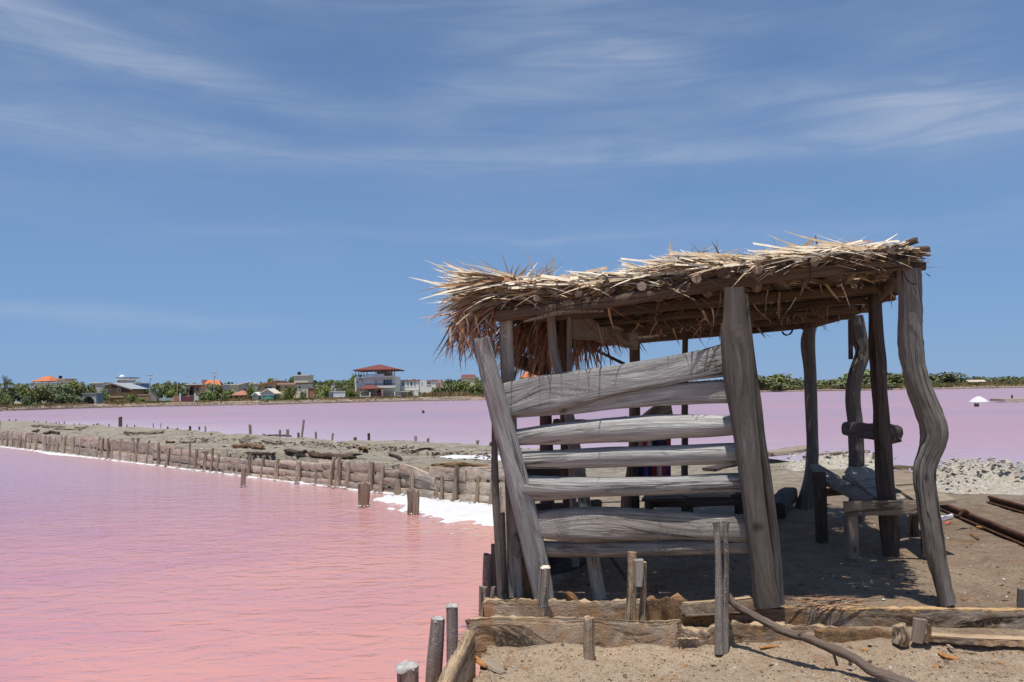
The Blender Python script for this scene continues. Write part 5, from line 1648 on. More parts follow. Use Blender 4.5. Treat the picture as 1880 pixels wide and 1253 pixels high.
# bands of dark dried weed along the dike's crest
wd = MB()
for i in range(3200):
    k = random.random()
    if k < .5: px_, py_ = random.uniform(55, 150), 0; py_ = 783 + (px_ - 55) * .05 + random.gauss(0, 1.4)
    else:
        px_ = random.uniform(330, 905); py_ = interp([(330, 806), (470, 812), (560, 815), (650, 819), (760, 828), (905, 838)], px_) + random.gauss(0, 3.2)
    if mnoise.noise(Vector((px_ * .05, py_ * .25, 1))) < -.02: continue
    g = gp(px_, py_, .13)
    wd.chunk((g.x, g.y, .10 + .06 * random.random()), random.uniform(.015, .06), flat=.4, mi=random.choice([0, 0, 1, 2]))
o = wd.build('dried_weed', [MAT['black_bark'], MAT['brown_wood'], MAT['pebble_tan']], smooth=False)
tag(o, 'dark dried weed and crumbs in bands along the dike', 'weed', kind='stuff')
# crusted lumps behind the wall
rl = MB()
for i in range(600):
    d = (random.random() ** 1.4) * 24
    p = WALL_A + WALL_DIR * d - WALL_N * random.uniform(.08, .75)
    if mnoise.noise(Vector((d * .8, 0, 3))) < -.1: continue
    rl.chunk((p.x, p.y, top_z(780) * .55 + random.uniform(-.02, .07)), random.choice([.02, .035, .055]) * random.uniform(.7, 1.4), flat=.6, mi=random.choice([0, 0, 1, 2]))
o = rl.build('rubble', [MAT['rubble'], MAT['rotten_wood'], MAT['pebble_tan']], smooth=False)
tag(o, 'crusted lumps and bark packed behind the plank wall', 'rubble', kind='stuff')
ps = MB()
c = gp(885, 838, .12)
ring_ = []
for i in range(40):
    a = 2 * math.pi * i / 40
    ring_.append(Vector((c.x + 1.0 * math.cos(a) * (1 + .3 * mnoise.noise(Vector((math.cos(a) * 1.5, math.sin(a) * 1.5, 4)))), c.y + .55 * math.sin(a), 0)))
for s, h in ((1, .005), (.7, .05), (.3, .07)):
    for q in ring_:
        r = c.lerp(q, s); ps.v.append(Vector((r.x, r.y, max(gz(r.x, r.y), -.2) + h)))
for l in range(2):
    for i in range(40): ps.face((l * 40 + i, l * 40 + (i + 1) % 40, (l + 1) * 40 + (i + 1) % 40, (l + 1) * 40 + i))
ps.face(tuple(range(80, 120)))
tag(ps.build('salt_patch', MAT['salt']), 'small white patch of salt on top of the dike beside the shack', 'salt patch')

# out on the far pond
edge_post(777, 754, 759, 5, 'dark stub alone out on the lilac water of the far pond', 0, WATER_Z, 'black_bark', name='pond_stub')
edge_post(1793, 741, 747, 8, 'dark stub in the far pond in front of the white salt cone', 0, WATER_Z, 'black_bark', name='pond_stub')
cone = MB()
b = gp(1797, 738, WATER_Z); rad = px2m(17, b.y); hgt_ = px2m(10.5, b.y)
for j in range(9):
    q = j / 8
    for i in range(28):
        t = 2 * math.pi * i / 28
        rr = rad * (1 - q) ** 1.0 * (1 + .08 * mnoise.noise(Vector((math.cos(t) * 2, math.sin(t) * 2, q * 3))))
        zz = hgt_ * (1 - (1 - q) ** 1.5) if q < 1 else hgt_
        cone.v.append(b + Vector((rr * math.cos(t), rr * math.sin(t), zz - .02)))
for j in range(8):
    for i in range(28): cone.face((j * 28 + i, j * 28 + (i + 1) % 28, (j + 1) * 28 + (i + 1) % 28, (j + 1) * 28 + i))
tag(cone.build('salt_cone', MAT['salt']), 'bright white cone of harvested salt standing in the far pond', 'salt pile')
jt = empty('jetty', gp(1880, 739, WATER_Z), 'low weathered plank jetty entering the far pond from the picture edge', 'jetty')
g0 = gp(1846, 739.5, WATER_Z)
mb = MB(); mb.box((g0.x, g0.y, WATER_Z - .1), (g0.x + 14, g0.y + .5, WATER_Z + px2m(6.5, g0.y))); mb.build('side_plank', MAT['wall_wood'], jt, smooth=False)
mb = MB(); mb.box((g0.x, g0.y + .502, WATER_Z + .1), (g0.x + 14, g0.y + 2.5, WATER_Z + px2m(6.5, g0.y) + .01)); mb.build('deck', MAT['wall_wood'], jt, smooth=False)
plimb([(1858, 725.5, 3.4), (1858, 735, 3)], g0.y + 1, 1.0, n=8, rough=.1).build('bollard', MAT['brown_wood'], jt)

# ================================================================= THE FAR BANK: HOUSES, TREES, POLES
def fbox(mb, x0, x1, y0, y1, Y, depth, mi=0, drop=0.0):
    """box whose front face covers the pixel rectangle at depth Y"""
    xm, ym = (x0 + x1) / 2, (y0 + y1) / 2
    X0, X1 = dp(x0, ym, Y).x, dp(x1, ym, Y).x
    Z0, Z1 = dp(xm, y1, Y).z - drop, dp(xm, y0, Y).z
    mb.box((X0, Y, Z0), (X1, Y + depth, Z1), mi)


def hpart(root, name, rects, Y, depth, mat, drop=0.0):
    mb = MB()
    for r in rects: fbox(mb, *r, Y, depth, drop=drop)
    return mb.build(name, MAT[mat], root, smooth=False)


def fwindow(root, x0, x1, y0, y1, Y, pane='window_dark', frame='plaster_white', mull=1):
    """window: a frame standing proud of the wall, its pane set back inside"""
    ym, xm = (y0 + y1) / 2, (x0 + x1) / 2
    X0, X1 = dp(x0, ym, Y).x, dp(x1, ym, Y).x
    Z0, Z1 = dp(xm, y1, Y).z, dp(xm, y0, Y).z
    t = min(.12, (X1 - X0) * .12)
    mb = MB()
    for lo, hi in (((X0 - t, Z0 - t), (X0, Z1 + t)), ((X1, Z0 - t), (X1 + t, Z1 + t)), ((X0, Z1), (X1, Z1 + t)), ((X0, Z0 - t), (X1, Z0))):
        mb.box((lo[0], Y - .10, lo[1]), (hi[0], Y + .05, hi[1]))
    for i in range(1, mull + 1):
        xx = X0 + (X1 - X0) * i / (mull + 1)
        mb.box((xx - t * .3, Y - .08, Z0), (xx + t * .3, Y + .02, Z1))
    f = mb.build('window', MAT[frame], root, smooth=False)
    mb = MB(); mb.box((X0, Y - .03, Z0), (X1, Y + .06, Z1))
    mb.build('pane', MAT[pane], f, smooth=False)


def hip(root, name, x0, x1, yb, yt, Y, depth, mat, ridge=.35, over=0.0, thick=.15):
    ym = yb
    X0, X1 = dp(x0, ym, Y).x, dp(x1, ym, Y).x
    Z0, Z1 = dp((x0 + x1) / 2, yb, Y).z, dp((x0 + x1) / 2, yt, Y).z
    xm = (X0 + X1) / 2; rw = (X1 - X0) * ridge / 2
    mb = MB()
    a, b, c, d = Vector((X0, Y, Z0)), Vector((X1, Y, Z0)), Vector((X1, Y + depth, Z0)), Vector((X0, Y + depth, Z0))
    e, f = Vector((xm - rw, Y + depth / 2, Z1)), Vector((xm + rw, Y + depth / 2, Z1))
    mb.quad(a, b, f, e); mb.quad(c, d, e, f)
    n = len(mb.v); mb.v += [b, c, f]; mb.face((n, n + 1, n + 2)); n = len(mb.v); mb.v += [d, a, e]; mb.face((n, n + 1, n + 2))
    dn = Vector((0, 0, thick))
    mb.quad(a - dn, b - dn, b, a); mb.quad(b - dn, c - dn, c, b); mb.quad(c - dn, d - dn, d, c); mb.quad(d - dn, a - dn, a, d); mb.quad(d - dn, c - dn, b - dn, a - dn)
    return mb.build(name, MAT[mat], root, smooth=False)


def slope_roof(root, name, prof, Y, depth, mat, thick=.25):
    """roof whose front edge follows pixel points prof, running back `depth`"""
    P_ = [dp(x, y, Y) for x, y in prof]
    mb = MB()
    for a, b in zip(P_, P_[1:]):
        D = Vector((0, depth, 0)); dn = Vector((0, 0, thick))
        mb.quad(a, b, b + D, a + D); mb.quad(a - dn, b - dn, b, a); mb.quad(a - dn + D, b - dn + D, b - dn, a - dn)
    return mb.build(name, MAT[mat], root, smooth=False)


def gable_wall(root, name, x0, x1, yb, prof, Y, depth, mat):
    P_ = [dp(x, y, Y) for x, y in prof]
    mb = MB()
    for a, b in zip(P_, P_[1:]):
        za, zb = dp(0, yb, Y).z - .6, 0
        z0 = dp((x0 + x1) / 2, yb, Y).z - .6
        A0, B0 = Vector((a.x, a.y, z0)), Vector((b.x, b.y, z0))
        D = Vector((0, depth, 0))
        mb.quad(A0, B0, b, a); mb.quad(B0 + D, A0 + D, a + D, b + D)
    a, b = P_[0], P_[-1]; z0 = dp((x0 + x1) / 2, yb, Y).z - .6; D = Vector((0, depth, 0))
    A0, B0 = Vector((a.x, a.y, z0)), Vector((b.x, b.y, z0))
    mb.quad(A0 + D, A0, a, a + D); mb.quad(B0, B0 + D, b + D, b)
    return mb.build(name, MAT[mat], root, smooth=False)


def fY(px, back): return shore_point(px).y + back
def house(name, px, py, back, label, cat='house', group=None):
    return empty(name, dp(px, py, fY(px, back)), label, cat, group)


def fposts(root, name, xs, y0, y1, Y, wpx, mat, depth=None):
    for x in xs: hpart(root, name, [(x - wpx / 2, x + wpx / 2, y0, y1)], Y, depth or px2m(wpx, Y), mat)


def tank(px, y0, y1, w, back, label, mat='black_tank'):
    Y = fY(px, back); c = dp(px, y1, Y); h = dp(px, y0, Y).z - c.z; r = px2m(w, Y) / 2
    mb = MB(); n = 14
    for (z, k) in ((-.02, 1), (h * .12, 1), (h * .14, .94), (h * .5, .94), (h * .52, 1), (h * .78, 1), (h * .95, .6), (h, .25)):
        for i in range(n): mb.v.append(c + Vector((r * k * math.cos(6.2832 * i / n), r * k * math.sin(6.2832 * i / n), z)))
    for j in range(7):
        for i in range(n): mb.face((j * n + i, j * n + (i + 1) % n, (j + 1) * n + (i + 1) % n, (j + 1) * n + i))
    mb.face(tuple(range(7 * n, 8 * n)))
    return tag(mb.build('water_tank', MAT[mat], angle=40), label, 'water tank', 'rooftop water tanks')


# --- orange roofed pavilion above the bushes
r = house('roof_pavilion', 74, 745, 60, 'orange hip roofed open pavilion rising above the dark bushes'); Y = fY(74, 60)
hip(r, 'roof', 58, 91, 700, 690, Y, 8, 'roof_orange', .25)
fposts(r, 'pillar', (62, 77, 89), 699.5, 703, Y + .6, 1.5, 'plaster_brown'); hpart(r, 'wall', [(61, 90, 703, 745)], Y + .5, 6, 'plaster_cream')
# --- house with a black tank on a plinth
r = house('hidden_house', 112, 745, 45, 'small pale flat roof showing over the bushes under a black water tank'); Y = fY(112, 45)
hpart(r, 'wall', [(105, 119, 697, 745)], Y, 6, 'plaster_cream'); hpart(r, 'parapet', [(104, 120, 695.5, 697.5)], Y - .3, 6.6, 'plaster_pink')
tank(111, 690, 695.5, 6, 47, 'black water tank right of the orange pavilion roof')
# --- arched shelter
r = house('arched_shelter', 168, 742, 9, 'low grey shelter with one round arched opening beside the bushes', 'shelter'); Y = fY(168, 9)
mb = MB(); x0, x1, yt, yb = 154, 176, 723, 740.5
cx_, rx, ry = 162, 11.5, 12.5
for i in range(12):
    a0, a1 = math.pi * i / 12, math.pi * (i + 1) / 12
    q = [(cx_ - rx * math.cos(a), 740.5 - ry * math.sin(a)) for a in (a0, a1)]
    A, B = dp(*q[0], Y), dp(*q[1], Y); At, Bt = dp(q[0][0], yt, Y), dp(q[1][0], yt, Y)
    mb.quad(A, B, Bt, At); mb.quad(A + Vector((0, 3, 0)), B + Vector((0, 3, 0)), B, A)
mb.build('arch', MAT['plaster_grey'], r, smooth=False)
hpart(r, 'wall', [(173.5, 176.5, 723, 741)], Y, 3, 'plaster_grey', .4); hpart(r, 'roof', [(149, 178, 722, 723)], Y - .2, 3.6, 'plaster_grey')
hpart(r, 'side_wall', [(176.6, 179, 724, 741)], Y + .2, 3, 'slab_blue', .4); hpart(r, 'back_wall', [(149, 176, 723, 741)], Y + 3.02, .2, 'concrete', .4)
# --- brown gabled house
r = house('gabled_house', 218, 740, 16, 'brown two storey house with a broad grey gable and dark slatted upper wall'); Y = fY(218, 16)
gable_wall(r, 'wall', 190, 241, 740, [(192, 706.5), (205, 704), (241, 714.5)], Y, 9, 'plaster_brown')
slope_roof(r, 'roof', [(188, 707), (205, 703), (242, 714.5)], Y - .8, 10.5, 'roof_grey', .3)
hpart(r, 'slatted_wall', [(205, 215, 708, 712.5)], Y - .06, .1, 'frame_brown')
mb = MB()
for i in range(8):
    x = 221 + i * 2.4; yt = 709.5 + (x - 221) * .27
    fbox(mb, x, x + 1.7, yt, 720.5, Y - .08, .1)
mb.build('shutter', MAT['frame_brown'], r, smooth=False)
fwindow(r, 216, 221, 715, 719.5, Y - .1, mull=1); fwindow(r, 198, 202, 716, 719, Y - .02)
hpart(r, 'garage_door', [(215, 226, 730.5, 732.3)], Y - .06, .1, 'frame_brown'); hpart(r, 'ledge', [(200, 228, 728, 730)], Y - .5, .5, 'plaster_yellow')
# --- blue house with the domed tower
r = house('domed_house', 236, 740, 55, 'blue house with a flat roofed white tower capped by a white dome'); Y = fY(236, 55)
hpart(r, 'wall', [(214, 250, 704.5, 740)], Y, 9, 'paint_blue'); hpart(r, 'roof', [(212, 250, 703.3, 704.6)], Y - .4, 10, 'plaster_white')
hpart(r, 'tower', [(215, 233, 697, 704)], Y + 1, 6, 'plaster_grey'); hpart(r, 'tower_slab', [(211, 238, 695.8, 697.4)], Y - .2, 8, 'plaster_white')
hpart(r, 'tower_band', [(212, 237, 693, 695.0)], Y, 7.6, 'slab_blue'); hpart(r, 'pillar', [(244, 246.5, 705, 722)], Y - .5, .5, 'plaster_pink')
dc = dp(224, 693.2, Y + 3.5); mb = MB(); rr = px2m(5, Y)
for j in range(7):
    for i in range(18):
        q = j / 6 * math.pi / 2; t = 6.2832 * i / 18
        mb.v.append(dc + Vector((rr * math.cos(q) * math.cos(t), rr * math.cos(q) * math.sin(t), rr * .95 * math.sin(q))))
for j in range(6):
    for i in range(18): mb.face((j * 18 + i, j * 18 + (i + 1) % 18, (j + 1) * 18 + (i + 1) % 18, (j + 1) * 18 + i))
mb.build('dome', MAT['plaster_white'], r)
r = house('white_house', 172, 745, 50, 'white flat roof slab showing between the bushes and the gabled house'); Y = fY(172, 50)
hpart(r, 'roof', [(163, 190, 702.5, 704)], Y - .3, 7, 'plaster_white'); hpart(r, 'wall', [(166, 188, 704, 745)], Y, 6, 'plaster_grey')
# --- tan yard wall and steps
r = house('yard_wall', 262, 740, 12, 'tan garden wall with a pale coping right of the brown gabled house', 'wall'); Y = fY(262, 12)
hpart(r, 'wall', [(253, 275, 726, 741)], Y, .3, 'plaster_brown', .4); hpart(r, 'coping', [(252, 276, 724.6, 726)], Y - .1, .5, 'plaster_pink')
r = house('outdoor_stair', 281, 740, 13, 'pale concrete stair climbing behind the tan garden wall', 'stair'); Y = fY(281, 13)
for i in range(6): hpart(r, 'step', [(276 + i * 1.9, 278 + i * 1.9, 721 + i * 2.1, 741)], Y + i * .03, 2, 'concrete', .4)
# --- red gated house
r = house('awning_house', 357, 740, 20, 'low house with a striped red and white awning slab above a dark porch'); Y = fY(357, 20)
hpart(r, 'wall', [(343, 370, 708, 740)], Y + 1.5, 7, 'plaster_pink'); hpart(r, 'awning', [(341, 371, 705, 707)], Y - 1, 9, 'plaster_white'); hpart(r, 'awning_band', [(342, 370, 707.1, 709.4)], Y - .6, 2, 'roof_salmon')
hpart(r, 'doorway', [(347, 356, 711, 725)], Y + 1.42, .1, 'window_dark'); fwindow(r, 361, 365, 712, 718, Y + 1.45, mull=0); hpart(r, 'pillar', [(343.5, 345.5, 710, 726)], Y, .3, 'plaster_grey'); hpart(r, 'pillar', [(368, 370, 710, 726)], Y, .3, 'plaster_grey')
r = house('yard_gate', 343, 742, 9, 'maroon yard gate between two aqua pillars with little caps', 'gate'); Y = fY(343, 9)
hpart(r, 'gate_leaf', [(332.5, 344, 728.5, 739)], Y, .12, 'paint_maroon', .3); hpart(r, 'gate_leaf', [(344.2, 356, 728.5, 739)], Y, .12, 'paint_maroon', .3)
for x in (330.5, 357.8):
    p = hpart(r, 'pillar', [(x - 1.4, x + 1.4, 724, 740)], Y - .1, .35, 'paint_aqua', .3); hpart(p, 'cap', [(x - .9, x + .9, 722, 724)], Y, .25, 'paint_aqua')
hpart(r, 'wall', [(359.2, 369, 727, 739)], Y, .2, 'plaster_cream', .3); hpart(r, 'wall', [(318, 329, 727, 739)], Y, .2, 'roof_salmon', .3)
r = house('yard_wall', 304, 740, 11, 'pale blue grey yard wall with two square pillars below the round trees', 'wall'); Y = fY(304, 11)
hpart(r, 'wall', [(292, 318, 731, 738)], Y, .2, 'plaster_grey', .3); hpart(r, 'pillar', [(300, 303.5, 728, 738)], Y - .1, .4, 'paint_aqua', .3); hpart(r, 'pillar', [(317.5, 321, 727, 738)], Y - .1, .4, 'plaster_cream', .3)
# --- bright orange roof
r = house('orange_roofed_house', 388, 740, 40, 'house with a bright orange tiled roof plane half hidden by trees'); Y = fY(388, 40)
hpart(r, 'wall', [(371, 405, 707, 742)], Y, 8, 'plaster_grey')
mb = MB(); a, b, c, d = dp(370, 708, Y - .4), dp(406, 708.5, Y - .4), dp(403, 698, Y + 4), dp(373, 698.3, Y + 4); mb.quad(a, b, c, d); mb.quad(d, c, c + Vector((0, 4, -1.6)), d + Vector((0, 4, -1.6))); mb.build('roof', MAT['roof_orange'], r, smooth=False)
hpart(r, 'gable_trim', [(369.3, 371.2, 697.5, 710)], Y - .5, 4, 'plaster_pink')
# --- row of white houses behind
r = house('white_house', 424, 740, 55, 'white low house with a small slanted white roof behind the yellow house'); Y = fY(424, 55)
hpart(r, 'wall', [(406, 437, 706, 740)], Y, 8, 'plaster_cream'); slope_roof(r, 'roof', [(404, 706), (436, 705.5)], Y - .5, 9, 'plaster_white'); slope_roof(r, 'roof', [(436, 706), (452, 701.5), (454, 702)], Y - .7, 9, 'plaster_white'); hpart(r, 'side_wall', [(437, 455, 704, 740)], Y + .2, 7, 'plaster_grey')
r = house('grey_house', 470, 740, 45, 'pale grey green flat house wall behind the slender tree'); Y = fY(470, 45)
hpart(r, 'wall', [(458, 482, 705, 742)], Y, 8, 'plaster_grey'); hpart(r, 'parapet', [(457, 483, 704, 705.4)], Y - .2, 8.4, 'plaster_white')
r = house('red_hut', 436, 741, 14, 'small hut with a low red hip roof on pale posts'); Y = fY(436, 14)
hip(r, 'roof', 424, 453, 725.5, 717.5, Y - .6, 6, 'roof_salmon', .2); hpart(r, 'wall', [(428, 449, 725.5, 740)], Y + .6, 4, 'plaster_pink', .3); fposts(r, 'post', (428.5, 439, 448), 725.5, 740, Y - .2, 1.3, 'plaster_cream'); hpart(r, 'doorway', [(431, 438, 728.5, 737)], Y + .5, .1, 'window_dark')
r = house('white_hut', 467, 741, 10, 'little white gabled hut between the slender tree and the green gate'); Y = fY(467, 10)
gable_wall(r, 'wall', 462, 475, 738, [(462.5, 724.5), (468, 720.5), (475, 726)], Y, 3, 'plaster_grey'); slope_roof(r, 'roof', [(461.5, 725), (468, 720), (476, 726)], Y - .3, 3.6, 'plaster_white'); fwindow(r, 467, 471, 727, 731, Y - .03)
# --- yellow house with the square tower
r = house('yellow_house', 515, 741, 26, 'yellow house with a slanted roof beside a tall square cream tower'); Y = fY(515, 26)
gable_wall(r, 'wall', 475, 506, 741, [(475, 706.5), (506, 700)], Y, 9, 'plaster_yellow'); slope_roof(r, 'roof', [(473, 706.5), (506.5, 699.2)], Y - .8, 10.5, 'roof_salmon', .3)
hpart(r, 'wall', [(506, 542, 706.5, 741)], Y + .6, 8, 'plaster_yellow'); hpart(r, 'parapet', [(506, 545, 703.3, 706.6)], Y + .2, 8.6, 'plaster_pink'); hpart(r, 'chimney', [(505, 506.8, 690, 700)], Y + .5, .25, 'plaster_cream')
hpart(r, 'tower', [(543, 566, 706, 745)], Y - 1.2, 5, 'plaster_cream'); hpart(r, 'tower_band', [(543, 566, 703.2, 706)], Y - 1.15, 4.9, 'plaster_brown'); hpart(r, 'tower_block', [(540, 566, 690, 703.2)], Y - 1.6, 5.4, 'plaster_cream'); hpart(r, 'tower_cap', [(539, 567.5, 688.5, 690)], Y - 1.9, 6, 'plaster_white')
fwindow(r, 486, 499, 709.5, 714, Y - .04, frame='plaster_cream', mull=2); hpart(r, 'doorway', [(506.5, 514, 709, 720)], Y + .5, .1, 'window_dark'); hpart(r, 'door', [(511, 514, 709, 720)], Y + .4, .08, 'frame_brown'); fwindow(r, 523, 528, 709.5, 714, Y + .56, mull=0); fwindow(r, 548, 553, 710, 714, Y - 1.24, mull=0); fwindow(r, 476.5, 478.5, 710, 716, Y - .04, mull=0)
tank(549.5, 683, 688.5, 7, 28, 'black water tank on top of the square cream tower')
r = house('garage_hut', 491, 743, 9, 'small gabled garage with a wide green door'); Y = fY(491, 9)
gable_wall(r, 'wall', 478, 503, 741, [(479, 721.5), (491, 714.5), (503, 722)], Y, 5, 'plaster_grey'); slope_roof(r, 'roof', [(476, 722), (491, 713.5), (505, 723)], Y - .4, 6, 'plaster_cream', .25)
hpart(r, 'garage_door', [(482, 502, 726, 740)], Y - .06, .1, 'paint_teal', .2); hpart(r, 'lintel', [(481, 503, 724.5, 726)], Y - .1, .14, 'plaster_white')
# --- walls and dish between
r = house('yard_wall', 612, 741, 9, 'white painted yard wall at the foot of the yellowish tree', 'wall'); Y = fY(612, 9)
hpart(r, 'wall', [(612, 634, 720, 736)], Y, .3, 'plaster_white', .4); hpart(r, 'return_wall', [(604, 611.9, 721, 736)], Y + .3, 3, 'plaster_grey', .4); hpart(r, 'coping', [(604, 634.5, 719, 720)], Y - .1, .5, 'plaster_white')
r = house('satellite_dish', 611, 741, 22, 'pale satellite dish on a post above the white yard wall', 'satellite dish'); Y = fY(611, 22)
dcn = dp(611, 708, Y); rr = px2m(4, Y); mb = MB()
for j in range(5):
    for i in range(16):
        q = j / 4; t = 6.2832 * i / 16; mb.v.append(dcn + Vector((rr * q * math.cos(t), -.45 * q * q * rr + .3, rr * q * math.sin(t) + rr * .25 * q * math.cos(t))))
for j in range(4):
    for i in range(16): mb.face((j * 16 + i, j * 16 + (i + 1) % 16, (j + 1) * 16 + (i + 1) % 16, (j + 1) * 16 + i))
mb.build('dish', MAT['plaster_grey'], r); hpart(r, 'post', [(610.3, 611.5, 709, 741)], Y + .4, .2, 'plaster_grey')
r = house('grey_hut', 611, 741, 24, 'small grey hut behind the white yard wall'); Y = fY(611, 24)
hpart(r, 'wall', [(607, 617, 713, 741)], Y, 4, 'plaster_grey')
r = house('red_brick_hut', 573, 741, 22, 'small reddish hut wall beside the cream tower'); Y = fY(573, 22)
hpart(r, 'wall', [(568, 577, 713, 741)], Y, 4, 'roof_salmon'); hpart(r, 'roof', [(567.5, 577.5, 712.2, 713)], Y - .2, 4.4, 'plaster_grey')
# --- the three storey white house
r = house('white_villa', 690, 736, 20, 'three storey white villa with a broad dark red hip roof over its open top terrace'); Y = fY(690, 20)
hpart(r, 'wall', [(669, 726, 692, 738)], Y, 10, 'plaster_white'); hpart(r, 'side_wing', [(651.5, 668.9, 694, 738)], Y + 1.2, 9, 'plaster_white')
hpart(r, 'balcony_slab', [(669, 726, 708.5, 712.5)], Y - 1.4, 1.4, 'plaster_white'); hpart(r, 'terrace_slab', [(668, 726, 690.8, 693.5)], Y - 1.2, 1.2, 'plaster_white')
hpart(r, 'parapet', [(671, 675.5, 687, 690.8)], Y - 1.1, .25, 'plaster_white'); hpart(r, 'parapet', [(687, 705.5, 687, 690.8)], Y - 1.1, .25, 'plaster_white'); hpart(r, 'parapet', [(720, 725, 687.4, 690.8)], Y - 1.1, .25, 'plaster_white'); hpart(r, 'parapet', [(659.5, 662, 688, 694)], Y + 1.3, .25, 'plaster_white')
hip(r, 'roof', 648, 730, 678.6, 668, Y - 2.2, 14, 'roof_red', .05, thick=.3)
fposts(r, 'roof_post', (653, 658.5, 663, 668, 674), 679, 693, Y - .3, 1.1, 'frame_brown', .2); fposts(r, 'roof_post', (690, 692.5, 718.5, 724), 679, 688, Y - .5, 1.2, 'frame_brown', .2)
hpart(r, 'penthouse', [(693, 716, 679, 692)], Y + 2.5, 5, 'plaster_cream'); fwindow(r, 701, 709, 681.2, 684, Y + 2.46, mull=1)
mb = MB()
for x0, x1 in ((675.8, 686.7), (705.8, 719.8), (651.5, 671)):
    yb_ = 690.8 if x0 > 660 else 692.5
    for i in range(int((x1 - x0) / .9) + 1): fbox(mb, x0 + i * .9, x0 + i * .9 + .35, yb_ - 3.4, yb_, Y - 1.05 if x0 > 660 else Y + 1.3, .06)
    fbox(mb, x0, x1, yb_ - 3.9, yb_ - 3.3, Y - 1.06 if x0 > 660 else Y + 1.29, .08)
mb.build('terrace_railing', MAT['frame_brown'], r, smooth=False)
mb = MB()
for i in range(58): fbox(mb, 670.5 + i * .96, 670.5 + i * .96 + .3, 705.2, 708.5, Y - 1.35, .05)
fbox(mb, 670, 726, 704.7, 705.3, Y - 1.37, .08)
mb.build('balcony_railing', MAT['frame_brown'], r, smooth=False)
hpart(r, 'curtain', [(706.5, 709, 697.8, 707), (711.5, 714.5, 698, 707), (716, 719, 697.8, 707)], Y - .12, .06, 'slab_blue')
fwindow(r, 704, 719.5, 697.5, 708.3, Y - .06, frame='plaster_cream', mull=2); fwindow(r, 689, 692, 698, 708.3, Y - .04, pane='plaster_pink', mull=0); fwindow(r, 654.5, 656.5, 700, 704, Y + 1.17, mull=0); fwindow(r, 659.5, 661, 695.5, 699, Y + 1.17, pane='slab_blue', mull=0); fwindow(r, 663, 664.5, 695.5, 699, Y + 1.17, pane='slab_blue', mull=0)
hpart(r, 'garage_door', [(705, 722, 717.5, 727)], Y - .05, .1, 'plaster_grey'); hpart(r, 'door', [(693, 698.5, 717, 727)], Y - .06, .1, 'frame_brown'); fwindow(r, 676, 682, 716.5, 722, Y - .05, mull=1); hpart(r, 'column', [(699.5, 703.5, 712.5, 728)], Y - 1.3, .5, 'plaster_pink')
hip(r, 'porch_roof', 656, 697, 713.8, 707, Y - 4.2, 4.0, 'roof_red', .3, thick=.2); fposts(r, 'porch_post', (662, 683, 686), 714, 729, Y - 3.6, 1.3, 'frame_brown', .2)
r = house('villa_fence', 690, 736, 12, 'white garden wall with dark railings and a gate before the white villa', 'fence'); Y = fY(690, 12)
hpart(r, 'wall', [(661, 678.5, 727.5, 735)], Y, .25, 'plaster_white', .3); hpart(r, 'wall', [(725, 736, 727, 731.5)], Y, .25, 'plaster_white', .3); hpart(r, 'kerb_wall', [(679, 724, 731, 735)], Y - .1, .3, 'plaster_cream', .3)
fposts(r, 'pillar', (661.5, 679, 724.5), 719.5, 732, Y - .15, 1.8, 'plaster_white', .4)
mb = MB()
for a, b, y0, y1 in ((663, 678, 720.5, 727.5), (680.5, 702, 722, 731), (703, 723, 722.5, 731), (726.5, 736, 720.5, 727)):
    n_ = int((b - a) / .9)
    for i in range(n_ + 1): fbox(mb, a + i * .9, a + i * .9 + .33, y0, y1, Y + .05, .05)
    fbox(mb, a, b, y0, y0 + .6, Y + .04, .07)
mb.build('railing', MAT['frame_brown'], r, smooth=False)
# car behind the gate
r = house('parked_car', 717, 736, 14.5, 'dark car parked behind the villa gate', 'car'); Y = fY(717, 14.5)
hpart(r, 'body', [(714, 722.5, 726.5, 730)], Y, 4, 'car_dark'); hpart(r, 'cabin', [(714.8, 721.7, 723.5, 726.6)], Y + .9, 2.2, 'car_dark'); hpart(r, 'windscreen', [(715.5, 721, 724, 726.3)], Y + .84, .05, 'plaster_grey'); hpart(r, 'headlight', [(714.4, 715.8, 727.2, 728)], Y - .03, .05, 'plaster_white'); hpart(r, 'headlight', [(720.7, 722.1, 727.2, 728)], Y - .03, .05, 'plaster_white'); hpart(r, 'wheel', [(714.3, 715.6, 729, 731)], Y + .3, .6, 'black_tank'); hpart(r, 'wheel', [(721, 722.3, 729, 731)], Y + .3, .6, 'black_tank')
# --- long low white house
r = house('long_white_house', 768, 736, 34, 'long low white house with arched openings and a thin red roof edge'); Y = fY(768, 34)
hpart(r, 'wall', [(736, 800, 699.5, 736)], Y, 8, 'plaster_white'); hpart(r, 'roof_edge', [(736.5, 769, 698, 699.5)], Y - .25, 8.4, 'roof_salmon'); hpart(r, 'roof_edge', [(783, 800, 698.3, 699.6)], Y - .25, 8.4, 'roof_salmon'); hpart(r, 'stair_block', [(727, 735.8, 700, 736)], Y + 1, 6, 'plaster_grey')
for a, b, p_ in ((738, 742.5, 'slab_blue'), (747.5, 751, 'slab_blue'), (753.5, 757.5, 'frame_brown'), (760, 763.5, 'slab_blue')): fwindow(r, a, b, 702, 709, Y - .05, pane=p_, mull=0)
fwindow(r, 774, 776, 702, 704, Y - .05, mull=0); fwindow(r, 784, 791, 702.2, 706.2, Y - .05, pane='frame_brown', mull=1)
mb = MB()
for i in range(30): fbox(mb, 737 + i * .95, 737 + i * .95 + .45, 711.5, 715.5, Y - 1.4, .12)
fbox(mb, 736.5, 766, 711, 711.8, Y - 1.45, .2)
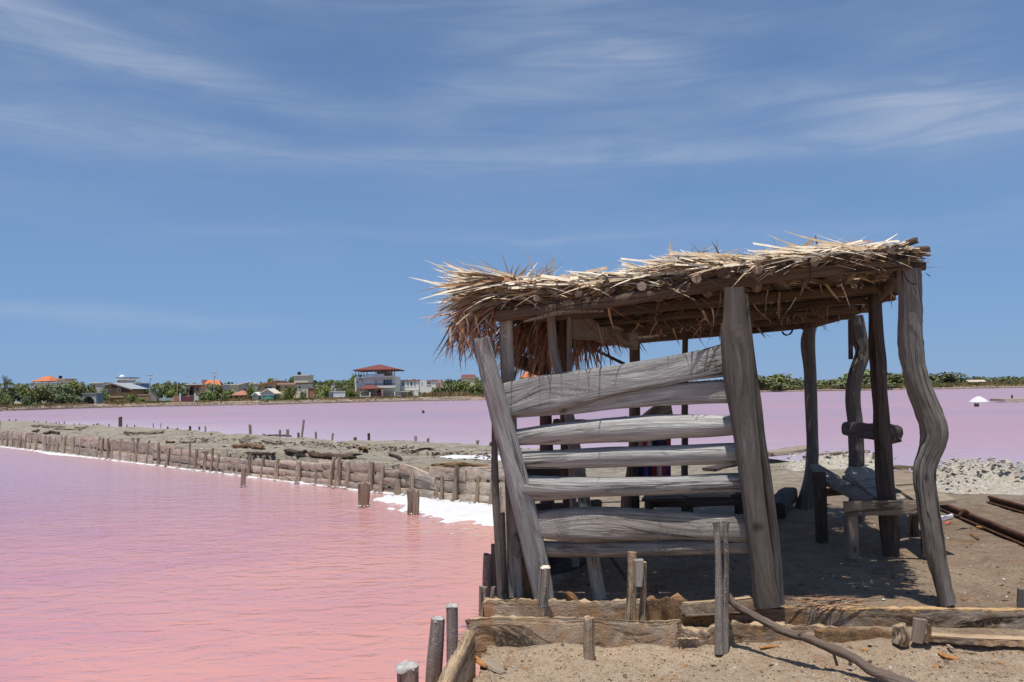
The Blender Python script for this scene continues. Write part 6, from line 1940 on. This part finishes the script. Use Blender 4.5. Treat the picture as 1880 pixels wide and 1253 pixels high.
mb.build('balustrade', MAT['plaster_white'], r, smooth=False); hpart(r, 'veranda_slab', [(736, 766, 715.5, 717.5)], Y - 1.5, 1.5, 'plaster_white'); hpart(r, 'antenna', [(769.4, 770.0, 696, 728)], Y - .3, .1, 'frame_brown')
r = house('end_house', 806, 736, 40, 'small pinkish white house joined at the end of the long white one'); Y = fY(806, 40)
hpart(r, 'wall', [(800.5, 810, 697.5, 730)], Y, 7, 'plaster_pink'); fwindow(r, 802, 803.5, 703, 709, Y - .05, mull=0); fwindow(r, 806, 807.5, 703, 709, Y - .05, mull=0)
r = house('white_gatehouse', 760, 735, 11, 'white pillar and lattice gate at the end of the villa garden', 'gate'); Y = fY(760, 11)
hpart(r, 'pillar', [(760, 767.5, 718, 730.5)], Y, 1.4, 'plaster_white', .4); hpart(r, 'bin', [(757, 760, 725.5, 730.5)], Y - .5, .7, 'paint_blue')
mb = MB()
for i in range(10): fbox(mb, 737 + i * 1.05, 737.5 + i * 1.05, 720.5, 730.5, Y, .06)
fbox(mb, 736.5, 747, 720, 720.8, Y - .02, .1); mb.build('gate_leaf', MAT['frame_brown'], r, smooth=False); hpart(r, 'beam', [(735, 752, 719, 720)], Y - .1, .4, 'plaster_white')
# --- roofs over the bushes by the shack
r = house('red_roofed_house', 860, 735, 90, 'red tiled roof showing over the bushes left of the shack'); Y = fY(860, 90)
hpart(r, 'wall', [(848, 872, 693, 730)], Y, 7, 'plaster_cream'); mb = MB(); mb.quad(dp(846, 694, Y - .4), dp(874, 694, Y - .4), dp(872, 688, Y + 4), dp(848.5, 688, Y + 4)); mb.quad(dp(848.5, 688, Y + 4), dp(872, 688, Y + 4), dp(874, 693, Y + 8), dp(846, 693, Y + 8)); mb.build('roof', MAT['roof_red'], r, smooth=False)
r = house('orange_roofed_house', 972, 735, 40, 'orange hip roof seen between the corner posts of the shack'); Y = fY(972, 40)
hip(r, 'roof', 952, 1000, 693, 682, Y, 9, 'roof_orange', .4); hpart(r, 'wall', [(957, 995, 693, 730)], Y + .8, 7, 'plaster_cream')


# --- poles
def pole(px, y0, y1, w, back, label, arm=True):
    Y = fY(px, back); b = dp(px, y1, Y); t = dp(px - 1.2, y0, Y); t = Vector((b.x, b.y, t.z)); r = px2m(w, Y)
    root = empty('utility_pole', b, label, 'utility pole', 'utility poles along the far bank')
    mb = MB(); mb.limb([b - Vector((0, 0, .4)), b.lerp(t, .5), t], [r, r * .85, r * .65], [r, r * .85, r * .65], n=8, rough=0, groove=0, step=3); mb.build('shaft', MAT['concrete'], root)
    if arm:
        mb = MB(); z = b.lerp(t, .93); mb.limb([z - Vector((.7, 0, 0)), z + Vector((.7, 0, 0))], [.12, .12], [.12, .12], side=ZUP, n=6, rough=0, groove=0, step=1); mb.build('crossarm', MAT['frame_brown'], root)
        mb = MB(); z = b.lerp(t, .82); mb.limb([z + Vector((.18, 0, -.3)), z + Vector((.18, 0, .3))], [.28, .28], [.28, .28], n=8, rough=0, groove=0, step=1); mb.build('transformer', MAT['concrete'], root)


pole(275, 686, 738, 2.0, 14, 'tall utility pole right of the domed house')
pole(255, 694, 735, 1.3, 30, 'thin utility pole rising from the yellow green tree', False)
pole(303, 700, 736, 1.3, 30, 'short utility pole left of the round trees', False)
pole(325.5, 691, 740, 1.6, 9, 'pale utility pole beside the maroon gate', False)
pole(393, 681, 738, 2.0, 12, 'tallest utility pole in front of the orange roof')
r = house('roof_antenna', 357, 740, 22, 'long thin horizontal antenna over the awning house', 'antenna'); Y = fY(357, 22)
mb = MB(); z = dp(357, 692.5, Y); L_ = px2m(29, Y) / 2
mb.limb([z - Vector((L_, 0, -.05)), z + Vector((L_, 0, .05))], [.10, .08], [.10, .08], side=ZUP, n=6, rough=0, groove=0, step=2); mb.build('boom', MAT['concrete'], r)
mb = MB(); mb.limb([z, Vector((z.x, z.y, dp(357, 705, Y).z))], [.07, .07], [.07, .07], n=6, rough=0, groove=0, step=2); mb.build('mast', MAT['concrete'], r)


# ---------------------------------------------------------------- trees and bushes
def crown_mesh(seed, mats, n_lobe=9, n_leaf=620, flat=.8, leaf=.10):
    """crown about 2 m wide and 1.6 m tall sitting on z=0, of leaf clumps round uneven lobes"""
    rs = random.Random(seed)
    mb = MB()
    lobes = []
    for i in range(n_lobe):
        a = rs.uniform(0, 6.283); r = rs.uniform(.15, .68)
        lobes.append((Vector((r * math.cos(a), r * math.sin(a), rs.uniform(.42, 1.25) * flat)), rs.uniform(.24, .46)))
    lobes.append((Vector((0, 0, .75 * flat)), .5))
    for i in range(n_leaf):
        c, R_ = rs.choice(lobes)
        d = Vector((rs.gauss(0, 1), rs.gauss(0, 1), rs.gauss(.2, 1))).normalized()
        p = c + d * R_ * rs.uniform(.45, 1.08); p.z = max(p.z, .02 + rs.random() * .15)
        nrm = (d + Vector((rs.gauss(0, .6), rs.gauss(0, .6), rs.gauss(.3, .6)))).normalized()
        t = nrm.cross(Vector((rs.gauss(0, 1), rs.gauss(0, 1), rs.gauss(0, 1)))).normalized(); b = nrm.cross(t)
        s = leaf * rs.uniform(.5, 1.35)
        n = len(mb.v)
        mb.v += [p + t * s, p + b * s * .7 + t * s * .2, p - t * s * .9, p - b * s * .6 - t * s * .1]
        mb.face((n, n + 1, n + 2, n + 3), None, 0 if rs.random() < .7 else 1)
    me_o = mb.build('crown', mats, None, origin=(0, 0, 0), smooth=False)
    me = me_o.data
    bpy.data.objects.remove(me_o)
    return me


PAL = {'olive': ('leaf_olive', 'leaf_green'), 'green': ('leaf_green', 'leaf_yellow'), 'dark': ('leaf_dark', 'leaf_olive'), 'yellow': ('leaf_yellow', 'leaf_green')}
CROWN = {}
for k, (a, b) in PAL.items():
    CROWN[k] = [crown_mesh(100 * i + hash(k) % 1 + len(k) * 7, [MAT[a], MAT[b]], 7 + 2 * i, 700 + 120 * i) for i in range(3)]
tb = MB(); tb.limb([(0, 0, -.3), (.04, 0, .4), (-.02, .02, 1.0)], [.16, .12, .08], [.16, .12, .08], n=7, rough=.06, step=.3)
for k in range(4):
    a = k * 1.6; tb.limb([(0, 0, .55 + .1 * k), (.25 * math.cos(a), .25 * math.sin(a), .95 + .1 * k)], [.06, .03], [.06, .03], n=5, rough=0, groove=0, step=.3)
_t = tb.build('trunk', MAT['bark'], None, origin=(0, 0, 0)); TRUNK = _t.data; bpy.data.objects.remove(_t)


def tree(px, y0, y1, w, back, kind, label, trunk=.22, name='tree', group='trees and bushes on the far bank', cat=None, lift=None):
    """crown w pixels wide reaching up to row y0, foot at row y1"""
    Y = fY(px, back); b = dp(px, y1, Y); t = dp(px, y0, Y)
    H = t.z - b.z; wm = px2m(w, Y) * 1.28
    root = empty(name, b, label, cat or name.replace('_', ' ').split()[-1], group)
    me = random.choice(CROWN[kind])
    hc = H * (1 - trunk)
    o = bpy.data.objects.new('crown', me); COL.objects.link(o); o.parent = root
    o.location = (0, 0, H * trunk * .5); o.scale = (wm / 2.05, wm / 2.05 * .9, hc / 1.34); o.rotation_euler = (0, 0, random.uniform(0, 6.28))
    tr = bpy.data.objects.new('trunk', TRUNK); COL.objects.link(tr); tr.parent = root
    s = max(.4, wm * .12) / .16 * .16
    tr.scale = (wm * .35, wm * .35, H * (trunk + .35))
    return root


TREES = [
 (2, 712, 748, 26, 8, 'olive', 'olive bush at the very edge of the picture beyond the pond'), (24, 706, 747, 34, 11, 'dark', 'broad dark bush left of the orange pavilion roof'), (42, 697, 747, 26, 14, 'dark', 'taller pointed dark tree just left of the orange pavilion roof'),
 (52, 709, 748, 30, 9, 'green', 'green bush in front of the orange pavilion'), (68, 703, 748, 34, 13, 'olive', 'olive tree right below the orange pavilion roof'), (86, 702, 747, 30, 11, 'olive', 'grey green tree below the right end of the pavilion roof'),
 (103, 701, 746, 34, 13, 'dark', 'dark tree below the black tank on the pale plinth'), (121, 698, 746, 32, 11, 'olive', 'tall olive tree right of the black tank'), (138, 695, 745, 34, 14, 'green', 'tallest tree of the bush mass, between tank and arch'), (150, 702, 742, 28, 12, 'olive', 'tree leaning over the arched shelter'),
 (8, 724, 750, 22, 5, 'green', 'low bright bush near the water at the picture edge'), (48, 722, 750, 20, 6, 'dark', 'low dark bush in the shadow of the pavilion trees'), (112, 720, 748, 26, 7, 'dark', 'dark undergrowth bush below the black tank'), (135, 718, 746, 26, 8, 'dark', 'dark undergrowth bush left of the arched shelter'),
 (168, 700, 742, 24, 22, 'green', 'tree behind the arched shelter'), (188, 706, 741, 22, 14, 'dark', 'dark tree between the arched shelter and the gabled house'),
 (243, 721, 743, 24, 8, 'green', 'bush in front of the gabled house'), (222, 733, 745, 20, 5, 'green', 'low bush by the water before the gabled house'), (232, 733, 745, 18, 5, 'dark', 'dark low bush by the water before the gabled house'), (258, 730, 744, 20, 5, 'green', 'bright bush in front of the tan garden wall'),
 (254, 707, 738, 18, 24, 'yellow', 'yellow green tree beside the blue house'), (268, 710, 738, 18, 24, 'green', 'green tree behind the tan garden wall'), (290, 705, 739, 22, 22, 'dark', 'dark tree behind the concrete stair'),
 (308, 695, 738, 26, 20, 'olive', 'tall olive tree left of the pale utility pole'), (322, 696, 738, 26, 18, 'yellow', 'yellow green crown behind the pale utility pole'), (338, 704, 733, 22, 14, 'dark', 'round dark tree above the maroon gate'), (314, 714, 737, 26, 14, 'green', 'green tree behind the blue grey yard wall'),
 (376, 712, 742, 26, 8, 'olive', 'olive feathery bush right of the maroon gate'), (394, 700, 741, 30, 14, 'olive', 'olive tree covering the orange roof house'), (408, 704, 740, 28, 16, 'yellow', 'yellowish tree right of the tallest pole'), (388, 716, 742, 22, 7, 'green', 'green bush at the foot of the tallest pole'), (422, 712, 738, 24, 16, 'green', 'green tree left of the red hipped hut'),
 (412, 722, 744, 14, 5, 'green', 'slim bright bush beside the red hipped hut'), (460, 699, 740, 20, 12, 'green', 'slender green tree between the huts'), (450, 708, 738, 16, 18, 'dark', 'dark small tree behind the red hipped hut'),
 (478, 691, 735, 26, 45, 'dark', 'dark tree behind the slanted roof of the yellow house'), (498, 687, 735, 30, 46, 'green', 'tree rising behind the ridge of the yellow house'), (518, 691, 735, 30, 46, 'green', 'tree behind the flat middle part of the yellow house'), (534, 687, 735, 24, 44, 'green', 'tree behind the yellow house touching the tower'),
 (532, 708, 741, 30, 10, 'green', 'bright green bushy tree in front of the yellow house'), (510, 725, 741, 16, 9, 'dark', 'dark bush right of the green garage door'), (556, 714, 740, 16, 9, 'olive', 'thin grey green bush at the foot of the cream tower'), (490, 733, 743, 8, 4, 'dark', 'tiny bush before the green garage door'),
 (574, 697, 738, 22, 36, 'dark', 'dark tree right of the cream tower'), (590, 708, 741, 26, 12, 'green', 'green tree left of the yellowish tree'), (602, 704, 741, 28, 13, 'yellow', 'yellowish round tree above the white yard wall'), (588, 722, 742, 22, 7, 'olive', 'olive bush left of the white yard wall'),
 (605, 693, 730, 26, 48, 'green', 'far tree behind the satellite dish'), (622, 689, 730, 28, 50, 'dark', 'far dark tree right of the satellite dish'), (640, 688, 732, 26, 44, 'green', 'far tree left of the villa'), (650, 682, 732, 18, 36, 'green', 'tall tree touching the villa roof'), (634, 704, 735, 26, 22, 'olive', 'olive tree behind the white yard wall'),
 (645, 712, 738, 34, 9, 'green', 'broad green bush in front of the villa'), (752, 715, 731, 10, 12, 'green', 'small garden tree behind the lattice gate'), (590, 700, 734, 20, 40, 'dark', 'dark far tree between tower and dish'),
 (800, 708, 729, 22, 16, 'green', 'green bush at the end of the long white house'), (820, 700, 730, 34, 20, 'olive', 'grey green tree in the dry field'), (842, 696, 731, 36, 22, 'green', 'green tree in the dry field below the red roof'), (862, 696, 731, 36, 20, 'yellow', 'yellow green tree below the red roof'), (880, 693, 731, 30, 22, 'green', 'green tree beside the leaning corner plank'), (856, 715, 733, 18, 11, 'dark', 'dark bush in the dry field'), (874, 717, 733, 22, 10, 'green', 'bright low bush beside the leaning corner plank'), (822, 690, 725, 20, 70, 'dark', 'far tree crown left of the red roof'), (876, 687, 722, 12, 92, 'green', 'far tree crown right of the red roof'),
 (908, 696, 731, 30, 20, 'green', 'green tree seen between corner plank and square post'), (940, 694, 731, 40, 24, 'green', 'green tree behind the square post of the shack'), (985, 695, 731, 40, 22, 'green', 'green tree behind the inner posts of the shack'), (1290, 697, 722, 60, 30, 'green', 'green bush seen in the gap between the two top slats'), (1335, 694, 721, 40, 26, 'green', 'green bush behind the top of the tall front post'),
]
for (px_, y0, y1, w, back, kind, lab) in TREES:
    nm = 'bush' if 'bush' in lab else 'tree'
    tree(px_, y0, y1, w, back, kind, lab, trunk=.06 if nm == 'bush' else .12, name=nm)
# palm with a blown crown
pm = empty('palm_tree', far(8, 745, 30), 'dark wind blown palm near the left edge of the picture', 'palm tree'); Y = fY(8, 30)
mb = MB(); mb.limb([dp(8, 745, Y), dp(8, 718, Y), dp(9, 700, Y)], [.35, .3, .25], [.35, .3, .25], n=8, rough=.03, step=.5); mb.build('trunk', MAT['bark'], pm)
mb = MB()
top = dp(9, 700, Y)
for i in range(22):
    d = Vector((random.uniform(-.3, 1.2), random.uniform(-.8, .8), random.uniform(-.5, .8)))
    for k in range(10):
        mb.strip(top + d.normalized() * (.15 * k), d + Vector((random.gauss(0, .4), random.gauss(0, .4), random.gauss(-.3, .3))), random.uniform(.5, .9), .12, .5, 2)
mb.build('fronds', MAT['leaf_dark'], pm, smooth=False)['kind'] = 'stuff'

# scrub on the far bank to the right: each crown its own
SCR = [(1385, 692, 718, 56, 6), (1408, 690, 718, 60, 9), (1432, 686, 718, 64, 12), (1452, 694, 718, 56, 8), (1476, 699, 718, 52, 9), (1505, 699, 717, 50, 14), (1530, 696, 717, 54, 11), (1552, 689, 717, 54, 12), (1578, 680, 717, 66, 14), (1598, 682, 717, 60, 12), (1628, 681, 716, 54, 14), (1650, 687, 716, 48, 11), (1618, 694, 716, 50, 7), (1548, 698, 717, 50, 6), (1495, 702, 718, 46, 5), (1668, 698, 715, 40, 10), (1690, 701, 715, 40, 12), (1728, 685, 713, 52, 12), (1748, 686, 713, 48, 12), (1710, 693, 714, 40, 10), (1762, 694, 712, 36, 14), (1806, 690, 708, 26, 45), (1835, 690, 708, 30, 60), (1860, 692, 707, 34, 60), (1885, 692, 707, 40, 60), (1786, 697, 709, 24, 60), (1720, 703, 714, 60, 6), (1440, 706, 719, 60, 4), (1575, 704, 718, 60, 4), (1640, 704, 716, 50, 4), (1400, 704, 719, 50, 4)]
SCR.sort(); k_ = -1
for i, (px_, y0, y1, w, back) in enumerate(SCR):
    k_ += 1
    lab = {1432: 'rounded green thicket tree just right of the tall front post', 1578: 'highest scrub tree, between the two crooked back posts', 1628: 'flat topped scrub tree left of the crooked corner post', 1728: 'grey green scrub tree right of the crooked corner post', 1806: 'dark round scrub tree right of the white salt slope'}.get(px_, ORD[k_] + ' scrub tree along the far bank counted from the tall front post')
    tree(px_, y0 - (4 if px_ < 1700 else 2), y1, w, back, ['olive', 'dark', 'olive', 'green', 'olive'][i % 5] if px_ < 1700 else 'dark', lab, .05, 'scrub_tree', 'scrub along the far right bank', 'tree')
# far tree line to the horizon
tl = MB()
rs = random.Random(5)
for (a, b, back, ya) in ((-300, 640, 130, 706), (560, 900, 120, 699), (880, 1420, 90, 700), (1380, 1700, 70, 700), (1640, 2500, 160, 695)):
    for i in range(int((b - a) * 3.2)):
        px_ = rs.uniform(a, b); Y = fY(px_, back + rs.uniform(-15, 60)); yt = ya + rs.uniform(0, 22) + 5 * mnoise.noise(Vector((px_ * .03, 0, a))) - (0.0 if px_ < 1640 else (px_ - 1640) * .006)
        p = dp(px_, yt, Y)
        if p.z < .1: continue
        s = rs.uniform(.5, 1.1)
        u = Vector((rs.gauss(0, 1), rs.gauss(0, .6), rs.gauss(0, 1))).normalized() * s; v = Vector((rs.gauss(0, 1), rs.gauss(0, .6), rs.gauss(0, 1))).normalized() * s
        n = len(tl.v); tl.v += [p - u, p - v, p + u, p + v]; tl.face((n, n + 1, n + 2, n + 3))
tag(tl.build('woods', MAT['leaf_dark'], smooth=False), 'distant dark belt of scrub woods behind the far bank', 'woods', kind='stuff')
# grass and dry weeds between the water and the houses
gr = MB()
for i in range(13000):
    px_ = random.choice([random.uniform(-20, 900), random.uniform(-20, 900), random.uniform(1380, 1900)])
    back = random.uniform(3.5, 20) if px_ < 900 else random.uniform(2, 14)
    sp0 = shore_point(px_); d0 = Vector((sp0.x, sp0.y, 0)).normalized(); g = sp0 + d0 * back
    if mnoise.noise(Vector((g.x * .13, g.y * .13, 2))) < -.05 and 140 < px_ < 800: continue
    h = random.uniform(.12, .5)
    mi = 0 if (mnoise.noise(Vector((g.x * .08, g.y * .08, 9))) > -.1 and px_ < 900) else 1
    if 770 < px_ < 860: h *= 2.8; mi = 0; g = sp0 + d0 * random.uniform(6, 22)
    if 408 < px_ < 462: h *= 1.6; mi = 0
    if px_ > 1380: mi = random.choice([1, 1, 0])
    z = WATER_Z + .95 + .002 * back
    if px_ > 1380: h *= 2.0
    a = random.uniform(0, 3.14); s = random.uniform(.2, .6)
    u = Vector((math.cos(a) * s, math.sin(a) * s, 0))
    gr.quad(Vector((g.x, g.y, z - .1)) - u, Vector((g.x, g.y, z - .1)) + u, Vector((g.x, g.y, z + h)) + u * random.uniform(.3, 1.1), Vector((g.x, g.y, z + h * .8)) - u * random.uniform(.3, 1.1), mi)
tag(gr.build('grass', [MAT['dry_grass'], MAT['green_grass']], smooth=False), 'dry reddish and yellow grass along the far bank', 'grass', kind='stuff')
# the white salt slope beyond the right bank
Y = fY(1795, 30)
mb = MB(); a = [dp(1768, 705, Y), dp(1818, 705, Y), dp(1806, 697.5, Y + 2), dp(1776, 698.5, Y + 2)]
mb.quad(a[0], a[1], a[2], a[3]); D = Vector((0, 18, 0)); mb.quad(a[3], a[2], a[2] + D, a[3] + D); mb.quad(a[1], a[1] + D, a[2] + D, a[2]); mb.quad(a[0] + D, a[0], a[3], a[3] + D)
tag(mb.build('salt_slope', MAT['pebble_pale'], smooth=False), 'long pale slope of stacked salt on the far bank between two dark trees', 'salt pile')
# long low revetment boards at the far water's edge
for (xa, xb, lab) in ((-60, 240, 'first low revetment of old planks at the far water edge, before the bushes'), (240, 620, 'low revetment of old planks at the far water edge, before the yellow house'), (620, 960, 'low revetment of old planks at the far water edge, before the villa'), (1380, 1960, 'low dark revetment at the far water edge beneath the scrub')):
    rv = empty('revetment', shore_point((xa + xb) / 2), lab, 'retaining wall', 'revetments along the far bank')
    x = xa
    while x < xb:
        x2 = min(xb, x + random.uniform(22, 40))
        for k, (off, z0, z1) in enumerate(((.45, -.1, .46), (4.25, .5, .92))):
            A, B = shore_point(x), shore_point(x2)
            A = A + Vector((A.x, A.y, 0)).normalized() * off; B = B + Vector((B.x, B.y, 0)).normalized() * off
            mb = MB(); w = z1 - z0 + random.uniform(-.05, .05)
            zc = WATER_Z + (z0 + z1) / 2
            mb.limb([Vector((A.x, A.y, zc)), Vector((B.x, B.y, zc + random.uniform(-.04, .04)))], [w, w], [.12, .12], side=ZUP, n=8, sq=5, rough=.06, groove=0, step=2.0)
            mb.build('plank', MAT['wall_wood' if k else 'stake_wood'], rv, smooth=True, angle=50)
        x = x2 + .3

# stones and crusts strewn over the stepped far bank
sh = MB()
for i in range(3600):
    px_ = random.choice([random.uniform(-30, 910), random.uniform(-30, 910), random.uniform(1380, 1900)])
    k = random.random(); off = random.uniform(.2, 4.6) if k < .75 else random.uniform(4.5, 8)
    g = shore_point(px_); g = g + Vector((g.x, g.y, 0)).normalized() * off
    g.z = WATER_Z + (.05 if off < .6 else .52 if off < 4.3 else .95)
    sh.chunk(g, random.choice([.08, .12, .18, .28]) * random.uniform(.6, 1.2), flat=.5, mi=random.choice([0, 0, 1, 1, 2, 3]))
tag(sh.build('rubble', [MAT['brown_wood'], MAT['pebble_brown'], MAT['pebble_tan'], MAT['pebble_pale']], smooth=False), 'dark stones and pale crusts strewn along the far bank', 'rubble', kind='stuff')
